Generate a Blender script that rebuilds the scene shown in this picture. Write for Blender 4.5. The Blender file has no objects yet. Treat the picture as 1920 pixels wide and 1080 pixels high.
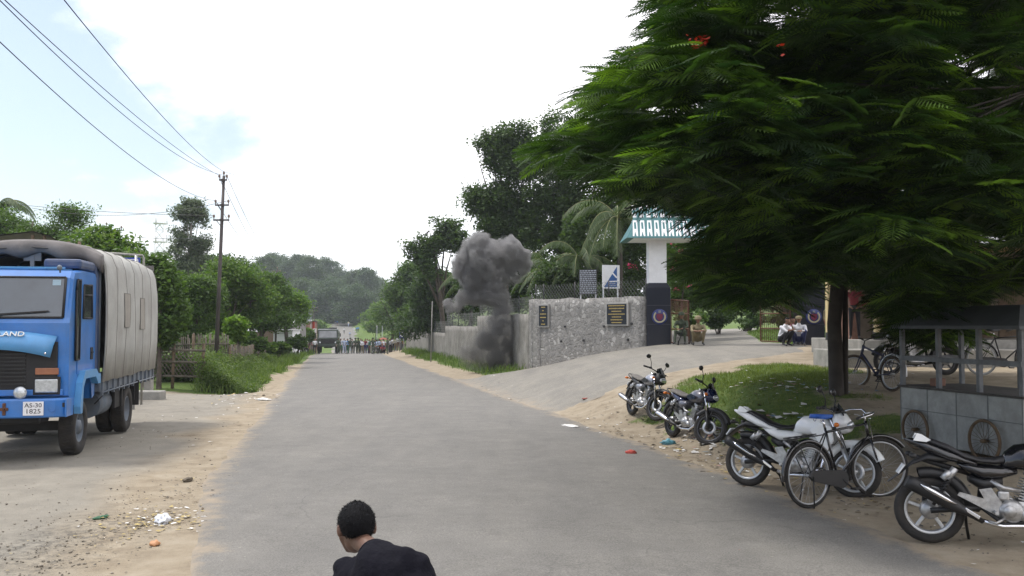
import bpy, bmesh, math, random
import numpy as np
from mathutils import Vector, Matrix, Euler
from mathutils import noise as mnoise
R = math.radians
PI = math.pi
random.seed(7)
rng = np.random.default_rng(11)
SC = bpy.context.scene
COL = SC.collection

# ---------------------------------------------------------------- camera, sky, sun, exposure
F = 1700.0
PITCH = R(2.29)
cam_d = bpy.data.cameras.new('camera')
cam_d.lens = F / 1920 * 36
cam_d.sensor_width = 36
cam_d.clip_start = 0.1
cam_d.clip_end = 5000
cam = bpy.data.objects.new('camera', cam_d)
COL.objects.link(cam)
cam.location = (0, 0, 0)
cam.rotation_euler = (PI / 2 + PITCH, 0, 0)
SC.camera = cam
SC.render.resolution_x = 1920
SC.render.resolution_y = 1080

SUN_EL, SUN_AZ = R(60), R(-72)          # azimuth measured from +Y (ahead) towards +X
world = bpy.data.worlds.new("World")
SC.world = world
world.use_nodes = True
wn, wl = world.node_tree.nodes, world.node_tree.links
wn.clear()
w_out = wn.new('ShaderNodeOutputWorld')
sky = wn.new('ShaderNodeTexSky')
sky.sky_type = 'NISHITA'
sky.sun_disc = False
sky.sun_elevation = SUN_EL
sky.sun_rotation = SUN_AZ
sky.air_density = 1.0
sky.dust_density = 2.0
bg1 = wn.new('ShaderNodeBackground'); bg1.inputs['Strength'].default_value = 0.105
wl.new(sky.outputs[0], bg1.inputs['Color'])
bg2 = wn.new('ShaderNodeBackground'); bg2.inputs['Strength'].default_value = 1.0
geo = wn.new('ShaderNodeNewGeometry')
tc = wn.new('ShaderNodeTexCoord')
mp = wn.new('ShaderNodeMapping'); mp.inputs['Scale'].default_value = (1.0, 1.0, 1.9)
wl.new(tc.outputs['Generated'], mp.inputs['Vector'])
n1 = wn.new('ShaderNodeTexNoise'); n1.inputs['Scale'].default_value = 3.6; n1.inputs['Detail'].default_value = 9; n1.inputs['Roughness'].default_value = 0.56; n1.inputs['Distortion'].default_value = .15
wl.new(mp.outputs[0], n1.inputs['Vector'])
sep = wn.new('ShaderNodeSeparateXYZ'); wl.new(tc.outputs['Generated'], sep.inputs[0])
m1 = wn.new('ShaderNodeMath'); m1.operation = 'MULTIPLY_ADD'; m1.inputs[1].default_value = 0.85; m1.inputs[2].default_value = 0.238
wl.new(sep.outputs['X'], m1.inputs[0])                      # cloud thins out to the left (-X)
m2 = wn.new('ShaderNodeMath'); m2.operation = 'ADD'
wl.new(n1.outputs['Fac'], m2.inputs[0]); wl.new(m1.outputs[0], m2.inputs[1])
cr = wn.new('ShaderNodeMapRange'); cr.inputs['From Min'].default_value = 0.36; cr.inputs['From Max'].default_value = 0.56
cr.interpolation_type = 'SMOOTHSTEP'
cr.inputs['To Min'].default_value = 0.10; cr.inputs['To Max'].default_value = 1.0
wl.new(m2.outputs[0], cr.inputs['Value'])
n2 = wn.new('ShaderNodeTexNoise'); n2.inputs['Scale'].default_value = 2.2; n2.inputs['Detail'].default_value = 5
wl.new(mp.outputs[0], n2.inputs['Vector'])
rp = wn.new('ShaderNodeValToRGB')
rp.color_ramp.elements[0].position = 0.3; rp.color_ramp.elements[0].color = (0.88, 0.92, 0.98, 1)
rp.color_ramp.elements[1].position = 0.6; rp.color_ramp.elements[1].color = (1.12, 1.08, 1.12, 1)
wl.new(n2.outputs['Fac'], rp.inputs[0]); wl.new(rp.outputs[0], bg2.inputs['Color'])
mx = wn.new('ShaderNodeMixShader')
wl.new(cr.outputs[0], mx.inputs[0]); wl.new(bg1.outputs[0], mx.inputs[1]); wl.new(bg2.outputs[0], mx.inputs[2])
wl.new(mx.outputs[0], w_out.inputs['Surface'])

sun_d = bpy.data.lights.new('sun', 'SUN')
sun_d.energy = 1.7
sun_d.angle = R(10)
sun_d.color = (1.0, 0.965, 0.91)
sun = bpy.data.objects.new('sun', sun_d)
COL.objects.link(sun)
sd = Vector((math.sin(SUN_AZ) * math.cos(SUN_EL), math.cos(SUN_AZ) * math.cos(SUN_EL), math.sin(SUN_EL)))
sun.rotation_euler = sd.to_track_quat('Z', 'Y').to_euler()
sun.location = (0, 0, 60)

SC.view_settings.view_transform = 'Standard'
SC.view_settings.look = 'None'
SC.view_settings.exposure = 0.82
SC.view_settings.gamma = 1
SC.render.engine = 'CYCLES'
SC.cycles.use_denoising = True
SC.cycles.denoising_input_passes = 'RGB_ALBEDO_NORMAL'
SC.cycles.denoising_prefilter = 'NONE'
SC.cycles.max_bounces = 6
SC.cycles.diffuse_bounces = 3
SC.cycles.glossy_bounces = 3
SC.cycles.transmission_bounces = 4
SC.cycles.transparent_max_bounces = 8
SC.cycles.volume_bounces = 2
SC.cycles.volume_step_rate = 1.0
SC.cycles.volume_max_steps = 160
SC.cycles.sample_clamp_indirect = 6

def P(px, py, Y):
    """world point seen at photo pixel px,py at forward distance Y"""
    dx = (px - 960) / F; dy = (540 - py) / F
    d = Vector((dx, math.cos(PITCH) - dy * math.sin(PITCH), math.sin(PITCH) + dy * math.cos(PITCH)))
    return d * (Y / d.y)
def XP(px, Y): return (px - 960) / F * Y

# ---------------------------------------------------------------- ground height
_py = np.arange(-200, 2600.0, 1.0)
_pp = np.interp(_py, [-200, 0, 20, 50, 80, 100, 118, 140, 165, 200, 240, 280, 320, 350, 600, 2600],
                [-2.1, -2.12, -2.33, -2.68, -3.0, -3.28, -3.75, -4.7, -5.3, -5.2, -4.0, -1.2, 1.75, 2.6, 3.5, 4])
_k = np.hanning(13); _k /= _k.sum()
_pp = np.convolve(np.pad(_pp, 6, mode='edge'), _k, mode='valid')
def prof(Y): return np.interp(Y, _py, _pp)
def rcx(Y):
    t = np.clip((Y - 80) / 90, 0, 1); return 2.15 - 0.2035 * Y + 2.6 * t * t * (3 - 2 * t)
HW = 3.85
CA = 1 / math.sqrt(1 + .2035 ** 2)
def roff(X, Y): return (X - rcx(Y)) * CA      # signed distance from the road centre line
_cp = [  # X, Y, delta above the road profile
 (3.4,17,.0),(3.2,18.5,.03),(3.3,20.2,.07),(3.5,12.8,.0),(4.46,11.6,.04),(3.7,11.2,.0),(4.75,11.9,.06),(4.2,9.2,.01),(5.5,8.6,.03),(6,4,.15),(9,6,.3),(9,0,.2),(6.4,14,.36),(7.3,12.6,.38),(8.6,11,.42),(9,14,.55),
 (6.4,17.8,.93),(7.4,18.2,.96),(9,19,1.0),(13,18,1.05),(16,12,.8),(5.2,16.5,.5),(4.6,14.4,.14),(4.4,18,.62),(4.9,20,.95),(6.9,25,1.22),(9.3,25,1.22),(4.3,24,.95),(2.8,23,.40),(2.0,22.5,.12),
 (14,25,1.28),(22,25,1.3),(11,22,1.15),
 (2.3,28,.60),(4.2,30,1.22),(.7,30,.12),(-.1,34,.2),(1.2,34,.6),(-2,40,.25),(5.9,36,1.70),(9,36,1.70),(12,36,1.70),(9,33,1.62),(2.6,33,.98),(4.3,34.5,1.42),(3,37.5,1.2),(1.1,42,.58),(-1,50,.35),(-2.0,57,.38),(-5.1,72,.38),(-12.1,106,.62),
 (12,60,2.2),(30,60,2.4),(30,36,1.9),(3,57,1.6),(10,90,2.6),(0,90,2.2),(-6,110,2.0),(60,60,3.0),(60,0,1.0),(-10,120,.8),
 (-20,135,.6),(-25,160,1.6),(-33,200,2.0),(-28,200,3.2),(-20,200,5.0),(-40,240,1.2),(-36,240,3.0),(-30,240,4.5),(-50,300,2.0),(-40,300,5.0),(-20,300,6),(60,300,8),(60,150,5),
 (-7,8,.0),(-8,16,0),(-9,20,.0),(-14,14,0),(-12,30,.05),(-14,38,.05),(-9,36,.15),(-11,45,.35),(-16,60,.3),(-22,60,.0),(-20,80,.35),(-26,100,.3),(-30,105,-.2),(-40,60,-.3),(-30,30,0),(-60,20,0),(-60,90,-.5),
 (-46,160,.3),(-55,200,1.0),(-60,240,1.8),(-66,300,1.2),(-90,250,2.5),(-100,320,2.5),(-110,150,0),
]
for _Y in list(range(0, 120, 6)) + list(range(120, 340, 20)):
    for _s in (-1, 0, 1):
        _cp.append((float(rcx(_Y)) + _s * (HW + .15), _Y, 0.0))
_cp = np.array(_cp, float)
_PS = np.array([1.0, 1.0])
def _dist(a, b): return np.sqrt(((a[:, None, :] - b[None, :, :]) ** 2).sum(-1) + .3)
_A = _dist(_cp[:, :2], _cp[:, :2]); _n = len(_cp)
_M = np.zeros((_n + 1, _n + 1)); _M[:_n, :_n] = _A; _M[:_n, _n] = 1; _M[_n, :_n] = 1
_W = np.linalg.solve(_M, np.append(_cp[:, 2], 0))
def H(X, Y):
    X = np.asarray(X, float); Y = np.asarray(Y, float); sh = np.broadcast(X, Y).shape
    x = np.broadcast_to(X, sh).ravel(); y = np.broadcast_to(Y, sh).ravel()
    q = np.stack([x, y], 1); out = np.empty(len(q))
    for i in range(0, len(q), 20000):
        d = _dist(q[i:i + 20000], _cp[:, :2]); out[i:i + 20000] = d @ _W[:_n] + _W[_n]
    u = np.abs(roff(x, y))
    t = np.clip((u - HW + .1) / 1.2, 0, 1)
    far = np.clip((np.hypot(x, y - 100) - 260) / 200, 0, 1)
    out = out * (t * t * (3 - 2 * t))
    out = out * (1 - far) + 3.0 * far * t
    z = prof(y) + out - 0.012 * (np.clip(u, 0, HW) / HW) ** 2
    return z.reshape(sh) if sh else float(z[0])
def hz(x, y): return float(H(x, y))

# ---------------------------------------------------------------- tagging / linking
def tag(o, label=None, cat=None, group=None, kind=None):
    if label: o['label'] = label
    if cat: o['category'] = cat
    if group: o['group'] = group
    if kind: o['kind'] = kind
    return o
def empty(name, loc, rz=0, label=None, cat=None, group=None, rot=None):
    o = bpy.data.objects.new(name, None); COL.objects.link(o)
    o.empty_display_size = 0.2
    o.location = loc; o.rotation_euler = rot if rot else (0, 0, rz)
    return tag(o, label, cat, group)
def copy_tree(o, parent=None):
    c = o.copy(); COL.objects.link(c); c.parent = parent
    for ch in list(o.children): copy_tree(ch, c)
    return c
def copy_thing(o, loc, rz=0, label=None):
    c = copy_tree(o); c.location = loc
    c.rotation_euler = (o.rotation_euler[0], o.rotation_euler[1], rz)
    if label: c['label'] = label
    return c
def link_mesh(name, me, mats, parent=None):
    for m in (mats if isinstance(mats, (list, tuple)) else [mats]): me.materials.append(m)
    o = bpy.data.objects.new(name, me); COL.objects.link(o); o.parent = parent
    return o
def np_mesh(name, V, Fc, mats, parent=None, smooth=False, attrs=None, midx=None):
    """V (n,3), Fc (m,k) constant face size"""
    V = np.ascontiguousarray(V, np.float32); Fc = np.ascontiguousarray(Fc, np.int32)
    me = bpy.data.meshes.new(name); k = Fc.shape[1]
    me.vertices.add(len(V)); me.vertices.foreach_set('co', V.ravel())
    me.loops.add(Fc.size); me.loops.foreach_set('vertex_index', Fc.ravel())
    me.polygons.add(len(Fc)); me.polygons.foreach_set('loop_start', np.arange(0, Fc.size, k, dtype=np.int32))
    if smooth: me.polygons.foreach_set('use_smooth', np.ones(len(Fc), bool))
    if midx is not None: me.polygons.foreach_set('material_index', np.asarray(midx, np.int32))
    me.update(calc_edges=True)
    for an, av in (attrs or {}).items():
        a = me.attributes.new(an, 'FLOAT', 'POINT'); a.data.foreach_set('value', np.asarray(av, np.float32))
    return link_mesh(name, me, mats, parent)

class MB:
    """collects primitives; build() links them as one mesh object"""
    def __init__(s): s.V = []; s.F = []; s.S = []; s.M = Matrix.Identity(4); s.mi = 0; s.MI = []
    def add(s, vs, fs, smooth=False):
        b = len(s.V); M = s.M
        s.V += [tuple(M @ Vector(v)) for v in vs]
        s.F += [tuple(b + i for i in f) for f in fs]
        s.S += [smooth] * len(fs); s.MI += [s.mi] * len(fs); return s
    def box(s, c, d, rot=None, bev=0.0):
        x, y, z = d[0] / 2, d[1] / 2, d[2] / 2
        if bev > 0:
            b = min(bev, x * .9, y * .9, z * .9)
            bm = bmesh.new(); bmesh.ops.create_cube(bm, size=1)
            for v in bm.verts: v.co = Vector((v.co.x * 2 * x, v.co.y * 2 * y, v.co.z * 2 * z))
            bmesh.ops.bevel(bm, geom=list(bm.edges), offset=b, segments=2, affect='EDGES', profile=.5)
            vs = [v.co.copy() for v in bm.verts]; bm.verts.index_update()
            fs = [[v.index for v in f.verts] for f in bm.faces]; bm.free()
        else:
            vs = [Vector((i, j, k)) for i in (-x, x) for j in (-y, y) for k in (-z, z)]
            fs = [(0, 1, 3, 2), (4, 6, 7, 5), (0, 4, 5, 1), (2, 3, 7, 6), (0, 2, 6, 4), (1, 5, 7, 3)]
        if rot is not None:
            Rm = (rot if isinstance(rot, Matrix) else Euler(rot).to_matrix())
            vs = [Rm @ v for v in vs]
        c = Vector(c); return s.add([v + c for v in vs], fs, False)
    def tube(s, pts, r, seg=8, cap=True, smooth=True, squash=None):
        pts = [Vector(p) for p in pts]; n = len(pts)
        rs = r if isinstance(r, (list, tuple)) else [r] * n
        vs = []; up = None
        for i, p in enumerate(pts):
            t = (pts[min(i + 1, n - 1)] - pts[max(i - 1, 0)])
            if t.length < 1e-9: t = Vector((0, 0, 1))
            t.normalize()
            if up is None: up = Vector((0, 0, 1)) if abs(t.z) < .9 else Vector((1, 0, 0))
            a = t.cross(up)
            if a.length < 1e-6: a = t.cross(Vector((0, 1, 0)))
            a.normalize(); b = a.cross(t).normalized(); up = b
            for k in range(seg):
                an = 2 * PI * k / seg
                vs.append(p + (a * math.cos(an) + b * math.sin(an) * (squash or 1)) * rs[i])
        fs = []
        for i in range(n - 1):
            for k in range(seg):
                k2 = (k + 1) % seg
                fs.append((i * seg + k, i * seg + k2, (i + 1) * seg + k2, (i + 1) * seg + k))
        s.add(vs, fs, smooth)
        if cap: s.add(vs[:seg], [tuple(range(seg))][::1], False); s.add(vs[-seg:], [tuple(range(seg))], False)
        return s
    def cyl(s, a, b, r, r2=None, seg=12): return s.tube([a, b], [r, r if r2 is None else r2], seg)
    def torus(s, c, R0, r, axis='y', segR=32, seg=8, a0=0, a1=2 * PI, squash=1.0):
        pts = []; full = abs(a1 - a0 - 2 * PI) < 1e-6
        n = segR; vs = []; c = Vector(c)
        cnt = n if full else n + 1
        for i in range(cnt):
            t = a0 + (a1 - a0) * i / n
            for k in range(seg):
                q = 2 * PI * k / seg
                rr = R0 + r * math.cos(q); h = r * math.sin(q) * squash
                if axis == 'y': vs.append(c + Vector((rr * math.cos(t), h, rr * math.sin(t))))
                elif axis == 'x': vs.append(c + Vector((h, rr * math.cos(t), rr * math.sin(t))))
                else: vs.append(c + Vector((rr * math.cos(t), rr * math.sin(t), h)))
        fs = []
        for i in range(n):
            i2 = (i + 1) % cnt
            for k in range(seg):
                k2 = (k + 1) % seg
                fs.append((i * seg + k, i * seg + k2, i2 * seg + k2, i2 * seg + k))
        return s.add(vs, fs, True)
    def lathe(s, c, prof_, axis='y', seg=28, smooth=True):
        """prof_: list of (radius, height along axis)"""
        c = Vector(c); vs = []
        for (r, h) in prof_:
            for k in range(seg):
                t = 2 * PI * k / seg
                if axis == 'y': vs.append(c + Vector((r * math.cos(t), h, r * math.sin(t))))
                elif axis == 'x': vs.append(c + Vector((h, r * math.cos(t), r * math.sin(t))))
                else: vs.append(c + Vector((r * math.cos(t), r * math.sin(t), h)))
        fs = []
        for i in range(len(prof_) - 1):
            for k in range(seg):
                k2 = (k + 1) % seg
                fs.append((i * seg + k, i * seg + k2, (i + 1) * seg + k2, (i + 1) * seg + k))
        return s.add(vs, fs, smooth)
    def prism(s, poly, h0, h1, axis='y', inset=0.0, smooth=False):
        """poly: 2D outline; axis y -> poly in xz, x -> poly in yz, z -> poly in xy"""
        n = len(poly); cx = sum(p[0] for p in poly) / n; cz = sum(p[1] for p in poly) / n
        def q(p, h):
            if axis == 'y': return (p[0], h, p[1])
            if axis == 'x': return (h, p[0], p[1])
            return (p[0], p[1], h)
        rings = []
        if inset > 0:
            pin = [(p[0] + (cx - p[0]) * inset, p[1] + (cz - p[1]) * inset) for p in poly]
            e = (h1 - h0) * .12
            rings = [(pin, h0), (poly, h0 + e), (poly, h1 - e), (pin, h1)]
        else: rings = [(poly, h0), (poly, h1)]
        vs = []
        for pl, h in rings: vs += [q(p, h) for p in pl]
        fs = []
        for i in range(len(rings) - 1):
            for k in range(n):
                k2 = (k + 1) % n
                fs.append((i * n + k, i * n + k2, (i + 1) * n + k2, (i + 1) * n + k))
        s.add(vs, fs, smooth)
        s.add([q(p, rings[0][1]) for p in rings[0][0]], [tuple(range(n))]); s.add([q(p, rings[-1][1]) for p in rings[-1][0]], [tuple(range(n))])
        return s
    def loft(s, rings, cap=True, smooth=True, closed=True):
        n = len(rings[0]); vs = [v for r in rings for v in r]; fs = []
        for i in range(len(rings) - 1):
            for k in range(n if closed else n - 1):
                k2 = (k + 1) % n
                fs.append((i * n + k, i * n + k2, (i + 1) * n + k2, (i + 1) * n + k))
        s.add(vs, fs, smooth)
        if cap: s.add(rings[0], [tuple(range(n))], smooth); s.add(rings[-1], [tuple(range(n))], smooth)
        return s
    def ell(s, c, r, seg=16, rot=None, noise=0.0, ns=3.0, sd=0):
        vs = []; rows = seg // 2; c = Vector(c)
        Rm = Euler(rot).to_matrix() if rot else Matrix.Identity(3)
        for i in range(rows + 1):
            ph = PI * i / rows
            for k in range(seg):
                t = 2 * PI * k / seg
                v = Vector((math.sin(ph) * math.cos(t), math.sin(ph) * math.sin(t), math.cos(ph)))
                if noise: v = v * (1 + noise * mnoise.noise(v * ns + Vector((sd * 3.1, sd, 0))))
                vs.append(c + Rm @ Vector((v.x * r[0], v.y * r[1], v.z * r[2])))
        fs = []
        for i in range(rows):
            for k in range(seg):
                k2 = (k + 1) % seg
                fs.append((i * seg + k, i * seg + k2, (i + 1) * seg + k2, (i + 1) * seg + k))
        return s.add(vs, fs, True)
    def build(s, name, mats, parent=None, weld=True, sub=0):
        me = bpy.data.meshes.new(name)
        me.from_pydata(s.V, [], s.F)
        me.polygons.foreach_set('use_smooth', s.S); me.polygons.foreach_set('material_index', s.MI)
        bm = bmesh.new(); bm.from_mesh(me)
        if weld: bmesh.ops.remove_doubles(bm, verts=bm.verts, dist=1e-5)
        bmesh.ops.recalc_face_normals(bm, faces=bm.faces)
        bm.to_mesh(me); bm.free(); me.update()
        o = link_mesh(name, me, mats, parent)
        if sub:
            md = o.modifiers.new('sub', 'SUBSURF'); md.levels = sub; md.render_levels = sub
        return o

def text_mesh(mb, txt, size, M, depth=.004, align='CENTER', sx=1.0):
    cu = bpy.data.curves.new('txt', 'FONT'); cu.body = txt; cu.size = size; cu.align_x = align; cu.align_y = 'CENTER'
    cu.extrude = depth; cu.resolution_u = 3
    o = bpy.data.objects.new('txt', cu); COL.objects.link(o)
    dg = bpy.context.evaluated_depsgraph_get(); me = bpy.data.meshes.new_from_object(o.evaluated_get(dg))
    old = mb.M; mb.M = old @ M @ Matrix.Diagonal((sx, 1, 1, 1))
    mb.add([v.co.copy() for v in me.vertices], [tuple(p.vertices) for p in me.polygons])
    mb.M = old
    bpy.data.objects.remove(o); bpy.data.curves.remove(cu); bpy.data.meshes.remove(me)

# ---------------------------------------------------------------- materials
_mc = {}
def mat(name, c, rough=.6, metal=0.0, var=.12, scale=6.0, bump=0.0, dust=0.0, dustc=(.28, .23, .16), coat=0.0, spec=.5, bscale=None, sheen=0):
    if name in _mc: return _mc[name]
    m = bpy.data.materials.new(name); m.use_nodes = True; nt = m.node_tree; N, L = nt.nodes, nt.links
    b = N['Principled BSDF']; b.inputs['Roughness'].default_value = rough; b.inputs['Metallic'].default_value = metal
    b.inputs['Coat Weight'].default_value = coat; b.inputs['Specular IOR Level'].default_value = spec
    t = N.new('ShaderNodeTexCoord'); n = N.new('ShaderNodeTexNoise'); n.inputs['Scale'].default_value = scale; n.inputs['Detail'].default_value = 6; n.inputs['Roughness'].default_value = .62
    L.new(t.outputs['Object'], n.inputs['Vector'])
    r = N.new('ShaderNodeValToRGB'); r.color_ramp.elements[0].position = .3; r.color_ramp.elements[1].position = .72
    r.color_ramp.elements[0].color = (*[max(0, x * (1 - var)) for x in c], 1); r.color_ramp.elements[1].color = (*[min(1, x * (1 + var)) for x in c], 1)
    L.new(n.outputs['Fac'], r.inputs[0]); out = r.outputs[0]
    if dust:
        n3 = N.new('ShaderNodeTexNoise'); n3.inputs['Scale'].default_value = scale * .45; n3.inputs['Detail'].default_value = 8; n3.inputs['Roughness'].default_value = .7
        L.new(t.outputs['Object'], n3.inputs['Vector'])
        mr = N.new('ShaderNodeMapRange'); mr.inputs['From Min'].default_value = .42; mr.inputs['From Max'].default_value = .75; mr.inputs['To Max'].default_value = dust
        L.new(n3.outputs['Fac'], mr.inputs['Value'])
        mx_ = N.new('ShaderNodeMixRGB'); mx_.inputs[2].default_value = (*dustc, 1)
        L.new(mr.outputs[0], mx_.inputs[0]); L.new(out, mx_.inputs[1]); out = mx_.outputs[0]
    L.new(out, b.inputs['Base Color'])
    if bump:
        n4 = N.new('ShaderNodeTexNoise'); n4.inputs['Scale'].default_value = bscale or scale * 4; n4.inputs['Detail'].default_value = 5
        L.new(t.outputs['Object'], n4.inputs['Vector'])
        bp = N.new('ShaderNodeBump'); bp.inputs['Strength'].default_value = bump; bp.inputs['Distance'].default_value = .02
        L.new(n4.outputs['Fac'], bp.inputs['Height']); L.new(bp.outputs[0], b.inputs['Normal'])
    _mc[name] = m; return m
def leafmat(name, c, c2=None, trans=.35, rough=.55, tc_=None, attr=None):
    if name in _mc: return _mc[name]
    c2 = c2 or tuple(x * 1.7 for x in c)
    m = bpy.data.materials.new(name); m.use_nodes = True; nt = m.node_tree; N, L = nt.nodes, nt.links
    b = N['Principled BSDF']; b.inputs['Roughness'].default_value = rough; b.inputs['Specular IOR Level'].default_value = .25
    g = N.new('ShaderNodeNewGeometry'); r = N.new('ShaderNodeValToRGB')
    r.color_ramp.elements[0].color = (*c, 1); r.color_ramp.elements[1].color = (*c2, 1)
    e = r.color_ramp.elements.new(.6); e.color = (*[(a + b_) / 2 * .95 for a, b_ in zip(c, c2)], 1)
    av = N.new('ShaderNodeAttribute'); av.attribute_name = attr or 'tone'
    L.new(av.outputs['Fac'] if attr else g.outputs['Random Per Island'], r.inputs[0]); L.new(r.outputs[0], b.inputs['Base Color'])
    tr = N.new('ShaderNodeBsdfTranslucent')
    hm = N.new('ShaderNodeMixRGB'); hm.blend_type = 'MULTIPLY'; hm.inputs[0].default_value = 1; hm.inputs[2].default_value = (*(tc_ or (1.5, 1.7, .6)), 1)
    L.new(r.outputs[0], hm.inputs[1]); L.new(hm.outputs[0], tr.inputs['Color'])
    mx_ = N.new('ShaderNodeMixShader'); mx_.inputs[0].default_value = trans
    L.new(b.outputs[0], mx_.inputs[1]); L.new(tr.outputs[0], mx_.inputs[2]); L.new(mx_.outputs[0], N['Material Output'].inputs['Surface'])
    _mc[name] = m; return m
# ---------------------------------------------------------------- terrain, road, driveway
def nz(X, Y, s, seed=0, oct_=4):
    """vectorised value-ish noise from sines + hashed lattice, 0..1"""
    out = np.zeros(np.broadcast(X, Y).shape); a = 1; tot = 0
    for o in range(oct_):
        x = X * s + seed * 17.3 + o * 5.1; y = Y * s + seed * 9.7 + o * 3.3
        xi = np.floor(x).astype(np.int64); yi = np.floor(y).astype(np.int64); fx = x - xi; fy = y - yi
        fx = fx * fx * (3 - 2 * fx); fy = fy * fy * (3 - 2 * fy)
        def hsh(i, j):
            v = (i * 374761393 + j * 668265263 + 974634777 * (seed + 1)) & 0xffffffff
            v = ((v ^ (v >> 13)) * 1274126177) & 0xffffffff
            return ((v ^ (v >> 16)) & 0xffff) / 65535.0
        out += a * ((hsh(xi, yi) * (1 - fx) + hsh(xi + 1, yi) * fx) * (1 - fy) + (hsh(xi, yi + 1) * (1 - fx) + hsh(xi + 1, yi + 1) * fx) * fy)
        tot += a; a *= .5; s *= 2
    return out / tot
def inpoly(X, Y, poly):
    X = np.asarray(X, float); Y = np.asarray(Y, float); c = np.zeros(np.broadcast(X, Y).shape, bool); n = len(poly)
    for i in range(n):
        x1, y1 = poly[i]; x2, y2 = poly[(i + 1) % n]
        cond = ((y1 > Y) != (y2 > Y)) & (X < (x2 - x1) * (Y - y1) / ((y2 - y1) or 1e-9) + x1)
        c ^= cond
    return c
# driveway: two bounding curves (far edge, near edge)
DF = np.array([(-4.6, 45.5), (-2.2, 43.2), (.4, 41.0), (2.8, 38.6), (4.6, 36.4), (5.9, 36.2), (6.3, 38), (6.6, 44), (9, 60), (14, 80)])
DN = np.array([(1.0, 24.6), (2.3, 24.9), (3.7, 25.6), (5.4, 26.6), (7.6, 28.2), (9.8, 30.4), (11.4, 35), (11.9, 42), (15, 58), (21, 77)])
def resamp(C, n):
    d = np.r_[0, np.cumsum(np.hypot(*np.diff(C, axis=0).T))]; t = np.linspace(0, 1, len(C)); tt = np.linspace(0, 1, n)
    return np.stack([np.interp(tt, t, C[:, 0]), np.interp(tt, t, C[:, 1])], 1)
dpoly = [tuple(p) for p in DF] + [tuple(p) for p in DN[::-1]]

def spaced(segs):
    out = [segs[0][0]]
    for a, b, s in segs:
        n = max(1, int(round((b - a) / s))); out += list(np.linspace(a, b, n + 1)[1:])
    return np.array(out)
gx = spaced([(-1600, -200, 140), (-200, -60, 10), (-60, -24, 2), (-24, -12, .6), (-12, 14, .22), (14, 30, 1), (30, 80, 5), (80, 200, 15), (200, 1600, 140)])
gy = spaced([(-300, -40, 30), (-40, 2, 4), (2, 46, .22), (46, 80, .6), (80, 130, 1.2), (130, 340, 3), (340, 500, 20), (500, 2500, 200)])
GX, GY = np.meshgrid(gx, gy)
def under(X, Y):
    u = np.abs(roff(X, Y)); d = np.where((u < HW - .32 - .5 * np.clip((15 - Y) / 7, 0, 1) * (roff(X, Y) < 0)) & (Y < 345), -.05, 0.0)
    ins = inpoly(X, Y, dpoly)
    for ox, oy in ((.35, 0), (-.35, 0), (0, .35), (0, -.35)): ins &= inpoly(X + ox, Y + oy, dpoly)
    return np.where(ins, -.05, d)
GZ = H(GX, GY) + under(GX, GY)
bumpm = np.clip((np.abs(roff(GX, GY)) - HW - .3) / 1.0, 0, 1) * (under(GX, GY) == 0)
GZ = GZ + bumpm * ((nz(GX, GY, 1.3, 3) - .5) * .07 + (nz(GX, GY, .35, 4) - .5) * .10 * (GX > 0))
# grass cover
RO = roff(GX, GY)
def grassf(X, Y):
    ro = roff(X, Y); n = nz(X, Y, .55, 5, 5); g = np.zeros(np.broadcast(X, Y).shape)
    # right lawn mound between the motorcycles and the driveway
    d1 = 1 - np.sqrt(((X - 5.6) / 2.3) ** 2 + ((Y - 20.2) / 5.2) ** 2)
    d1 = np.maximum(d1, .9 - np.sqrt(((X - 5.1) / 1.1) ** 2 + ((Y - 16.2) / 1.9) ** 2))
    d1 = np.maximum(d1, .9 - np.sqrt(((X - 7.2) / 2.0) ** 2 + ((Y - 24.2) / 2.6) ** 2))
    g = np.maximum(g, np.clip(d1 * 2.3 + (n - .5) * 3.2, 0, 1))
    # verge along the long wall
    wl_ = X - (9.8 - .207 * Y)
    v = np.clip(1 - np.abs(wl_ + 1.2) / 1.3, 0, 1) * (Y > 41) * (Y < 112)
    v = np.where(Y > 62, np.clip((ro - HW - 1.5 + (n - .5) * 1.6) / .6, 0, 1) * (Y < 120), v * 1.2 * (.4 + n))
    g = np.maximum(g, np.clip(v, 0, 1))
    # left weeds
    wleft = (ro < -HW - .75 - (n - .5) * 1.3) & (Y > 35.5 + (n - .5) * 3) & (ro > -60)
    g = np.maximum(g, wleft * 1.0)
    g = np.maximum(g, ((X < -15.5 + (n - .5) * 2) & (Y > 27)) * .9)
    # beyond the gate
    g = np.maximum(g, ((Y > 37) & (X > 5) & (X > 9.8 - .207 * Y + .5)) * 1.0)
    # inside the wall
    g = np.maximum(g, (wl_ > .8) * (Y > 43) * 1.0)
    # far
    fa = (Y > 118) & (np.abs(ro) > HW + 1.6 + (n - .5) * 1.5)
    path = np.abs((Y - 203) - (X + 35) * .3) < 7 + (n - .5) * 6
    path2 = (X > -40 - 0) & (X < 20) & path
    g = np.maximum(g, fa & ~path2)
    g = np.where((Y > 100) & (Y < 135) & (ro > HW) & (ro < 8 + 4 * n), 0.2, g)
    return g
GR = grassf(GX, GY)
# gravel / dark litter patch on the left shoulder, and paved-looking grey apron
GV = np.clip(1.0 - np.sqrt(((GX + 4.6) / 1.1) ** 2 + ((GY - 9.4) / 2.6) ** 2) + (nz(GX, GY, 1.6, 9) - .5) * .9, 0, 1)
AP = np.clip(((-RO - HW - .2) / 1.6) + (nz(GX, GY, .5, 12) - .5) * 1.1, 0, 1) * (GY < 36) * np.clip((36 - GY) / 3, 0, 1)
nx_, ny_ = len(gx), len(gy)
idx = np.arange(nx_ * ny_).reshape(ny_, nx_)
Fq = np.stack([idx[:-1, :-1], idx[:-1, 1:], idx[1:, 1:], idx[1:, :-1]], -1).reshape(-1, 4)

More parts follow.
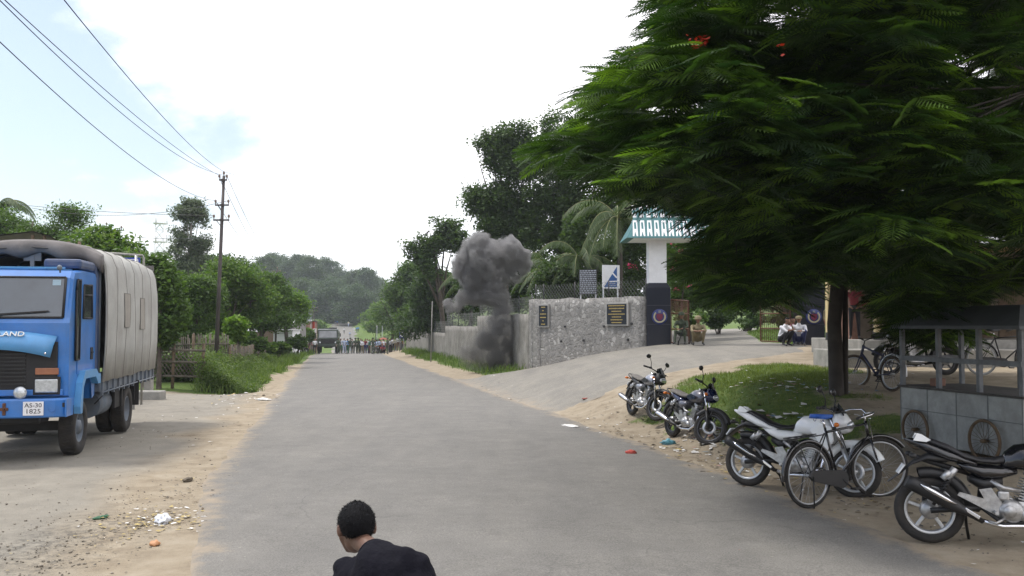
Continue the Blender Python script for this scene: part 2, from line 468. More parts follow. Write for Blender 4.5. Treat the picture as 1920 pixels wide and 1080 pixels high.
def ground_material():
    m = bpy.data.materials.new('ground_soil'); m.use_nodes = True; nt = m.node_tree; N, L = nt.nodes, nt.links
    b = N['Principled BSDF']; b.inputs['Roughness'].default_value = .93; b.inputs['Specular IOR Level'].default_value = .15
    t = N.new('ShaderNodeTexCoord')
    def noise(sc, det=6, ro=.6):
        n = N.new('ShaderNodeTexNoise'); n.inputs['Scale'].default_value = sc; n.inputs['Detail'].default_value = det; n.inputs['Roughness'].default_value = ro
        L.new(t.outputs['Object'], n.inputs['Vector']); return n.outputs['Fac']
    def ramp(f, stops):
        r = N.new('ShaderNodeValToRGB'); r.color_ramp.elements[0].position = stops[0][0]; r.color_ramp.elements[0].color = (*stops[0][1], 1)
        r.color_ramp.elements[1].position = stops[-1][0]; r.color_ramp.elements[1].color = (*stops[-1][1], 1)
        for p_, c_ in stops[1:-1]: e = r.color_ramp.elements.new(p_); e.color = (*c_, 1)
        L.new(f, r.inputs[0]); return r.outputs[0]
    def mixc(f, a, b_):
        x = N.new('ShaderNodeMixRGB'); L.new(f, x.inputs[0]); L.new(a, x.inputs[1]); L.new(b_, x.inputs[2]); return x.outputs[0]
    def attr(nm): a = N.new('ShaderNodeAttribute'); a.attribute_name = nm; return a.outputs['Fac']
    def mr(f, a, b_, c_=0, d=1):
        x = N.new('ShaderNodeMapRange'); x.inputs['From Min'].default_value = a; x.inputs['From Max'].default_value = b_; x.inputs['To Min'].default_value = c_; x.inputs['To Max'].default_value = d
        L.new(f, x.inputs['Value']); return x.outputs[0]
    def math_(op, a, b_):
        x = N.new('ShaderNodeMath'); x.operation = op; L.new(a, x.inputs[0])
        if isinstance(b_, float): x.inputs[1].default_value = b_
        else: L.new(b_, x.inputs[1])
        return x.outputs[0]
    nf = noise(38, 8, .75); nm = noise(2.3, 8, .65); nl = noise(.33, 5)
    sand = ramp(nm, [(.28, (.20, .162, .115)), (.5, (.28, .235, .17)), (.72, (.34, .295, .225))])
    grey = ramp(nm, [(.3, (.20, .185, .155)), (.7, (.265, .245, .205))])
    c = mixc(mr(attr('apron'), .25, .8), sand, grey)
    # fine speckle of pebbles and crumbs
    sp = mr(nf, .60, .70, 0, .55); dk = N.new('ShaderNodeRGB'); dk.outputs[0].default_value = (.075, .065, .05, 1)
    c = mixc(sp, c, dk.outputs[0])
    gvn = math_('MULTIPLY', attr('gravel'), mr(noise(9, 8, .8), .45, .62))
    gv = N.new('ShaderNodeRGB'); gv.outputs[0].default_value = (.085, .08, .07, 1)
    c = mixc(gvn, c, gv.outputs[0])
    grs = ramp(noise(5, 8, .75), [(.3, (.045, .075, .018)), (.5, (.085, .135, .03)), (.72, (.17, .19, .06))])
    gm = mr(math_('ADD', attr('grass'), math_('MULTIPLY', math_('SUBTRACT', noise(3.2, 8, .8), .5), 1.6)), .35, .6)
    c = mixc(gm, c, grs)
    L.new(c, b.inputs['Base Color'])
    bp = N.new('ShaderNodeBump'); bp.inputs['Strength'].default_value = .5; bp.inputs['Distance'].default_value = .03
    L.new(math_('ADD', nf, noise(6, 6, .7)), bp.inputs['Height']); L.new(bp.outputs[0], b.inputs['Normal'])
    return m
M_ground = ground_material()
g_o = np_mesh('ground', np.stack([GX.ravel(), GY.ravel(), GZ.ravel()], 1), Fq, [M_ground], smooth=True,
              attrs={'grass': GR.ravel().astype(float), 'gravel': GV.ravel(), 'apron': AP.ravel()})
tag(g_o, 'sandy roadside ground with grass and litter', None, None, 'structure')

def road_material(name, c0, c1, edge_amt=1.0):
    m = bpy.data.materials.new(name); m.use_nodes = True; nt = m.node_tree; N, L = nt.nodes, nt.links
    b = N['Principled BSDF']; b.inputs['Roughness'].default_value = .78; b.inputs['Specular IOR Level'].default_value = .3
    t = N.new('ShaderNodeTexCoord')
    def noise(sc, det=6, ro=.6, vec=None):
        n = N.new('ShaderNodeTexNoise'); n.inputs['Scale'].default_value = sc; n.inputs['Detail'].default_value = det; n.inputs['Roughness'].default_value = ro
        L.new(vec or t.outputs['Object'], n.inputs['Vector']); return n.outputs['Fac']
    mp_ = N.new('ShaderNodeMapping'); mp_.inputs['Rotation'].default_value = (0, 0, -math.atan(.2035)); mp_.inputs['Scale'].default_value = (1.0, .12, 1)
    L.new(t.outputs['Object'], mp_.inputs['Vector'])
    def ramp(f, stops):
        r = N.new('ShaderNodeValToRGB'); r.color_ramp.elements[0].position = stops[0][0]; r.color_ramp.elements[0].color = (*stops[0][1], 1)
        r.color_ramp.elements[1].position = stops[-1][0]; r.color_ramp.elements[1].color = (*stops[-1][1], 1)
        L.new(f, r.inputs[0]); return r.outputs[0]
    def mixc(f, a, b_, bt='MIX'):
        x = N.new('ShaderNodeMixRGB'); x.blend_type = bt
        if isinstance(f, float): x.inputs[0].default_value = f
        else: L.new(f, x.inputs[0])
        L.new(a, x.inputs[1]); L.new(b_, x.inputs[2]); return x.outputs[0]
    def mr(f, a, b_, c_=0, d=1):
        x = N.new('ShaderNodeMapRange'); x.inputs['From Min'].default_value = a; x.inputs['From Max'].default_value = b_; x.inputs['To Min'].default_value = c_; x.inputs['To Max'].default_value = d
        L.new(f, x.inputs['Value']); return x.outputs[0]
    base = ramp(noise(.9, 7, .6), [(.3, c0), (.7, c1)])
    streak = ramp(noise(1.6, 5, .6, mp_.outputs[0]), [(.3, (.9, .9, .9)), (.7, (1.08, 1.07, 1.05))])
    c = mixc(1.0, base, streak, 'MULTIPLY')
    spk = ramp(noise(60, 5, .85), [(.36, (.60, .60, .60)), (.64, (1.38, 1.36, 1.33))])
    c = mixc(1.0, c, spk, 'MULTIPLY')
    fl_k = mr(noise(23, 3, .7), .66, .69, 0, .5); fl_c = N.new('ShaderNodeRGB'); fl_c.outputs[0].default_value = (.33, .31, .27, 1); c = mixc(fl_k, c, fl_c.outputs[0])
    tar = mr(noise(2.1, 9, .8), .60, .68, 0, .35); tar_c = N.new('ShaderNodeRGB'); tar_c.outputs[0].default_value = (.105, .10, .095, 1); c = mixc(tar, c, tar_c.outputs[0])
    blot = ramp(noise(3.4, 8, .78), [(.38, (1.06, 1.05, 1.03)), (.70, (.84, .83, .80))])
    c = mixc(1.0, c, blot, 'MULTIPLY')
    # thin long surface cracks and joints
    vv = N.new('ShaderNodeTexVoronoi'); vv.feature = 'DISTANCE_TO_EDGE'; vv.inputs['Scale'].default_value = .42; 
    nw = N.new('ShaderNodeTexNoise'); nw.inputs['Scale'].default_value = 1.3; nw.inputs['Detail'].default_value = 6; L.new(t.outputs['Object'], nw.inputs['Vector'])
    wv = N.new('ShaderNodeMixRGB'); wv.inputs[0].default_value = .45; L.new(t.outputs['Object'], wv.inputs[1]); L.new(nw.outputs['Color'], wv.inputs[2]); wv.blend_type = 'ADD'
    L.new(wv.outputs[0], vv.inputs['Vector'])
    ck = mr(vv.outputs['Distance'], .0, .006, .35, 0.0)
    cm_ = N.new('ShaderNodeMath'); cm_.operation = 'MULTIPLY'; L.new(ck, cm_.inputs[0]); L.new(mr(noise(.5, 3), .44, .56), cm_.inputs[1])
    dk = N.new('ShaderNodeRGB'); dk.outputs[0].default_value = (.06, .058, .055, 1)
    c = mixc(cm_.outputs[0], c, dk.outputs[0])
    a = N.new('ShaderNodeAttribute'); a.attribute_name = 'edge'
    ad = N.new('ShaderNodeMath'); ad.operation = 'MULTIPLY_ADD'; L.new(noise(2.4, 8, .75), ad.inputs[0]); ad.inputs[1].default_value = 1.0; L.new(a.outputs['Fac'], ad.inputs[2])
    sd_ = N.new('ShaderNodeRGB'); sd_.outputs[0].default_value = (.28, .23, .165, 1)
    c = mixc(mr(ad.outputs[0], 1.0, 1.28, 0, edge_amt), c, sd_.outputs[0])
    L.new(c, b.inputs['Base Color'])
    bp = N.new('ShaderNodeBump'); bp.inputs['Strength'].default_value = .35; bp.inputs['Distance'].default_value = .01
    L.new(noise(95, 4, .8), bp.inputs['Height']); L.new(bp.outputs[0], b.inputs['Normal'])
    return m
M_road = road_material('asphalt_road', (.140, .138, .132), (.170, .167, .158))
M_drive = road_material('driveway_surface', (.165, .16, .148), (.22, .21, .185), .9)
ry = spaced([(-60, 2, 2), (2, 60, .35), (60, 130, 1), (130, 345, 2.5)])
rt = np.concatenate([[-1.0, -.97, -.93, -.87], np.linspace(-.8, .8, 15), [.87, .93, .97, 1.0]])
RT, RY = np.meshgrid(rt, ry)
wob = np.where(RT < 0, (nz(RY, RY * 0 + 3, .45, 21) - .5) * .55 + (nz(RY, RY * 0 + 7, 2.2, 22) - .5) * .16, (nz(RY, RY * 0 + 9, .4, 23) - .5) * .6 + (nz(RY, RY * 0 + 7, 2.0, 24) - .5) * .16)
RU = RT * (HW + wob * np.abs(RT) ** 6)
RU = RU + np.where(RT < 0, .52 * np.clip((15 - RY) / 7, 0, 1) * np.abs(RT) ** 2, 0)
RX = rcx(RY) + RU / CA * (1 / CA) * CA
RZ = H(RX, RY) + .016 - .02 * (np.abs(RT) > .985)
idx = np.arange(RX.size).reshape(RX.shape)
Fr = np.stack([idx[:-1, :-1], idx[:-1, 1:], idx[1:, 1:], idx[1:, :-1]], -1).reshape(-1, 4)
edge = np.clip((np.abs(RT) - .70) / .3, 0, 1) * .70
tag(np_mesh('road', np.stack([RX.ravel(), RY.ravel(), RZ.ravel()], 1), Fr, [M_road], smooth=True, attrs={'edge': edge.ravel()}), 'worn grey asphalt road running to the hill', None, None, 'structure')
a_ = resamp(DF, 110); b_ = resamp(DN, 110)
TT = np.linspace(0, 1, 40)[None, :]
wig = (nz(np.arange(110) * 1.0, np.zeros(110), .2, 44) - .5)[:, None] * .03
DX = a_[:, :1] * (1 - TT - wig * TT) + b_[:, :1] * (TT + wig * TT); DY = a_[:, 1:] * (1 - TT) + b_[:, 1:] * TT
DZ = H(DX, DY) + .020 - .03 * ((TT < .001) | (TT > .999))
ed = np.maximum(np.clip((np.abs(TT - .5) * 2 - .86) / .14, 0, 1) + 0 * DX, np.clip(1 - (roff(DX, DY) - HW) / 2.2, 0, 1)) * .62
DZ = np.where(roff(DX, DY) < HW - .05, DZ - .06, DZ)
idx = np.arange(DX.size).reshape(DX.shape)
Fd = np.stack([idx[:-1, :-1], idx[:-1, 1:], idx[1:, 1:], idx[1:, :-1]], -1).reshape(-1, 4)
tag(np_mesh('driveway', np.stack([DX.ravel(), DY.ravel(), DZ.ravel()], 1), Fd, [M_drive], smooth=True, attrs={'edge': ed.ravel()}), 'pale worn driveway climbing to the gate', None, None, 'structure')
# ---------------------------------------------------------------- structures
def wmb(loc, rz=0):
    mb = MB(); mb.M = (Matrix.Translation(Vector(loc)) @ Matrix.Rotation(rz, 4, 'Z')).inverted(); return mb
M_conc = mat('weathered_concrete', (.27, .26, .235), .9, var=.3, scale=2.5, bump=.5, bscale=20, dust=.4, dustc=(.12, .12, .11))
M_dark = mat('dark_iron', (.03, .03, .032), .5, var=.25, scale=9)
M_steel = mat('galvanised_steel', (.42, .43, .44), .4, .7, scale=14)
M_rust = mat('rusty_iron', (.12, .055, .032), .8, .2, var=.35, scale=12, bump=.3)
M_white = mat('white_paint', (.74, .75, .76), .6, var=.07, scale=4, dust=.25, dustc=(.45, .43, .4))
M_teal = mat('teal_paint', (.045, .15, .155), .5, scale=5)
M_granite = mat('black_granite', (.022, .025, .036), .22, var=.4, scale=40)
M_gold = mat('gold_lettering', (.40, .29, .09), .5)
M_cream = mat('cream_paint', (.58, .46, .24), .75, var=.12, scale=3, dust=.3)
M_blackp = mat('black_paint', (.02, .02, .022), .55)
M_tin = mat('corrugated_tin', (.42, .44, .45), .45, .3, var=.2, scale=2, dust=.5, dustc=(.25, .2, .16))
M_wood = mat('weathered_wood', (.12, .085, .055), .9, var=.35, scale=8, bump=.6)
M_bamboo = mat('grey_bamboo', (.12, .105, .082), .9, var=.5, scale=3, bump=.5)
M_bluesign = mat('blue_sign_paint', (.02, .05, .30), .45, scale=4)
M_wpaint = mat('white_lettering', (.78, .78, .80), .5, var=.03)
M_brick = mat('dark_brick', (.22, .12, .085), .9, var=.35, scale=3, bump=.5)
M_glass = mat('dark_glass', (.02, .025, .03), .06, spec=.8, var=.1)

def stone_material(name, kind):
    m = bpy.data.materials.new(name); m.use_nodes = True; nt = m.node_tree; N, L = nt.nodes, nt.links
    b = N['Principled BSDF']; b.inputs['Roughness'].default_value = .95; b.inputs['Specular IOR Level'].default_value = .15
    t = N.new('ShaderNodeTexCoord')
    def noise(sc, det=6, ro=.6, vec=None, dist=0):
        n = N.new('ShaderNodeTexNoise'); n.inputs['Scale'].default_value = sc; n.inputs['Detail'].default_value = det; n.inputs['Roughness'].default_value = ro; n.inputs['Distortion'].default_value = dist
        L.new(vec or t.outputs['Object'], n.inputs['Vector']); return n.outputs['Fac']
    def ramp(f, stops):
        r = N.new('ShaderNodeValToRGB'); r.color_ramp.elements[0].position = stops[0][0]; r.color_ramp.elements[0].color = (*stops[0][1], 1)
        r.color_ramp.elements[1].position = stops[-1][0]; r.color_ramp.elements[1].color = (*stops[-1][1], 1)
        for p_, c_ in stops[1:-1]: e = r.color_ramp.elements.new(p_); e.color = (*c_, 1)
        L.new(f, r.inputs[0]); return r.outputs[0]
    def mixc(f, a, b_, bt='MIX'):
        x = N.new('ShaderNodeMixRGB'); x.blend_type = bt
        if isinstance(f, float): x.inputs[0].default_value = f
        else: L.new(f, x.inputs[0])
        L.new(a, x.inputs[1]); L.new(b_, x.inputs[2]); return x.outputs[0]
    if kind == 'rubble':
        nzz = N.new('ShaderNodeTexNoise'); nzz.inputs['Scale'].default_value = 3.0; nzz.inputs['Detail'].default_value = 4; L.new(t.outputs['Object'], nzz.inputs['Vector'])
        wvn = N.new('ShaderNodeMixRGB'); wvn.blend_type = 'ADD'; wvn.inputs[0].default_value = .28; L.new(t.outputs['Object'], wvn.inputs[1]); L.new(nzz.outputs['Color'], wvn.inputs[2]); wv_ = wvn.outputs[0]
        vo = N.new('ShaderNodeTexVoronoi'); vo.inputs['Scale'].default_value = 5.2; L.new(wv_, vo.inputs['Vector'])
        ve = N.new('ShaderNodeTexVoronoi'); ve.inputs['Scale'].default_value = 5.2; ve.feature = 'DISTANCE_TO_EDGE'; L.new(wv_, ve.inputs['Vector'])
        sc_ = N.new('ShaderNodeSeparateColor'); L.new(vo.outputs['Color'], sc_.inputs[0])
        st = ramp(sc_.outputs[0], [(.0, (.19, .185, .175)), (.4, (.24, .235, .225)), (.8, (.29, .28, .265)), (1, (.45, .44, .42))])
        mo = ramp(noise(2.2, 8, .8), [(.3, (.19, .185, .175)), (.7, (.34, .33, .31))])
        e = N.new('ShaderNodeMath'); e.operation = 'MULTIPLY_ADD'; L.new(noise(7, 6, .8), e.inputs[0]); e.inputs[1].default_value = .34; e.inputs[2].default_value = -.05; 
        cmp_ = N.new('ShaderNodeMath'); cmp_.operation = 'SUBTRACT'; L.new(ve.outputs['Distance'], cmp_.inputs[0]); L.new(e.outputs[0], cmp_.inputs[1])
        mr = N.new('ShaderNodeMapRange'); mr.inputs['From Min'].default_value = -.05; mr.inputs['From Max'].default_value = .06; L.new(cmp_.outputs[0], mr.inputs['Value'])
        c = mixc(mr.outputs[0], mo, st)
        hb = mr.outputs[0]
    else:
        c = ramp(noise(1.1, 9, .75), [(.28, (.12, .115, .10)), (.5, (.23, .22, .20)), (.72, (.33, .32, .295))]); hb = noise(14, 6, .8)
    mp_ = N.new('ShaderNodeMapping'); mp_.inputs['Scale'].default_value = (1.6, 1.6, .22); L.new(t.outputs['Object'], mp_.inputs['Vector'])
    stn = ramp(noise(1.2, 7, .7, mp_.outputs[0]), [(.30, (.66, .65, .63)), (.55, (1.02, 1.01, 1.0)), (.8, (1.25, 1.24, 1.2))])
    c = mixc(.6 if kind != 'rubble' else .45, c, stn, 'MULTIPLY')
    fine = ramp(noise(26, 6, .8), [(.3, (.75, .75, .75)), (.7, (1.2, 1.2, 1.2))]); c = mixc(1.0, c, fine, 'MULTIPLY')
    L.new(c, b.inputs['Base Color'])
    bp = N.new('ShaderNodeBump'); bp.inputs['Strength'].default_value = .8; bp.inputs['Distance'].default_value = .04
    L.new(hb, bp.inputs['Height']); L.new(bp.outputs[0], b.inputs['Normal'])
    return m
M_rubble = stone_material('rubble_stone', 'rubble'); M_plaster = stone_material('stained_plaster', 'plaster')

# the long boundary wall, stepping up towards the gate
WL = [(-12.2, 106.0), (-5.15, 72.2), (-2.02, 57.1), (.95, 42.75), (1.1, 42.05), (1.45, 41.35), (5.35, 36.15)]
def wall_seg(mb, p0, p1, ztop, th=.32, capz=0.0):
    p0 = np.array(p0); p1 = np.array(p1); Ln = np.hypot(*(p1 - p0)); n = max(2, int(Ln / .3)); d = (p1 - p0) / Ln; nrm = np.array([-d[1], d[0]])
    ts = np.linspace(0, 1, n); nz_ = 9; rings = []
    for t in ts:
        c = p0 + (p1 - p0) * t; zb = hz(*c) - .35; zt = ztop + (mnoise.noise(Vector((c[0] * 1.1, c[1] * 1.1, 3))) * .05) + mnoise.noise(Vector((c[0] * 4.3, c[1] * 4.3, 8))) * .06
        ring = []
        for s_ in (-1, 1):
            for k in range(nz_):
                z = (zb + (zt - zb) * k / (nz_ - 1)) if s_ == -1 else (zt - (zt - zb) * k / (nz_ - 1))
                w = th / 2 + .010 * mnoise.noise(Vector((c[0] * 2.5, z * 2.5, c[1] * 2.5 + s_)))
                q = c + nrm * s_ * w; ring.append((q[0], q[1], z))
        rings.append(ring)
    mb.loft(rings, smooth=True)
wall = empty('boundary_wall', (1.1, 42.05, hz(1.1, 42.05)), 0, 'long stained stone boundary wall with stepped top running from the gate down the road', 'wall')
wl0 = wall.location
mb = wmb(wl0)
wall_seg(mb, WL[0], WL[1], -.74); wall_seg(mb, WL[1], WL[2], -.16); wall_seg(mb, WL[2], WL[3], .50); mb.build('plastered_section', [M_plaster], wall)
mb = wmb(wl0)
for i in (3, 4, 5): wall_seg(mb, WL[i], WL[i + 1], 1.16 if i < 5 else 1.12)
mb.build('stone_section', [M_rubble], wall)
fw = (np.array(WL[6]) - np.array(WL[5])); fl = np.hypot(*fw); fd = fw / fl; fang = math.atan2(fd[1], fd[0])
def on_front(s_, z, out=.2):   # point s_ metres along the front section
    c = np.array(WL[5]) + fd * s_; nrm = np.array([fd[1], -fd[0]]); c = c + nrm * (out) * (1 if (nrm @ np.array([0, -1])) > 0 else -1)
    return Vector((c[0], c[1], z))
def s_at(px):
    a = (px - 960) / F; x0, y0 = WL[5]; s_ = (a * y0 - x0) / (fd[0] - a * fd[1]); return s_
def plaque(px0, px1, py0, py1, label, rows, letters=.9):
    s0, s1 = s_at(px0), s_at(px1); sc = (s0 + s1) / 2; c0 = on_front(sc, 0); Yc = c0.y
    z0 = P(px0, py1, Yc).z; z1 = P(px0, py0, Yc).z; w = s1 - s0; h = z1 - z0; base = on_front(sc, (z0 + z1) / 2, .2)
    Mx = Matrix.Translation(base) @ Matrix.Rotation(fang, 4, 'Z') @ Matrix.Rotation(PI / 2, 4, 'X')
    inv = Matrix.Translation(-Vector(wl0))
    mb = MB(); mb.M = inv @ Mx; mb.box((0, 0, 0), (w, h, .09), bev=.012); fr = mb.build('plaque', [mat('plaque_frame_grey', (.30, .29, .27), .7, scale=9)], wall); fr['label'] = label
    mb = MB(); mb.M = inv @ Mx; mb.box((0, 0, .052), (w * .84, h * .86, .02)); mb.build('plaque_slab', [M_granite], fr)
    mb = MB(); mb.M = inv @ Mx; rr = random.Random(3)
    for i, wd in enumerate(rows):
        y = h * .36 - i * h * .72 / (len(rows) - 1); x = -w * .36 * wd
        while x < w * .36 * wd:
            l = rr.uniform(.025, .05); mb.box((x + l / 2, y, .064), (l * .7, h * .045 * rr.uniform(.8, 1.1), .004)); x += l
    mb.build('lettering', [M_gold], fr)
plaque(1143, 1186, 567, 611, 'square black slab with rows of gold lettering in a grey frame', [1, .9, .6, 1, .55, .7, .6])
plaque(1017, 1036, 570, 614, 'narrow black slab set near the corner of the wall', [.5, .2, .8, .8, .2, .5])
wh = MB(); wh.M = Matrix.Translation(-Vector(wl0)); 
for px, py in ((1065, 612), (1138, 612), (1100, 638), (1190, 607), (1183, 637), (1058, 640)):
    s_ = s_at(px); c0 = on_front(s_, 0); c = on_front(s_, P(px, py, c0.y).z, .155); nrm = (on_front(s_, 0, 1) - on_front(s_, 0, 0)).normalized()
    h_ = MB(); h_.M = Matrix.Translation(-Vector(wl0)); h_.tube([c, c + nrm * .055], [.052, .052], 10); h_.build('weep_hole', [M_blackp], wall)
# chain link fence standing on the wall
def chain_fence(pts, z0s, h, step, label, post_every=2.4, r=.007):
    o = empty('chain_link_fence', (pts[0][0], pts[0][1], z0s[0]), 0, label, 'fence'); mb = wmb(o.location); 
    for i in range(len(pts) - 1):
        a = Vector((*pts[i], 0)); b = Vector((*pts[i + 1], 0)); L_ = (b - a).length; d = (b - a) / L_; z = z0s[i]
        n = int((L_ + h) / step)
        for k in range(n + 1):
            for sgn in (1, -1):
                x0 = k * step - (h if sgn > 0 else 0); x1 = x0 + (h if sgn > 0 else -0) if sgn > 0 else x0 - h
                zz0, zz1 = 0, h
                if sgn > 0:
                    xa, xb = x0, x0 + h
                else: xa, xb = x0, x0 - h
                za, zb_ = 0.0, h
                # clip to [0, L]
                def clip(xa, za, xb, zb_):
                    if xa == xb: return None
                    pts_ = []
                    for (x, zq, x2, z2) in ((xa, za, xb, zb_), (xb, zb_, xa, za)):
                        if x < 0: zq = zq + (z2 - zq) * (0 - x) / (x2 - x) if x2 != x else zq; x = 0
                        elif x > L_: zq = zq + (z2 - zq) * (L_ - x) / (x2 - x); x = L_
                        pts_.append((x, zq))
                    return pts_
                if max(xa, xb) <= 0 or min(xa, xb) >= L_: continue
                q = clip(xa, za, xb, zb_)
                mb.tube([a + d * q[0][0] + Vector((0, 0, z + q[0][1])), a + d * q[1][0] + Vector((0, 0, z + q[1][1]))], r, 3, False)
    mb.build('wire_mesh', [mat('fence_wire', (.20, .21, .20), .6, .3)], o)
    for i in range(len(pts) - 1):
        a = Vector((*pts[i], 0)); b = Vector((*pts[i + 1], 0)); n = max(1, int(round((b - a).length / post_every)))
        for k in range(n + (1 if i == len(pts) - 2 else 0)):
            p = a + (b - a) * k / n; m2 = wmb(o.location); m2.cyl((p.x, p.y, z0s[i] - .1), (p.x, p.y, z0s[i] + h + .06), .028, seg=6); m2.build('post', [M_dark], o)
    return o
chain_fence([WL[4], WL[5], WL[6]], [1.13, 1.1], .68, .19, 'chain link fence on top of the stone wall beside the gate')
chain_fence([WL[1], WL[2]], [-.18], .95, .3, 'lower chain link fence behind the smoke on the stepped wall', 3)
chain_fence([WL[2], WL[3]], [.48], .85, .26, 'mesh fence on the wall section right beside the smoke', 3)
chain_fence([WL[0], WL[1]], [-.76], 1.0, .4, 'farthest mesh fence on the low end of the roadside wall', 4)

# signs behind the wall
def text_rows(mb, w, h, rows, seed, z=.012, fill=.62):
    rr = random.Random(seed)
    for i in range(rows):
        y = h * .44 - i * h * .88 / (rows - 1); x = -w * .46
        while x < w * .44:
            l = rr.uniform(.05, .16) * w; l = min(l, w * .46 - x); mb.box((x + l / 2, y, z), (l * .9, h * .88 / rows * fill, .004)); x += l + .02 * w
def board(name, px0, px1, py0, py1, Y, rz, label, cat, paint, foot=True, post=M_steel):
    c = P((px0 + px1) / 2, (py0 + py1) / 2, Y); w = (px1 - px0) / F * Y / math.cos(rz); h = (py1 - py0) / F * Y
    o = empty(name, (c.x, c.y, hz(c.x, c.y)), rz, label, cat); dz = c.z - o.location.z
    Mx = Matrix.Translation((0, 0, dz)) @ Matrix.Rotation(PI / 2, 4, 'X')
    mb = MB(); mb.M = Mx; mb.box((0, 0, 0), (w, h, .05)); mb.build('panel', [paint], o)
    if foot:
        for s_ in (-1, 1): mb = MB(); mb.cyl((s_ * w * .42, .06, -.2), (s_ * w * .42, .06, dz + h / 2), .035, seg=8); mb.build('post', [post], o)
    return o, Mx, w, h
o, Mx, w, h = board('notice_board', 1086, 1119, 505, 552, 40.5, R(-12), 'dark notice board with rows of white lettering above the wall fence', 'notice board', M_dark)
mb = MB(); mb.M = Mx; text_rows(mb, w, h, 12, 5, .028, .5); mb.build('lettering', [mat('faded_lettering', (.42, .45, .50), .7)], o)
o, Mx, w, h = board('road_sign', 1129, 1162, 497, 541, 39.5, R(14), 'white sign with big blue triangle standing above the wall fence', 'sign', M_white)
mb = MB(); mb.M = Mx; mb.prism([(-w * .42, -h * .44), (w * .34, -h * .44), (w * .34, h * .44)], .027, .033, 'z'); mb.build('blue_triangle', [mat('sign_blue', (.03, .10, .28), .5)], o)
mb = MB(); mb.M = Mx; mb.box((w * .08, -h * .2, .037), (w * .5, h * .05, .006), rot=(0, 0, .05)); mb.box((w * .2, h * .06, .038), (w * .36, h * .06, .006), rot=(0, 0, -.8)); mb.M = Mx @ Matrix.Translation((w * .06, -h * .33, 0)); text_rows(mb, w * .42, h * .09, 2, 8, .037, .4); mb.build('lettering', [M_wpaint], o)

# gate: two granite pillars, white columns, patterned roof
ZG = hz(5.9, 36)
gate = empty('entrance_gate', (8.9, 36.4, ZG), 0, 'entrance gate of two black granite pillars carrying a teal and white patterned roof', 'gate')
gl = gate.location
GY0 = 36.0
def pillar(xc):
    m = wmb(gl); w = .94
    zt = 1.45
    m.box((xc, GY0 + .5, (ZG - .5 + zt) / 2), (w, 1.0, zt - ZG + .5), bev=.01)
    m.loft([[(xc - w / 2, GY0, zt + .003), (xc + w / 2, GY0, zt + .003), (xc + w / 2, GY0 + 1, zt + .003), (xc - w / 2, GY0 + 1, zt + .003)],
            [(xc - .36, GY0 + .16, zt + .2), (xc + .36, GY0 + .16, zt + .2), (xc + .36, GY0 + .84, zt + .2), (xc - .36, GY0 + .84, zt + .2)]], smooth=False)
    pl = m.build('pillar', [M_granite], gate)
    m = wmb(gl); 
    for z in (-.0, .75): m.box((xc, GY0 - .002, z), (w, .004, .012))
    m.box((xc + w / 2 + .004, GY0 + .5, .35), (.008, .9, 1.9)); m.build('slab_joint', [mat('granite_joint', (.07, .075, .09), .4)], pl)
    # round emblem: wreath round a shield
    ez = P(1238, 594, GY0).z; em = wmb(gl); em.lathe((xc + .03, GY0 - .016, ez), [(0, -.012), (.30, -.012), (.31, 0), (.31, .02)], 'y', 32); eo = em.build('emblem', [mat('emblem_blue', (.02, .035, .15), .5)], pl)
    e2 = wmb(gl)
    for k in range(22):
        a = -PI / 2 + (k - 10.5) / 10.5 * 2.25; 
        e2.ell((xc + .03 + .215 * math.cos(a), GY0 - .034, ez + .215 * math.sin(a)), (.034, .008, .045), 8, rot=(0, -a + .6 * (1 if k > 10 else -1), 0))
    e2.build('wreath', [mat('wreath_cream', (.40, .36, .24), .6)], eo)
    e3 = wmb(gl); e3.prism([(xc - .09, ez + .12), (xc + .15, ez + .12), (xc + .15, ez - .05), (xc + .03, ez - .17), (xc - .09, ez - .05)], GY0 - .045, GY0 - .03, 'y')
    e3.build('shield', [mat('shield_red', (.15, .02, .05), .5)], eo)
    e4 = wmb(gl); e4.box((xc + .03, GY0 - .04, ez + .2), (.1, .014, .1), bev=.01); e4.build('lion_crest', [mat('crest_grey', (.2, .2, .2), .6)], eo)
    m = wmb(gl); m.box((xc, GY0 + .5, (zt + .15 + 3.38) / 2), (.72, .62, 3.38 - zt - .15), bev=.012); m.build('column', [M_white], gate)
PX1 = XP(1235, GY0); PX2 = XP(1524, GY0)
pillar(PX1); pillar(PX2)
gx0, gx1 = XP(1176, 35.3), XP(1585, 35.3)
m = wmb(gl); m.box(((gx0 + gx1) / 2 + .1, 36.5, 3.45), (gx1 - gx0 - .4, 2.0, .16), bev=.01); m.build('soffit_slab', [M_white], gate)
# sloped roof bands, front and back, with hipped ends
zb, zm, zt = P(1200, 446, 35.4).z, P(1200, 411, 35.8).z, P(1200, 384, 36.3).z
m = wmb(gl)
ins1, ins2 = .42, .75
R0 = [(gx0, 35.3, zb), (gx1, 35.3, zb), (gx1, 37.7, zb), (gx0, 37.7, zb)]
R1 = [(gx0 + .42, 35.85, zm), (gx1 - .42, 35.85, zm), (gx1 - .42, 37.15, zm), (gx0 + .42, 37.15, zm)]
R2 = [(gx0 + .62, 36.2, zt), (gx1 - .62, 36.2, zt), (gx1 - .62, 36.8, zt), (gx0 + .62, 36.8, zt)]
m.loft([R0, R1, R2], smooth=False); roof = m.build('roof', [M_teal], gate)
def slope_pt(x, t, tier, off=.012):
    a, b = ((35.3, zb), (35.85, zm)) if tier == 0 else ((35.85, zm), (36.2, zt))
    y = a[0] + (b[0] - a[0]) * t; z = a[1] + (b[1] - a[1]) * t
    n = Vector((0, -(b[1] - a[1]), (b[0] - a[0]))).normalized(); return Vector((x, y, z)) + n * off
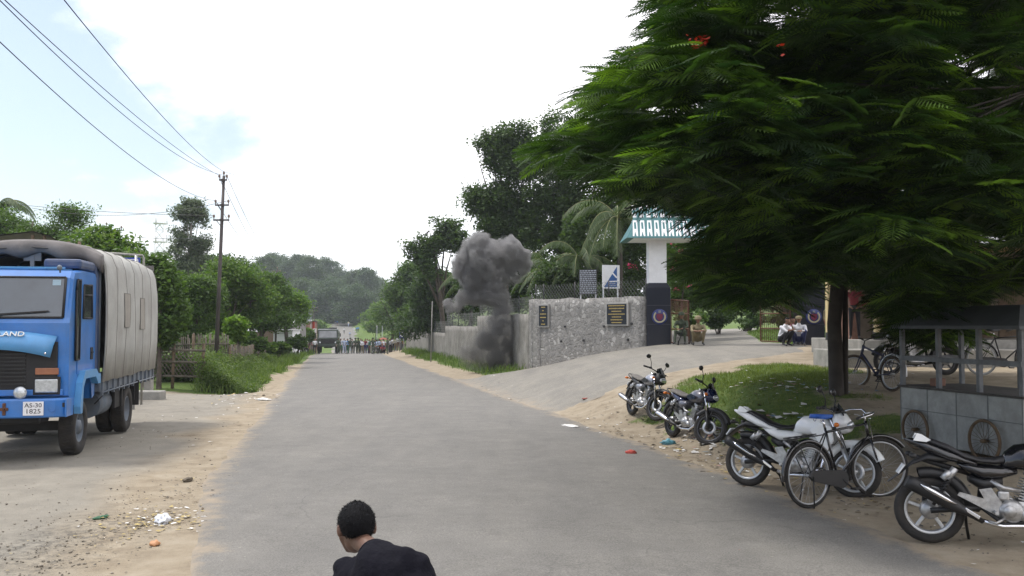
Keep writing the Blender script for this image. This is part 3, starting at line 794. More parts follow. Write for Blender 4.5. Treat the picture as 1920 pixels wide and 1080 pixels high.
m = wmb(gl); m2 = wmb(gl); sp_ = 13.55 / F * 35.4; nsh = int((gx1 - gx0 - .35) / sp_)
for k in range(nsh):
    xb = gx0 + .24 + k * sp_; wd = sp_ * .74; xs = .10
    outl = [(xb, .07), (xb + wd * .28, .38 - .1), (xb + wd * .5, .12), (xb + wd * .5, .12), (xb + wd * .72, .28), (xb + wd, .07), (xb + wd + xs * .2, .95), (xb + xs, .95)]
    outl = [(xb, .07), (xb + .06, .07), (xb + wd * .5, .34), (xb + wd - .06, .07), (xb + wd, .07), (xb + wd + .02, .93), (xb + .06, .93)]
    m.add([slope_pt(x, t, 0) for x, t in outl], [tuple(range(len(outl)))])
    m.mi = 1; m.add([slope_pt(xb + wd * f + .03, t, 0, .018) for f, t in ((.28, .46), (.66, .46), (.68, .82), (.32, .82))], [(0, 1, 2, 3)]); m.mi = 0
    q = [(xb + .05, .12), (xb + wd + .01, .12), (xb + wd, .92), (xb + .07, .92)]
    m.add([slope_pt(x, t, 1) for x, t in q], [(0, 1, 2, 3)])
    m.mi = 1; m.add([slope_pt(xb + wd * .5 + .03 + dx, .5 + dt, 1, .018) for dx, dt in ((-.09, 0), (0, -.22), (.09, 0), (0, .22))], [(0, 1, 2, 3)]); m.mi = 0
m.build('tile_pattern', [M_white, M_teal], roof)
# open leaf of the iron gate
def gate_leaf(a, b, label):
    o = empty('metal_gate_leaf', (a[0], a[1], hz(*a)), 0, label, 'gate'); z0 = o.location.z + .1; z1 = 1.0
    A = Vector((*a, 0)); B = Vector((*b, 0)); m = wmb(o.location)
    for t in (0, 1): p = A + (B - A) * t; m.box((p.x, p.y, (z0 + z1) / 2), (.06, .06, z1 - z0))
    for z in (z0, z0 + .55, z1 - .55, z1): m.tube([A + Vector((0, 0, z)), B + Vector((0, 0, z))], .028, 4)
    fr = m.build('gate_frame', [M_rust], o); m = wmb(o.location); n = 15
    for k in range(1, n): p = A + (B - A) * k / n; m.tube([(p.x, p.y, z0), (p.x, p.y, z1 - .02)], .011, 5)
    m.build('bars', [M_rust], o); return o
gate_leaf((PX1 + .62, 36.9), (PX1 + 1.75, 38.9), 'open rusty iron gate leaf folded back beside the left granite pillar')
gate_leaf((PX2 - .62, 36.9), (PX2 - 1.2, 39.2), 'open iron gate leaf in shade by the right granite pillar')

# shop building with veranda on the right
bl = Vector((13, 27.5, hz(13, 27.5)))
bld = empty('shop_building', bl, 0, 'low shop building with cream veranda columns and a tin roof behind the tree', 'building')
m = wmb(bl); m.box((15.75, 28.2, -.95), (11.4, 4.6, 1.0), bev=.02); m.build('plinth', [M_conc], bld)
m = wmb(bl); m.box((15.0, 25.15, -1.0), (12.9, 1.3, .62), bev=.02); m.build('step', [M_conc], bld)
for i, px in enumerate((1556, 1646, 1815, 1990)):
    x = XP(px, 26.3); m = wmb(bl); m.box((x, 26.3, .95), (.2, .2, 3.0 - .62), bev=.008); c_ = m.build('column', [M_cream], bld)
    m = wmb(bl); m.box((x, 26.3, -.345), (.215, .215, .22), bev=.006); m.build('column_base', [M_blackp], c_)
m = wmb(bl); m.box((16.0, 29.2, .9), (11.0, .2, 2.75)); wl1 = m.build('wall', [mat('dingy_plaster', (.20, .165, .125), .9, var=.35, scale=1.6, bump=.4, dust=.6, dustc=(.09, .08, .07))], bld)
m = wmb(bl); m.box((10.4, 28.3, .9), (.2, 1.6, 2.75)); m.build('side_wall', [M_brick], bld)
for x, w_ in ((13.4, .9), (14.8, 1.1), (16.2, 1.2)): m = wmb(bl); m.box((x, 29.09, .55), (w_, .05, 1.95)); d_ = m.build('door', [M_wood], bld)
m = wmb(bl)
for k in range(26): m.box((12.1, 29.07, -.4 + k * .075), (1.1, .03, .05))
m.build('rolling_shutter', [M_tin], bld)
m = wmb(bl); n = 120; rings = []
for k in range(n + 1):
    x = 8.9 + 13.2 * k / n; dz = .018 * math.sin(k * PI * .5) * 1.2
    rings.append([(x, 25.2, 2.28 + dz), (x, 30.4, 3.1 + dz), (x, 30.4, 3.085 + dz), (x, 25.2, 2.265 + dz)])
m.loft(rings, smooth=False); m.build('roof', [M_tin], bld)
m = wmb(bl)
for x in np.linspace(9.2, 21.5, 7): m.box((x, 27.7, 2.5), (.07, 5.2, .1), rot=(math.atan(.82 / 5.2), 0, 0))
m.box((15.3, 26.3, 2.17), (12.6, .12, .14)); m.build('rafters', [mat('tan_timber', (.28, .18, .09), .8, var=.3)], bld)

# ---- left side: poles, tower, fence, sheds
M_pole = mat('pole_dark_steel', (.055, .045, .042), .7, var=.35, scale=2)
M_pole_mast = M_pole
def insulator(mb, p): mb.tube([p, Vector(p) + Vector((0, 0, .07)), Vector(p) + Vector((0, 0, .1)), Vector(p) + Vector((0, 0, .19)), Vector(p) + Vector((0, 0, .22))], [.02, .02, .055, .05, .02], 8)
M_ins = mat('brown_porcelain', (.18, .13, .10), .3)
def elec_pole(px_b, Y, py_top, arms, label, zb=None, lean=0.0, r=.1):
    x = XP(px_b, Y); z0 = hz(x, Y); top = P(px_b, py_top, Y).z
    o = empty('utility_pole', (x, Y, z0), 0, label, 'utility pole'); h = top - z0
    m = MB(); m.tube([(0, 0, -.5), (lean * .5, 0, h * .5), (lean, 0, h)], [r, r * .85, r * .62], 10); m.build('mast', [M_pole], o); pts = []
    for (frac_py, wdt) in arms:
        z = P(px_b, frac_py, Y).z - z0; xx = lean * z / h
        m = MB(); m.box((xx, -.09, z), (wdt, .07, .07), bev=.005); m.box((xx, -.05, z), (.14, .16, .1)); m.tube([(xx - wdt * .33, -.08, z), (xx, -.09, z - .3)], .015, 4); ar = m.build('cross_arm', [M_pole], o)
        for sx in (-.47, .47):
            m = MB(); insulator(m, Vector((xx + sx * wdt, -.09, z + .035))); m.build('insulator', [M_ins], ar); pts.append(Vector((x + xx + sx * wdt, Y - .09, z0 + z + .2)))
    m = MB(); insulator(m, Vector((lean, 0, h))); m.build('insulator', [M_ins], o); pts.append(Vector((x + lean, Y, z0 + h + .2)))
    return o, pts
pole1, q1 = elec_pole(405, 41, 330, [(338, .36), (385, .62), (413, .72)], 'tall dark power pole with three crossarms behind the bamboo fence', lean=.28)
pole2, q2 = elec_pole(517, 82, 505, [(512, .6), (520, .7)], 'second power pole beside the road in front of the sheds', lean=.1)
pole3, q3 = elec_pole(588, 118, 575, [(579, 1.0), (586, 1.0)], 'distant power pole standing left of the army lorry', lean=.05)
pole4, q4 = elec_pole(197, 52, 424, [(432, 1.9), (440, 1.2)], 'wide crossarm power pole rising above the bushes behind the blue lorry')
for px, yb, yt, Y, lb in ((808, 658, 565, 66, 'thin grey pole in front of the long wall'), (1107, 0, 0, 0, '')):
    if not lb: continue
    x = XP(px, Y); o = empty('thin_pole', (x, Y, hz(x, Y)), 0, lb, 'pole'); m = MB(); m.tube([(0, 0, -.3), (.1, 0, P(px, yt, Y).z - o.location.z)], [.045, .035], 8); m.build('mast', [M_conc], o)
    m = MB(); m.box((.08, 0, P(px, yt + 4, Y).z - o.location.z), (.4, .04, .04)); m.build('cross_arm', [M_dark], o)
# overhead wires
def wire(a, b, sag, label, r=.011, grp='overhead power lines', tail=None):
    a = Vector(a); b = Vector(b); pts = []
    for k in range(29):
        t = k / 28; p = a + (b - a) * t; p.z -= sag * 4 * t * (1 - t); pts.append(p)
    m = wmb(a); m.tube(pts, r, 5); o = m.build('power_line', [M_dark]); o.location = a; tag(o, label, 'wire', grp); return o
wire(P(-6, -14, 13), q1[0], .25, 'power line from the top left corner to the pole, upper of the close pair', .009)
wire(P(-3, -2, 13.2), q1[1], .55, 'power line from the top left corner to the pole, lower of the close pair', .009)
wire(P(-5, 74, 13), q1[2], .5, 'lowest long power line coming in from the left picture edge to the pole', .009)
wire(P(114, -8, 12.5), q1[-1], .3, 'power line steepest of those coming from the top edge to the pole tip', .009)
wire(P(38, 384, 44), q1[4], .1, 'nearly level wire from the left bushes to the top of the tall pole', .011)
wire(P(60, 390, 44), q1[3], .5, 'sagging level wire from the left bushes to the tall pole', .011)
wire(q1[-1], P(620, 340, 78), .5, 'faint wire leaving the pole tip towards the upper right', .008)
wire(q1[0], q2[0], .6, 'wire from the tall pole down to the second pole, leftmost of the span', .012)
wire(q1[1], q2[1], .6, 'wire from the tall pole down to the second pole, second of the span', .012)
wire(q1[2], q2[3], .7, 'wire from the tall pole down to the second pole, rightmost of the span', .012)
wire(q2[1], q3[1], .8, 'wire between the second pole and the distant pole, upper one', .016)
wire(q2[3], q3[3], .9, 'wire between the second pole and the distant pole, lower one', .016)
wire(P(150, 424, 52), q1[4] + Vector((-.1, 0, -1)), .3, 'wire from the wide crossarm pole to the tall pole', .011)
wire(q3[0], P(745, 535, 108), 1.0, 'long wire crossing high over the road near the army lorry', .018)
# lattice telecom tower
tl = Vector((XP(297, 200), 200, 0)); tl.z = hz(tl.x, 200); tow = empty('telecom_tower', tl, R(20), 'white lattice telecom tower far behind the narrow tree', 'tower')
th_ = P(297, 412, 200).z - tl.z; m = MB(); m2 = MB()
for sx in (-1, 1):
    for sy in (-1, 1): m.tube([(sx * 1.3, sy * 1.3, 0), (sx * .85, sy * .85, th_)], .09, 5)
nl_ = 12
for k in range(nl_):
    z0, z1 = th_ * k / nl_, th_ * (k + 1) / nl_; a0_ = 1.3 - .45 * k / nl_; a1_ = 1.3 - .45 * (k + 1) / nl_
    for ax in range(4):
        c, s_ = math.cos(ax * PI / 2), math.sin(ax * PI / 2)
        def rt_(x, y, z): return (c * x - s_ * y, s_ * x + c * y, z)
        m2.tube([rt_(-a0_, a0_, z0), rt_(a1_, a1_, z1)], .05, 4); m2.tube([rt_(a0_, a0_, z0), rt_(-a1_, a1_, z1)], .05, 4); m2.tube([rt_(-a0_, a0_, z0), rt_(a0_, a0_, z0)], .05, 4)
m.build('leg_frame', [M_white], tow); m2.build('bracing', [M_white], tow)
for z in (th_ * .97, th_ * .82, th_ * .72):
    m = MB(); m.box((0, 0, z), (2.6, 2.6, .15)); 
    for a in range(3): m.tube([(1.5 * math.cos(a * 2.1), 1.5 * math.sin(a * 2.1), z - .2), (1.5 * math.cos(a * 2.1), 1.5 * math.sin(a * 2.1), z + 1.6)], .16, 6)
    m.build('antenna_platform', [M_white], tow)
# bamboo fence with a lattice gate
fy = 38.2
def bfence(xa, ya, xb, yb, h, label, seed):
    rr = random.Random(seed); o = empty('bamboo_fence', (xa, ya, hz(xa, ya)), 0, label, 'fence'); L_ = math.hypot(xb - xa, yb - ya); n = int(L_ / .085); m = wmb(o.location)
    for k in range(n):
        t = (k + rr.uniform(-.2, .2)) / n; x = xa + (xb - xa) * t; y = ya + (yb - ya) * t; z = hz(x, y); hh = h + rr.uniform(-.16, .16)
        m.tube([(x, y, z - .05), (x + rr.uniform(-.04, .04), y, z + hh)], .028 * rr.uniform(.7, 1.3), 5)
    m.build('pickets', [M_bamboo], o)
    for k in range(int(L_ / 1.8) + 1):
        t = min(1, k * 1.8 / L_); x = xa + (xb - xa) * t; y = ya + (yb - ya) * t - .06; z = hz(x, y); mm = wmb(o.location); mm.tube([(x, y, z - .2), (x + .03, y, z + h + .1)], .06, 7); mm.build('post', [M_wood], o)
    for f in (.3, .8): mm = wmb(o.location); mm.tube([(xa, ya - .07, hz(xa, ya) + h * f), (xb, yb - .07, hz(xb, yb) + h * f)], .032, 6); mm.build('rail', [M_bamboo], o)
    return o
bfence(XP(285, 41), 41, XP(432, 42.5), 42.5, 1.95, 'grey bamboo picket fence at the back, left of the tall pole', 1)
bfence(XP(432, 42.5), 42.5, XP(500, 66), 66, 1.35, 'weathered picket fence half buried in weeds along the roadside', 2)
xa, xb, fy = XP(270, 36.5), XP(381, 36.5), 36.5
o = empty('bamboo_gate', (xa, fy, hz(xa, fy)), 0, 'low bamboo gate with crossed lattice and three rails', 'gate'); m = wmb(o.location); z0 = hz(xb, fy)
ztop = P(300, 656, fy).z; zbot = P(300, 705, fy).z
for k in range(16):
    for sg in (-1, 1):
        x0 = xa + (xb - xa) * k / 15; x1 = x0 + sg * .75; m_ = 1
        za_, zb_ = zbot, ztop
        if x1 < xa: zb_ = za_ + (zb_ - za_) * (x0 - xa) / (x0 - x1); x1 = xa
        if x1 > xb: zb_ = za_ + (zb_ - za_) * (xb - x0) / (x1 - x0); x1 = xb
        m.tube([(x0, fy + .03 * sg, za_), (x1, fy + .03 * sg, zb_)], .02, 5)
m.build('lattice', [M_bamboo], o)
for z in (ztop, (ztop + zbot) / 2 + .05, zbot): mm = wmb(o.location); mm.tube([(xa - .1, fy - .08, z + .03), (xb + .15, fy - .08, z - .03)], .045, 7); mm.build('rail', [M_bamboo], o)
for x in (xa, (xa + xb) / 2, xb): mm = wmb(o.location); mm.tube([(x, fy - .02, hz(x, fy) - .2), (x + .05, fy - .02, ztop + .25)], .065, 7); mm.build('post', [M_wood], o)
# concrete stub post and slab by the lorry's tail
x, y = XP(281, 30.5), 30.5; m = MB(); m.box((0, 0, .25), (.26, .26, .9), bev=.03); o = m.build('concrete_post', [M_conc]); o.location = (x, y, hz(x, y)); tag(o, 'short grey concrete post on the ground behind the lorry', 'post')
x, y = XP(262, 29), 29; m = MB(); m.box((0, 0, .1), (1.6, .5, .36), bev=.04); o = m.build('concrete_slab', [M_conc]); o.location = (x, y, hz(x, y)); tag(o, 'low concrete slab lying beside the lorry rear wheels', 'slab')
# blue signs on a steel frame behind the lorry
def sign_text(o, mb_M, items, mat_=None):
    mb = MB()
    for txt, x, y, s_ in items: text_mesh(mb, txt, s_, mb_M @ Matrix.Translation((x, y, .03)), .003)
    mb.build('lettering', [mat_ or M_wpaint], o)
sy = 25.5
c = P(203, 520, sy); o = empty('shop_sign', (c.x, c.y, hz(c.x, c.y)), R(8), 'blue shop sign board with white letters seen between lorry cab and canvas', 'sign')
for z0_, z1_, nm in ((496, 514, 'panel'), (517, 540, 'panel')):
    za_, zb_ = P(203, z1_, sy).z - o.location.z, P(203, z0_, sy).z - o.location.z; m = MB(); m.box((.2, 0, (za_ + zb_) / 2), (1.1, .05, zb_ - za_)); m.build(nm, [M_bluesign], o)
for x in (-.3, .72): m = MB(); m.cyl((x, .06, -.2), (x, .06, P(203, 478, sy).z - o.location.z), .035); m.build('post', [M_steel], o)
def rowz(py): return P(203, py, sy).z - o.location.z
mb = MB()
for txt, px, py, s_ in (('VEN', 193, 505, .26), ('L S', 193, 523, .22), ('er.', 193, 534, .16)):
    xx = (px - 203) / F * sy; text_mesh(mb, txt, s_, Matrix.Translation((xx, -.03, rowz(py))) @ Matrix.Rotation(PI / 2, 4, 'X'), .004)
mb.build('lettering', [M_wpaint], o)
c = P(240, 490, 27); o = empty('framed_sign', (c.x, c.y, hz(c.x, c.y)), R(6), 'small blue sign with white border hung from a grey pipe frame above the canvas', 'sign'); zc = c.z - o.location.z
m = MB(); m.tube([(-.5, 0, zc + .24), (.42, 0, zc + .18), (.45, 0, zc + .1), (.45, 0, -.1)], .035, 8); m.tube([(-.5, 0, zc + .24), (-.5, 0, -.1)], .035, 8); m.build('pipe_frame', [M_conc], o)
m = MB(); m.box((.02, -.03, zc - .1), (.68, .04, .42)); m.build('panel', [M_bluesign], o)
m = MB()
for dx, dz, w_, h_ in ((0, .15, .56, .02), (0, -.15, .56, .02), (-.28, 0, .02, .3), (.28, 0, .02, .3), (.16, .02, .12, .02), (.16, .1, .12, .02), (.1, .06, .02, .1), (.22, .06, .02, .1)): m.box((.02 + dx, -.054, zc - .1 + dz), (w_, .006, h_))
m.build('white_border', [M_wpaint], o)
# tin lean-to roof behind the lorry
o = empty('lean_to_shed', (XP(35, 27), 27, hz(XP(35, 27), 27)), 0, 'open shed with thin dark tin roof behind the lorry canvas', 'shed'); ol = o.location
zr = P(35, 437, 27).z
m = wmb(ol); a = P(-60, 447, 27); b = P(62, 433, 27); c = P(92, 441, 27); m.add([a, b, c, c + Vector((0, 2.5, -.5)), b + Vector((0, 2.5, -.5)), a + Vector((0, 2.5, -.5))], [(0, 1, 4, 5), (1, 2, 3, 4)])
lo_ = [v for v in (a, b, c, c + Vector((0, 2.5, -.5)), b + Vector((0, 2.5, -.5)), a + Vector((0, 2.5, -.5)))]; m.add([v - Vector((0, 0, .04)) for v in lo_], [(0, 1, 4, 5), (1, 2, 3, 4)]); m.build('roof', [mat('dark_sheet', (.10, .095, .09), .7, var=.3, scale=3)], o)
for px in (-50, 58, 80):
    for dy in (.1, 2.3): p = P(px, 446, 27); m = wmb(ol); m.cyl((p.x, 27 + dy, hz(p.x, 27) - .1), (p.x, 27 + dy, p.z + .1), .05, seg=7); m.build('post', [M_wood], o)
# sheds, banner and hoarding by the left roadside
def shed(px0, px1, py_e, py_r, py_b, Y, depth, wallm, roofm, label, name='tin_roof_house', gable=False, openings=2):
    x0, x1 = XP(px0, Y), XP(px1, Y); zb_ = min(P(px0, py_b, Y).z, hz(x0, Y)); ze = P(px0, py_e, Y).z; zr_ = P(px0, py_r, Y).z
    o = empty(name, ((x0 + x1) / 2, Y, hz((x0 + x1) / 2, Y)), 0, label, 'house'); m = wmb(o.location); m.box(((x0 + x1) / 2, Y + depth / 2, (zb_ - .4 + ze) / 2), (x1 - x0 - .5, depth - .6, ze - zb_ + .4)); m.build('wall', [wallm], o)
    m = wmb(o.location); n = max(8, int((x1 - x0) / .15)); rings = []
    for k in range(n + 1):
        x = x0 + (x1 - x0) * k / n; d = .03 * (k % 2)
        rings.append([(x, Y, ze + d), (x, Y + depth / 2, zr_ + d), (x, Y + depth, ze + d), (x, Y + depth, ze + d - .03), (x, Y + depth / 2, zr_ + d - .03), (x, Y, ze + d - .03)])
    m.loft(rings, smooth=False); m.build('roof', [roofm], o)
    for k in range(openings):
        xx = x0 + (x1 - x0) * (k + .6) / (openings + .2); m = wmb(o.location); m.box((xx, Y + .3, zb_ + (ze - zb_) * .5), (.9, .06, (ze - zb_) * .55)); m.build('window', [M_dark], o)
    return o
M_wtin = mat('pale_tin', (.55, .57, .58), .5, .2, var=.2, scale=.8, dust=.4)
shed(474, 516, 605.5, 598, 632, 92, 7, M_conc, M_wtin, 'grey house with pale tin roof behind the roadside trees', openings=2)
shed(509, 551, 605.5, 598.5, 630, 93, 7, mat('grey_wash', (.22, .21, .2), .9, var=.3, scale=.6), M_wtin, 'longer grey house with tin roof right of the second pole', openings=3)
shed(558, 580, 603, 600, 622, 110, 6, M_brick, M_tin, 'small brick house below the hoarding', openings=1)
o = shed(430, 483, 622, 601, 645, 70, 6, M_wood, M_tin, 'old wooden hut with sloping tin roof behind the picket fence', name='wooden_hut', openings=1)
# white banner wall
x0, x1 = XP(498, 84), XP(549, 84); o = empty('white_shed', ((x0 + x1) / 2, 84, hz(x0, 84)), 0, 'low white painted tin shed front beside the second pole', 'shed'); m = wmb(o.location); zt_, zb_ = P(500, 619.5, 84).z, hz(x0, 84) - .3
m.box(((x0 + x1) / 2, 85.5, (zt_ + zb_) / 2), (x1 - x0, 3, zt_ - zb_), bev=.03); m.build('wall', [M_wpaint], o); m = wmb(o.location); m.box(((x0 + x1) / 2, 85.4, zt_ + .03), (x1 - x0 + .3, 3.4, .06)); m.build('roof', [M_wtin], o)
m = wmb(o.location); m.box(((x0 + x1) / 2, 83.99, zt_ - .28), (x1 - x0 - .1, .03, .04)); m.build('batten', [M_tin], o)
# hoarding
Yh = 112; x0, x1 = XP(560, Yh), XP(584, Yh); o = empty('hoarding', ((x0 + x1) / 2, Yh, hz(x0, Yh)), 0, 'large empty roadside hoarding frame on posts', 'billboard'); zt_, zb_ = P(560, 588, Yh).z, P(560, 604, Yh).z
m = wmb(o.location); m.box(((x0 + x1) / 2, Yh, (zt_ + zb_) / 2), (x1 - x0, .12, zt_ - zb_)); m.build('panel', [mat('faded_panel', (.33, .36, .38), .6, var=.3, scale=.7)], o)
m = wmb(o.location)
for k in range(7): x = x0 + (x1 - x0) * k / 6; m.box((x, Yh - .08, (zt_ + zb_) / 2), (.05, .05, zt_ - zb_))
for z in (zt_, zb_, (zt_ + zb_) / 2): m.box(((x0 + x1) / 2, Yh - .1, z), (x1 - x0 + .1, .06, .07))
m.build('frame', [M_steel], o)
for x in (x0 + .1, x1 - .1): m = wmb(o.location); m.cyl((x, Yh, hz(x, Yh) - .3), (x, Yh, zb_ + .1), .08); m.build('post', [M_steel], o)
for px, py0, py1, Y, mt_, lb in ((587, 603, 620, 113, mat('sign_red', (.45, .06, .04), .5), 'narrow red roadside sign left of the army lorry'), (590, 616, 624, 112, M_wpaint, 'small white roadside board left of the army lorry')):
    o, Mx, w, h = board('roadside_sign', px - 3.2, px + 3.2, py0, py1, Y, 0, lb, 'sign', mt_)
# round blue and white signs by the crowd on the right
Ys = 104; xx = 757
o, Mx, w, h = board('round_logo_sign', 749, 757.5, 618, 634.5, 102, 0, 'dark blue sign with a white ring emblem beside the end of the wall', 'sign', mat('navy', (.02, .02, .14), .5))
mb = MB(); mb.M = Mx; mb.torus((0.02, -h * .12, .03), .15, .045, 'z', 20, 6, squash=.3); mb.torus((0.02, h * .14, .03), .09, .03, 'z', 20, 6, squash=.3); mb.build('emblem', [M_wpaint], o)
o, Mx, w, h = board('white_blue_sign', 751, 758, 594, 612, 118, 0, 'white sign with blue disc over a yellow strip above the crowd', 'sign', M_wpaint)
mb = MB(); mb.M = Mx; mb.lathe((.03, h * .15, .03), [(0, .0), (.14, .0), (.14, -.02)], 'z', 20); mb.build('disc', [mat('cyan_blue', (.05, .25, .45), .5)], o)
mb = MB(); mb.M = Mx; mb.box((0, -h * .38, .03), (w, h * .22, .02)); mb.build('strip', [mat('ochre', (.6, .35, .05), .5)], o)
# goal-like pipe frame on the far verge
x0, x1 = XP(707, 170), XP(717, 170); o = empty('pipe_frame', (x0, 170, hz(x0, 170)), 0, 'white pipe frame standing on the far grassy verge', 'frame'); 
for x in (x0, x1): m = wmb(o.location); m.cyl((x, 170, hz(x, 170) - .2), (x, 170, P(707, 607, 170).z), .04, seg=6); m.build('post', [M_steel], o)
m = wmb(o.location); m.tube([(x0, 170, P(707, 607, 170).z), (x1, 170, P(707, 607, 170).z)], .04, 6); m.build('crossbar', [M_steel], o)
# ---------------------------------------------------------------- vegetation
M_bark = mat('bark', (.075, .06, .048), .95, var=.4, scale=5, bump=.8)
M_barkd = mat('dark_bark', (.05, .042, .036), .95, var=.35, scale=3, bump=.8)
def leaf_quads(C, size, g, updir=.5, aspect=.5, droop=0.0):
    n = len(C); d = g.normal(size=(n, 3)); d[:, 2] = d[:, 2] * .6 - droop; d /= np.linalg.norm(d, axis=1)[:, None]
    nrm = g.normal(size=(n, 3)); nrm[:, 2] = np.abs(nrm[:, 2]) + updir * 2
    w = np.cross(d, nrm); w /= (np.linalg.norm(w, axis=1)[:, None] + 1e-9)
    s = (size * g.uniform(.6, 1.35, n))[:, None]; asp = aspect
    V = np.stack([C - d * s * .5, C + w * s * asp * .5 - d * s * .05, C + d * s * .5, C - w * s * asp * .5 - d * s * .05], 1)
    return V.reshape(-1, 3)
def clumps(blobs, n_cl, rc, per, g, thr=.0, shell=.5, flat=.6, hang=0.0):
    """points in clumps spread through ellipsoid blobs"""
    B = np.array(blobs, float); vol = (B[:, 3] * B[:, 4] * B[:, 5]) ** .67; pb = vol / vol.sum(); out = []
    k = g.choice(len(B), n_cl, p=pb); v = g.normal(size=(n_cl, 3)); v /= np.linalg.norm(v, axis=1)[:, None]
    r = g.uniform(shell ** 2, 1, n_cl) ** .5; v *= r[:, None]
    cc = B[k, :3] + v * B[k, 3:6]
    # uneven outline
    ph = g.uniform(0, 6, 3); bump = np.sin(cc * (2.6 / rc * .35) + ph).sum(1) / 3
    cc = cc[bump > -.62 + thr]
    so_ = g.uniform(0, 50, 3); gn = np.array([mnoise.noise(Vector(tuple(c / (rc * 2.4) + so_))) for c in cc]); cc = cc[gn > -.16 + thr * .8]
    rs = rc * g.uniform(.6, 1.35, len(cc))
    off = np.clip(g.normal(size=(len(cc), per, 3)), -1.5, 1.5) * .5; off *= rs[:, None, None]; off[:, :, 2] *= flat; off[:, :, 2] -= np.abs(g.normal(size=(len(cc), per))) * hang * rs[:, None]
    return (cc[:, None, :] + off).reshape(-1, 3), cc
def quads_obj(name, V, m, parent, loc):
    V = V - np.array(loc)[None, :]
    return np_mesh(name, V, np.arange(len(V)).reshape(-1, 4), [m], parent)
def tree(name, label, base, blobs, m, leaf, n_cl, rc, per, seed, cat='tree', trunk_r=.2, group=None, bark=None, thr=0, hang=0.0, flat=.6, shell=.5, aspect=.5, trunk=True, limbs=6, droop=0.0, lean=(0, 0)):
    g = np.random.default_rng(seed); o = empty(name, base, 0, label, cat, group)
    pts, cc = clumps(blobs, n_cl, rc, per, g, thr, shell, flat, hang)
    zmin = base[2] + .05; pts = pts[pts[:, 2] > zmin]
    V = leaf_quads(pts, leaf, g, aspect=aspect, droop=droop); quads_obj('crown' if trunk else 'foliage', V, m, o, base)
    mb = MB(); B = np.array(blobs, float); b0 = Vector(base); top = Vector((B[:, 0].mean(), B[:, 1].mean(), B[:, 2].mean() * .6 + B[:, 2].max() * .4)) - b0
    if trunk:
        fork = Vector((top.x * .35 + lean[0], top.y * .35 + lean[1], top.z * .45)); r = trunk_r
        mb.tube([(0, 0, -.3), (0, 0, 0), fork * .5 + Vector((.1 * r, 0, 0)), fork, fork * .4 + top * .6, top], [r * 1.35, r * 1.1, r * .9, r * .8, r * .5, r * .15], 9)
        rr = random.Random(seed); sel = list(range(len(cc))); rr.shuffle(sel)
        for k in range(min(len(blobs), 9)):
            t = Vector(B[k, :3]) - b0; mid = fork * .5 + t * .5 + Vector((rr.uniform(-.3, .3), rr.uniform(-.3, .3), .2)); mb.tube([fork * rr.uniform(.75, 1), mid, t], [r * .5, r * .32, r * .1], 6)
        for k in sel[:limbs * 4]:
            t = Vector(cc[k]) - b0; j = int(np.argmin(((B[:, :3] - cc[k]) ** 2).sum(1))); s = Vector(B[j, :3]) - b0
            mb.tube([s, (s + t) * .5 + Vector((0, 0, -.1 * rc)), t], [r * .2, r * .12, r * .04], 4)
        mb.build('trunk', [bark or M_bark], o)
    else:
        rr = random.Random(seed)
        for k in range(7): t = Vector(cc[rr.randrange(len(cc))]) - b0; mb.tube([(rr.uniform(-.15, .15), 0, -.1), t * .5 + Vector((0, 0, .05)), t], [.03, .022, .008], 5)
        mb.build('stem', [M_bark], o)
    return o
def tpx(name, label, px, Y, blobs_px, m, leaf, n_cl, rc, per, seed, dscale=1.0, zb=None, **kw):
    """blobs (px,py,rx,ry[,dY]) as seen in the photo, given real size and depth at distance Y"""
    bl = []
    for b in blobs_px:
        dY = b[4] if len(b) > 4 else 0; y = Y + dY; c = P(b[0], b[1], y); s = y / F
        bl.append((c.x, c.y, c.z, b[2] * s, b[2] * s * dscale, b[3] * s))
    x = XP(px, Y); z = hz(x, Y) if zb is None else zb
    return tree(name, label, (x, Y, z), bl, m, leaf, n_cl, rc, per, seed, **kw)
G_mid = leafmat('leaf_mid_green', (.045, .085, .022), (.10, .165, .04))
G_dark = leafmat('leaf_dark_green', (.028, .055, .020), (.065, .11, .034), .3)
G_deep = leafmat('leaf_deep_green', (.034, .062, .024), (.08, .125, .042), .35)
G_bright = leafmat('leaf_bright_green', (.07, .14, .02), (.15, .23, .04), .4)
G_grey = leafmat('leaf_grey_green', (.08, .11, .07), (.16, .19, .12), .45, tc_=(1.2, 1.3, .9))
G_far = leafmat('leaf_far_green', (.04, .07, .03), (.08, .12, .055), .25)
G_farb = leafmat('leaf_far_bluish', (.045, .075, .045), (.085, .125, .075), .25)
G_fresh = leafmat('leaf_fresh_green', (.05, .11, .02), (.13, .19, .04), .35)
# left
tpx('feathery_tree', 'feathery mid green tree behind the canvas, leftmost in the photo', 40, 50, [(10, 425, 60, 38), (60, 430, 45, 30), (110, 415, 45, 28), (140, 400, 26, 20), (90, 445, 80, 30), (-40, 430, 60, 50)], G_mid, .17, 460, .7, 70, 1, trunk_r=.22)
tpx('leafy_tree', 'leafy tree with drooping sprays above the lorry canvas', 215, 40, [(180, 450, 45, 25), (225, 465, 50, 28), (262, 468, 25, 18), (200, 480, 70, 30)], G_fresh, .24, 300, .55, 34, 2, thr=.1, trunk_r=.14)
tpx('loose_shrub', 'loose shrub of big leaves beside the back end of the canvas', 300, 36, [(298, 540, 30, 40), (308, 590, 32, 44), (296, 625, 26, 30), (295, 500, 20, 18)], G_mid, .24, 420, .5, 36, 3, trunk_r=.1, cat='shrub')
tpx('dark_round_tree', 'dark rounded tree behind the bamboo gate, left of the power pole', 345, 50, [(345, 560, 45, 45), (370, 600, 45, 50), (330, 610, 40, 60), (385, 550, 35, 30)], G_mid, .2, 560, .7, 64, 4, trunk_r=.2)
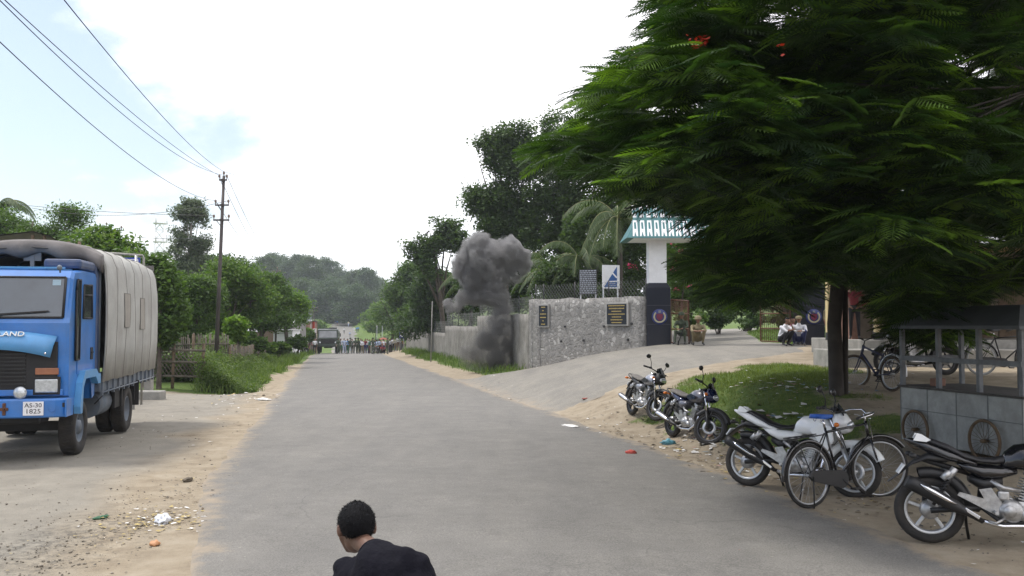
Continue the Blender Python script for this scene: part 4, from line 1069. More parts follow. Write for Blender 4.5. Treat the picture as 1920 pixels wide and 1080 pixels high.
tpx('narrow_tall_tree', 'tall narrow grey green tree standing alone against the sky', 354, 85, [(360, 375, 20, 24), (352, 405, 30, 26), (372, 415, 16, 40), (345, 440, 26, 26), (372, 455, 22, 26), (350, 480, 34, 26), (365, 500, 36, 24), (340, 505, 26, 20)], G_grey, .25, 900, .62, 44, 5, thr=0, shell=.1, trunk_r=.24, bark=mat('pale_bark', (.25, .23, .2), .9, var=.3, scale=3))
tpx('bushy_tree', 'broad green tree right behind the tall power pole', 430, 58, [(410, 520, 45, 32), (445, 530, 45, 38), (420, 570, 60, 45), (470, 565, 40, 40), (395, 600, 40, 40)], G_fresh, .2, 640, .8, 64, 6, trunk_r=.22)
tpx('bushy_tree', 'mid green tree between the two nearer power poles', 490, 68, [(480, 530, 36, 28), (505, 555, 36, 34), (475, 580, 40, 36), (520, 590, 34, 28)], G_mid, .25, 520, .9, 64, 7, trunk_r=.22)
tpx('light_green_tree', 'bright light green spreading tree over the grey tin roof house', 540, 80, [(525, 558, 32, 18), (548, 568, 26, 18), (561, 584, 13, 14), (515, 568, 26, 18), (500, 556, 22, 18)], G_bright, .25, 440, .85, 64, 8, hang=.5, trunk_r=.2)
tpx('backdrop_tree', 'dark tree filling the gap left of the narrow tall tree', 300, 95, [(300, 530, 40, 30), (330, 520, 50, 30), (290, 560, 50, 40), (390, 505, 40, 26), (430, 505, 40, 24)], G_dark, .34, 460, 1.2, 60, 9, trunk_r=.3)
tpx('backdrop_tree', 'dark low tree line behind the canvas at the left edge', 120, 70, [(0, 470, 90, 40), (100, 480, 80, 40), (190, 500, 70, 40), (260, 520, 50, 40), (60, 530, 120, 50), (200, 560, 100, 50)], G_mid, .3, 700, 1.1, 50, 10, trunk_r=.3)
for i, (px, py, rx, ry, Y, m, lb) in enumerate([
    (445, 615, 16, 22, 46, G_bright, 'broad leafed bright shrub close to the right of the tall pole'), (405, 640, 22, 18, 44, G_fresh, 'shrub at the foot of the tall pole'),
    (470, 640, 24, 16, 56, G_mid, 'bush in front of the wooden hut'), (520, 652, 22, 8, 66, G_fresh, 'bush on the verge below the white shed'), (556, 640, 14, 12, 80, G_mid, 'small bush by the parked motorbikes on the left verge'),
    (575, 628, 14, 12, 104, G_fresh, 'round bush below the brick house'), (318, 690, 30, 22, 39.5, G_mid, 'low bush behind the bamboo gate lattice'), (360, 680, 26, 26, 40, G_fresh, 'bush tangled in the picket fence')]):
    tpx('roadside_shrub', lb, px, Y, [(px, py, rx, ry), (px + rx * .5, py + ry * .3, rx * .7, ry * .7)], m, .22 + Y * .001, 150, .35, 34, 20 + i, cat='shrub', trunk=False, group='shrubs along the left verge')
# far tree line round the top of the road
far = [(495, 505, 24, 30), (520, 500, 28, 32), (552, 502, 26, 30), (583, 505, 24, 28), (612, 507, 30, 28), (640, 528, 22, 26), (662, 528, 18, 24), (688, 525, 20, 26), (712, 545, 20, 28), (570, 550, 40, 32), (620, 552, 36, 34), (670, 562, 34, 32), (530, 560, 34, 34), (470, 540, 30, 34), (440, 560, 34, 40), (735, 560, 30, 36)]
fl_ = ['tall far tree at the left end of the skyline over the road', 'far tree, second on the skyline from the left', 'far tree rising above the light green tree', 'far tree over the hoarding', 'wide far tree straight above the army lorry', 'thin topped far tree above the end of the road', 'small far tree right of the road end', 'tall thin far tree at the right end of the skyline', 'far tree dropping behind the right roadside trees', 'dark far tree low behind the hoarding', 'dark far tree low above the road top', 'dark far tree low on the right of the road top', 'dark far tree low behind the light green tree', 'far tree glimpsed over the tree by the second pole', 'far tree just right of the narrow tall tree', 'far tree behind the right bank']
for i, (px, py, rx, ry) in enumerate(far):
    Y = 345 + (i * 37 % 50) - (60 if i > 8 and i < 13 else 0); rr = random.Random(i)
    bl = [(px, py, rx, ry * .8), (px - rx * .5, py + ry * .5, rx * .8, ry * .7), (px + rx * .5, py + ry * .6, rx * .8, ry * .7), (px + rr.uniform(-8, 8), py - ry * .45, rx * .5, ry * .4), (px, py + ry * 1.2, rx * .9, ry * .8)]
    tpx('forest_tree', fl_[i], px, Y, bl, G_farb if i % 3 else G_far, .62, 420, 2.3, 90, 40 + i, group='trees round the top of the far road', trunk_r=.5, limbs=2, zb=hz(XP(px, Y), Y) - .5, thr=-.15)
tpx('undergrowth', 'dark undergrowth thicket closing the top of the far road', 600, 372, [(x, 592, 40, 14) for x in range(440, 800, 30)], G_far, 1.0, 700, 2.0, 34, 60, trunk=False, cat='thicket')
# right bank beyond the crowd
for i, (px, py, rx, ry, Y, m, lb) in enumerate([
    (695, 600, 18, 18, 250, G_bright, 'bright green bush on the right bank beside the far road'), (715, 590, 22, 24, 215, G_fresh, 'green bush behind the roadside trees on the right bank'), (670, 598, 14, 14, 290, G_far, 'dark bush at the top right edge of the far road'),
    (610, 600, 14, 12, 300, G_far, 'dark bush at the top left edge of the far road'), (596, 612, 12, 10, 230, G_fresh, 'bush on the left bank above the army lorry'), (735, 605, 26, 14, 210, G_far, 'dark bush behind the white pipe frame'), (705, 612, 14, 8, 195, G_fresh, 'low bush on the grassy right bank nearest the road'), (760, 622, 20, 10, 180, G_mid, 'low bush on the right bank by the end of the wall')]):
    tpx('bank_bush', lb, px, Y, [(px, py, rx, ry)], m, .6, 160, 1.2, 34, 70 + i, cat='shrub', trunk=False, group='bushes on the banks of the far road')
tpx('roadside_tree', 'dark spreading tree over the crowd on the right roadside', 733, 112, [(740, 560, 30, 26), (762, 532, 36, 28), (722, 588, 16, 18), (752, 600, 30, 18), (785, 560, 32, 40), (775, 508, 26, 20), (712, 560, 10, 12)], G_mid, .34, 620, 1.15, 70, 80, trunk_r=.22, hang=.2)
tpx('roadside_tree', 'slender tree beside the end of the long wall', 772, 108, [(780, 600, 34, 30), (800, 570, 30, 30), (765, 625, 20, 12)], G_mid, .32, 320, 1.0, 60, 81, trunk_r=.2)
tpx('big_leaf_tree', 'big leafed tree with rounded top left of the smoke', 835, 78, [(805, 432, 26, 22), (838, 425, 24, 20), (815, 465, 34, 26), (850, 460, 26, 28), (820, 500, 34, 26), (762, 462, 16, 8), (783, 480, 18, 10)], G_deep, .34, 460, .8, 50, 82, trunk_r=.26, thr=.12)
tpx('dark_tree', 'dark tree behind the wall just left of the smoke', 830, 82, [(820, 540, 46, 34), (860, 560, 44, 44), (800, 575, 40, 36), (845, 600, 50, 24), (780, 610, 34, 20)], G_dark, .30, 620, 1.0, 70, 83, trunk_r=.26)
tpx('tall_spreading_tree', 'tall spreading tree rising behind the smoke', 950, 62, [(925, 270, 34, 28), (965, 245, 34, 22), (900, 310, 28, 22), (950, 310, 44, 34), (905, 375, 34, 26), (950, 370, 44, 36), (890, 350, 16, 18), (985, 290, 36, 36), (930, 420, 44, 26), (975, 420, 44, 40)], G_deep, .24, 820, .75, 80, 84, trunk_r=.28, thr=-.02, hang=.45, shell=.3, limbs=14)
tpx('tall_spreading_tree', 'highest tree behind the wall, right of the smoke cloud', 1055, 60, [(1035, 215, 20, 20), (1055, 240, 40, 30), (1010, 300, 40, 34), (1060, 310, 44, 40), (1030, 370, 50, 40), (1080, 380, 40, 34), (1010, 430, 40, 34), (1110, 300, 50, 40), (1150, 260, 60, 40), (1100, 400, 40, 50), (1060, 440, 40, 40)], G_deep, .24, 860, .75, 80, 85, trunk_r=.28, thr=-.12, hang=.5, shell=.3, limbs=14)
tpx('hedge_tree', 'dark low tree behind the wall hidden by the smoke', 930, 66, [(900, 510, 44, 44), (950, 500, 44, 44), (1000, 480, 44, 44), (930, 560, 60, 34), (1000, 540, 40, 36)], G_dark, .26, 560, .9, 60, 86, trunk_r=.2)
tpx('hedge_tree', 'dark bushy tree behind the notice board', 1120, 49, [(1050, 520, 44, 34), (1100, 520, 44, 38), (1160, 520, 44, 40), (1200, 490, 36, 46), (1120, 560, 80, 30), (1040, 565, 50, 24), (1180, 440, 34, 34)], G_deep, .2, 820, .65, 70, 87, trunk_r=.18)
tpx('garden_tree', 'dark tree inside the gate, right of the white column', 1290, 50, [(1280, 500, 40, 50), (1320, 470, 50, 50), (1290, 560, 44, 30), (1350, 540, 50, 50), (1270, 440, 30, 40)], G_mid, .2, 620, .65, 64, 88, trunk_r=.18)
tpx('garden_tree', 'broad dark tree beyond the driveway inside the compound', 1400, 66, [(1380, 540, 50, 50), (1440, 530, 60, 50), (1400, 470, 70, 50), (1500, 540, 60, 50), (1560, 520, 60, 60)], G_dark, .4, 720, .95, 38, 89, trunk_r=.28)
tpx('garden_tree', 'dark tree behind the shop roof', 1750, 52, [(1640, 480, 60, 50), (1720, 450, 70, 60), (1820, 440, 80, 60), (1900, 460, 80, 60), (1600, 420, 70, 60)], G_dark, .36, 820, .9, 38, 90, trunk_r=.28)
for i, (px, py, Y, lb) in enumerate([(1290, 595, 44, 'low garden shrub behind the iron gate leaf'), (1400, 603, 62, 'low garden shrub along the far side of the inner driveway'), (1465, 598, 70, 'low garden shrub at the bend of the inner driveway'), (1345, 600, 56, 'low garden shrub behind the seated soldiers')]):
    tpx('garden_shrub', lb, px, Y, [(px, py, 22, 14), (px + 16, py - 6, 18, 12)], G_dark if i % 2 else G_mid, .22, 130, .35, 34, 95 + i, cat='shrub', trunk=False, group='shrubs inside the compound')
tpx('garden_tree', 'full green tree between the palms and the gate roof', 1160, 56, [(1150, 400, 50, 44), (1180, 330, 50, 50), (1120, 470, 50, 44), (1190, 440, 40, 50), (1090, 430, 30, 30)], G_deep, .24, 560, .8, 70, 101, trunk_r=.22)
# pink bougainvillea behind the gate
M_pink = leafmat('pink_bracts', (.38, .03, .10), (.62, .10, .22), .3, tc_=(1.2, .8, .9))
g = np.random.default_rng(5); o = tpx('bougainvillea', 'pink flowering climber behind the white gate column', 1275, 43, [(1268, 500, 26, 60), (1300, 470, 20, 40)], G_mid, .16, 160, .35, 34, 99, trunk_r=.05, cat='shrub')
pts = []
for px, py in ((1273, 503), (1262, 502), (1268, 540), (1290, 535), (1257, 455), (1263, 485), (1180, 498), (1188, 501), (1276, 470)):
    c = P(px, py, 42.2); pts.append(np.array(c) + g.normal(size=(13, 3)) * .09)
quads_obj('blossom', leaf_quads(np.concatenate(pts), .09, g, aspect=.9), M_pink, o, o.location)

def palm(px, py, Y, nf, L_, seed, label, dead=2):
    g = random.Random(seed); c = P(px, py, Y); base = Vector((c.x + g.uniform(-.4, .4), Y, hz(c.x, Y))); o = empty('coconut_palm', base, 0, label, 'palm')
    top = c - base; mb = MB(); n = 9; pts = [Vector((0, 0, -.2)).lerp(top, k / n) + Vector((.25 * math.sin(k / n * 3), 0, 0)) for k in range(n + 1)]; pts[-1] = top
    mb.tube(pts, [.17 - .06 * k / n for k in range(n + 1)], 8); mb.build('trunk', [M_barkd], o); V = []; rb = MB()
    for k in range(nf):
        az = 2 * PI * k / nf + g.uniform(-.2, .2); el = g.uniform(-.1, 1.15); l = L_ * g.uniform(.8, 1.1); pts = []; d = Vector((math.cos(az) * math.cos(el), math.sin(az) * math.cos(el), math.sin(el))); p = top.copy(); st = 16
        for i in range(st + 1):
            pts.append(p.copy()); p = p + d * (l / st); d = (d + Vector((0, 0, -.115 - .05 * (el > .5)))).normalized()
        rb.tube(pts, [.03 - .0015 * i for i in range(st + 1)], 4, False)
        for i in range(1, st):
            t = (pts[i + 1] - pts[i - 1]).normalized(); side = t.cross(Vector((0, 0, 1)))
            if side.length < .05: side = Vector((1, 0, 0))
            side.normalize(); ll = .62 * math.sin(PI * (i / st * .8 + .14)) * L_ / 3.2
            for s in (-1, 1):
                for j in range(3):
                    b = pts[i].lerp(pts[i + 1], j / 3); dd = (side * s * .75 + t * .45 + Vector((0, 0, -.55 - g.uniform(0, .35)))).normalized(); wv = t * .028
                    e = b + dd * ll * g.uniform(.8, 1.1) + Vector((0, 0, -.05)); V += [b - wv, b + wv, e + wv * .3, e - wv * .3]
    fr = np_mesh('fronds', np.array(V), np.arange(len(V)).reshape(-1, 4), [leafmat('palm_leaf', (.035, .06, .02), (.08, .12, .042), .25)], o)
    rb.build('frond_ribs', [mat('palm_rib', (.16, .17, .06), .6)], o); return o
palm(1158, 410, 47, 20, 3.8, 1, 'coconut palm with long fronds just left of the gate roof')
palm(1085, 485, 49, 17, 3.0, 2, 'coconut palm drooping over the notice board')
palm(1025, 505, 52, 15, 2.6, 3, 'smaller coconut palm at the right edge of the smoke')
palm(880, 530, 74, 15, 3.2, 4, 'coconut palm showing left of the smoke column')
palm(-8, 392, 52, 16, 2.6, 5, 'coconut palm cut by the left edge of the photo')

# ---- the big feathery tree in the foreground
TB = Vector((6.35, 17.8, hz(6.35, 17.8)))
SIL = [(1012, 285), (1025, 262), (1085, 205), (1125, 160), (1200, 90), (1240, 0), (1260, -600), (2900, -600), (2900, 560), (1920, 530), (1840, 545), (1795, 640), (1725, 650), (1670, 615), (1650, 545), (1570, 505), (1510, 530), (1440, 560), (1360, 550), (1315, 510), (1300, 470), (1345, 440), (1335, 400), (1230, 368), (1175, 350), (1100, 300), (1050, 300)]
HOLES = [(1480, 25, 30, 14), (1700, 340, 8, 6), (1640, 455, 10, 6), (1150, 240, 14, 5), (1330, 190, 10, 5), (1660, 200, 10, 6), (1390, 310, 8, 6), (1487, 345, 15, 12), (1830, 130, 18, 14), (1795, 110, 16, 9), (1830, 462, 22, 10), (1880, 455, 26, 12), (1585, 366, 8, 5), (1240, 205, 22, 5)]
def proj(X, Y, Z):
    c, s = math.cos(PITCH), math.sin(PITCH); yy = Y * c + Z * s; zz = -Y * s + Z * c
    return 960 + F * X / yy, 540 - F * zz / yy
g = np.random.default_rng(21); N0 = 170000
cx_, cy_, Rr = 8.3, 14.6, 8.7
a = g.uniform(0, 2 * PI, N0); r = np.sqrt(g.uniform(0, 1, N0)); X = cx_ + r * Rr * np.cos(a); Y = cy_ + r * Rr * .98 * np.sin(a)
zt_ = 2.2 + 4.6 * np.sqrt(np.clip(1 - r ** 2, 0, 1)); zb_ = -.55 + 1.3 * np.clip((cy_ - Y) / 6, 0, 1) + .5 * nz(X, Y, .5, 51)
t_ = g.uniform(0, 1, N0); Z = zb_ + (zt_ - zb_) * t_
px_, py_ = proj(X, Y, Z); ok = inpoly(px_, py_, SIL) & (Y > 8.6)
for (hx, hy, rx, ry) in HOLES: ok &= ((px_ - hx) / (rx + 20)) ** 2 + ((py_ - hy) / (ry + 18)) ** 2 > 1
# keep it layered and open inside: clustered acceptance
den = np.array([mnoise.noise(Vector((x * .7, y * .7, z * 1.7))) for x, y, z in zip(X, Y, Z)])
inframe = (px_ < 2050) & (py_ > -150)
ok &= (den > -.22) & (inframe | (g.uniform(0, 1, N0) < .03))
idx_ = np.nonzero(ok)[0]
NR = 6000
idx_ = idx_[:NR]
def frond_template(npair, seed):   # bipinnate leaf, rachis along +x
    gg = random.Random(seed); V = []; n = npair
    for i in range(n):
        t = (i + .8) / n; x = t; z = -.22 * t * t; prof_w = math.sin(PI * min(1, t * .93 + .10)) ** .6 * (.34 if t < .97 else .2)
        for s in (-1, 1):
            an = R(62 - 26 * t) + gg.uniform(-.06, .06); l = prof_w * gg.uniform(.88, 1.08); dx, dy = math.cos(an) * l, s * math.sin(an) * l; w = .031
            drp = -.16 * l - gg.uniform(0, .02); V += [(x - w, 0, z), (x + dx * .5 - w, dy * .5, z + drp * .25), (x + dx, dy, z + drp), (x + dx * .5 + w, dy * .5, z + drp * .3)]
    V += [(0, -.008, 0), (.5, -.006, -.055), (1, 0, -.22), (.5, .006, -.055)]
    return np.array(V)
TPL = [frond_template(12, s) for s in range(5)]
allV = []; anchors = []; tones = []
for q in idx_:
    p = np.array([X[q], Y[q], Z[q]]); anchors.append(p)
    out = np.array([p[0] - cx_ - (TB.x - cx_) * .5, p[1] - cy_ - 1, .0]); out /= np.linalg.norm(out) + 1e-6
    young = g.uniform() < .26; nf = g.integers(5, 9); a0 = math.atan2(out[1], out[0])
    for k in range(nf):
        az = a0 + (k / (nf - 1) - .5) * g.uniform(3.2, 4.4) + g.normal() * .15; el = g.normal() * .18 - .10; L_ = g.uniform(.40, .62); roll = g.normal() * .30
        f = np.array([math.cos(az) * math.cos(el), math.sin(az) * math.cos(el), math.sin(el)]); s = np.array([-math.sin(az), math.cos(az), 0.0]); u = np.cross(f, s)
        s2 = s * math.cos(roll) + u * math.sin(roll); u2 = -s * math.sin(roll) + u * math.cos(roll)
        tones.append(g.uniform(.55, 1.0) if (young and k % 3 != 2) else g.uniform(0, .28)); T = TPL[g.integers(0, 5)] * L_; allV.append(p + np.array([0, 0, g.normal() * .05]) + T[:, :1] * f + T[:, 1:2] * s2 + T[:, 2:3] * u2)
allV = np.concatenate(allV); 
G_gul = leafmat('feathery_leaf', (.008, .023, .008), (.115, .20, .032), .36, rough=.55, tc_=(1.7, 1.9, .5), attr='tone')
# leaf tone per twig cluster comes from island randomness of the pinnae
gul = empty('feathery_flame_tree', TB, 0, 'huge feathery flame tree with red blossoms shading the right side', 'tree')
nfv = len(TPL[0]); np_mesh('crown', allV - np.array(TB)[None, :], np.arange(len(allV)).reshape(-1, 4), [G_gul], gul, attrs={'tone': np.repeat(np.array(tones), nfv)})
mb = MB(); mb.tube([(-.05, 0, -.4), (0, 0, 0), (-.03, 0, 1.4), (.05, -.1, 2.6), (.5, -.6, 3.9)], [.19, .145, .135, .13, .11], 12)
mb.tube([(.17, .05, -.3), (.2, .04, 1.2), (.22, .05, 2.6), (.9, -.2, 3.6)], [.07, .055, .05, .045], 9)
rr = random.Random(3); f0 = Vector((.05, -.1, 2.6))
mains = [(-4.6, 0, 4.2), (-3.0, -3.6, 4.6), (.4, -6.5, 4.4), (4.0, -5.5, 4.8), (6.5, -2, 4.8), (5, 2, 4.6), (0, 3, 4.8), (-3.8, 2.6, 4.0), (2.0, -2.5, 6.2), (-1.5, -1.8, 5.8), (7.5, -6, 4.2)]
nodes_ = []
for mm in mains:
    e = Vector(mm); b = f0 + Vector((.2, -.3, .6)) * rr.uniform(.3, 1.6); mid = b.lerp(e, .5) + Vector((0, 0, .55)); mb.tube([b, b.lerp(mid, .5) + Vector((.08, 0, .1)), mid, mid.lerp(e, .6), e], [.11, .09, .07, .045, .02], 7); nodes_ += [mid, e, mid.lerp(e, .5), b.lerp(mid, .6)]
for p in anchors[::24]:
    t = Vector(p) - TB; nn = min(nodes_, key=lambda v: (v - t).length); mb.tube([nn, nn.lerp(t, .5) + Vector((0, 0, -.06)), t], [.02, .012, .006], 4, False)
mb.build('trunk', [M_barkd], gul)
M_redf = leafmat('flame_blossom', (.35, .02, .01), (.50, .06, .02), .3, tc_=(1.2, .8, .8)); pts = []
for px, py, Yf, n in ((1312, 80, 9.4, 26), (1298, 84, 9.3, 14), (1322, 72, 9.4, 12), (1309, 94, 9.4, 6), (1185, 103, 10.3, 9), (1463, 97, 8.6, 5)):
    pts.append(np.array(P(px, py, Yf)) + g.normal(size=(n, 3)) * .032)
quads_obj('blossom', leaf_quads(np.concatenate(pts), .045, g, aspect=.9), M_redf, gul, TB)

# ---- grass and weeds
def blades(name, label, n, xr, yr, hf, wf, m, seed, thr=.5, cond=None):
    g = np.random.default_rng(seed); X = g.uniform(*xr, n); Y = g.uniform(*yr, n); gf = grassf(X, Y); k = gf > thr * (.6 + .8 * g.uniform(0, 1, n))
    k &= (np.abs(roff(X, Y)) > HW + .3) & ~inpoly(X, Y, dpoly)
    if cond is not None: k &= cond(X, Y)
    X, Y = X[k], Y[k]; Z = H(X, Y) - .02; n = len(X); h = hf(X, Y) * g.uniform(.5, 1.3, n); az = g.uniform(0, 2 * PI, n); ln = h * g.uniform(.1, .7, n); w = wf * g.uniform(.6, 1.3, n)
    p = np.stack([X, Y, Z], 1); s = np.stack([np.cos(az), np.sin(az), 0 * az], 1) * w[:, None]; d = np.stack([-np.sin(az) * ln, np.cos(az) * ln, h], 1)
    V = np.stack([p - s, p + s, p + d * .6 + s * .6 + np.array([0, 0, .08]) * h[:, None], p + d], 1).reshape(-1, 3)
    return tag(np_mesh(name, V, np.arange(len(V)).reshape(-1, 4), [m]), label, 'grass', None, 'stuff')
G_grass = leafmat('grass_blade', (.08, .115, .028), (.19, .215, .07), .4)
G_weed = leafmat('weed_leaf', (.055, .10, .022), (.14, .19, .05), .35)
blades('grass', 'short green grass on the mound beside the motorcycles', 90000, (1, 12), (13, 28), lambda x, y: .05 + .06 * nz(x, y, .8, 61), .006, G_grass, 31)
blades('roadside_grass', 'longer grass along the foot of the wall', 30000, (-12, 3), (41, 110), lambda x, y: .22 + .25 * nz(x, y, .5, 62), .016, G_weed, 32, .4)
blades('verge_grass', 'tall rough grass on the left verge', 70000, (-30, -6), (31, 112), lambda x, y: .25 + .45 * nz(x, y, .4, 63), .016, G_weed, 33, .5, lambda x, y: (roff(x, y) > -14) & (x / y > -.35))
blades('compound_grass', 'bright lawn inside the compound', 60000, (3, 30), (37, 75), lambda x, y: .12 + 0 * x, .014, G_weed, 34, .5)
g = np.random.default_rng(77); n = 11000; Yw = 36 + (g.uniform(0, 1, n) ** 1.6) * 60; u = -HW - 1.0 - g.uniform(0, 1, n) ** .8 * (5.4 + .03 * Yw); Xw = rcx(Yw) + u / CA
hh = np.clip(.45 + 1.5 * nz(Xw, Yw, .45, 64), .2, 1.75) * np.clip((-u - HW - 1.2) / 2.0, .25, 1) * (.75 + .35 * (Yw < 55))
keep = (nz(Xw, Yw, .7, 65) > .30) & (Xw / Yw > -.345); Xw, Yw, hh = Xw[keep], Yw[keep], hh[keep]; Zw = H(Xw, Yw); per = 26
tt = g.uniform(.1, 1, (len(Xw), per)); C = np.stack([Xw[:, None] + g.normal(size=tt.shape) * .13 * (.4 + tt), Yw[:, None] + g.normal(size=tt.shape) * .13 * (.4 + tt), Zw[:, None] + tt * hh[:, None]], -1).reshape(-1, 3)
V = leaf_quads(C, .115, g, aspect=.42); tag(np_mesh('weeds', V, np.arange(len(V)).reshape(-1, 4), [G_weed]), 'thick leafy weeds growing wild along the left verge', 'weeds', None, 'stuff')

for i, (x_, y_, lb) in enumerate([(-13, -24, 'unseen leafy tree added for windscreen reflections, on the left behind the camera'), (2, -30, 'unseen leafy tree added for windscreen reflections, straight behind the camera'), (16, -22, 'unseen leafy tree added for windscreen reflections, on the right behind the camera')]):  # unseen trees, added to give the lorry windscreen something to reflect
    z_ = hz(x_, y_); tree('leafy_tree', lb, (x_, y_, z_), [(x_, y_, z_ + 7, 4.5, 4, 3.2), (x_ + 2.5, y_, z_ + 9.5, 3.2, 3, 2.5), (x_ - 2.5, y_, z_ + 8.5, 3, 3, 2.5)], G_mid, .5, 240, 1.4, 26, 200 + i, trunk_r=.3)
for i, (x_, y_, lb) in enumerate([(-27, 40, 'leafy tree left of the lorry, just outside the photo'), (-38, 50, 'leafy tree farther left of the lorry, outside the photo'), (-46, 64, 'leafy tree farthest left beyond the lorry, outside the photo')]):
    z_ = hz(x_, y_); tree('leafy_tree', lb, (x_, y_, z_), [(x_, y_, z_ + 4.2, 4.2, 4, 2.6), (x_ + 2.5, y_, z_ + 5.2, 3, 3, 2), (x_ - 3, y_, z_ + 4.6, 3, 3, 2)], G_mid, .3, 320, 1.1, 34, 220 + i, trunk_r=.24)
# ---------------------------------------------------------------- motorcycles and bicycles
M_tyre = mat('tyre_rubber', (.018, .017, .016), .85, var=.3, scale=9, dust=.35, dustc=(.10, .08, .06), bump=.3)
M_tyred = mat('dusty_tyre', (.06, .045, .032), .9, var=.3, scale=9, dust=.7, dustc=(.2, .14, .09), bump=.3)
M_chrome = mat('chrome', (.72, .72, .74), .16, 1.0, var=.05)
M_alloy = mat('cast_alloy', (.48, .49, .50), .38, .75, var=.12, scale=14, dust=.2)
M_alloyd = mat('dark_alloy', (.06, .06, .065), .45, .5, var=.2)
M_eng = mat('engine_metal', (.42, .42, .42), .38, .75, var=.35, scale=18, dust=.3)
M_plastic = mat('black_plastic', (.012, .012, .013), .5, var=.25, dust=.18, dustc=(.06, .052, .042))
M_seat = mat('seat_vinyl', (.010, .010, .013), .5, var=.2, dust=.15, dustc=(.05, .045, .04), bump=.2, bscale=60)
M_seatg = mat('grey_dusty_seat', (.10, .095, .09), .75, var=.2, dust=.4)
M_amber = mat('amber_lens', (.75, .20, .02), .2)
M_redl = mat('red_lens', (.35, .01, .01), .2)
M_lens = mat('clear_lens', (.55, .58, .60), .08, .5, var=.25, scale=20)
M_wbike = mat('white_bike_paint', (.80, .81, .81), .22, var=.04, coat=.5, dust=.12)
M_bbike = mat('black_bike_paint', (.007, .007, .009), .15, var=.1, coat=.7, dust=.06, dustc=(.04, .038, .035))
M_sbike = mat('silver_bike_paint', (.30, .31, .34), .3, .5, var=.08, coat=.4)
M_blueb = mat('blue_stripe_and_reflection', (.012, .018, .06), .15, .3, var=.1, coat=.5)  # blue reflection of the black cowl put into the colour; stripes share it
M_plate = mat('plate_white', (.6, .62, .64), .5)

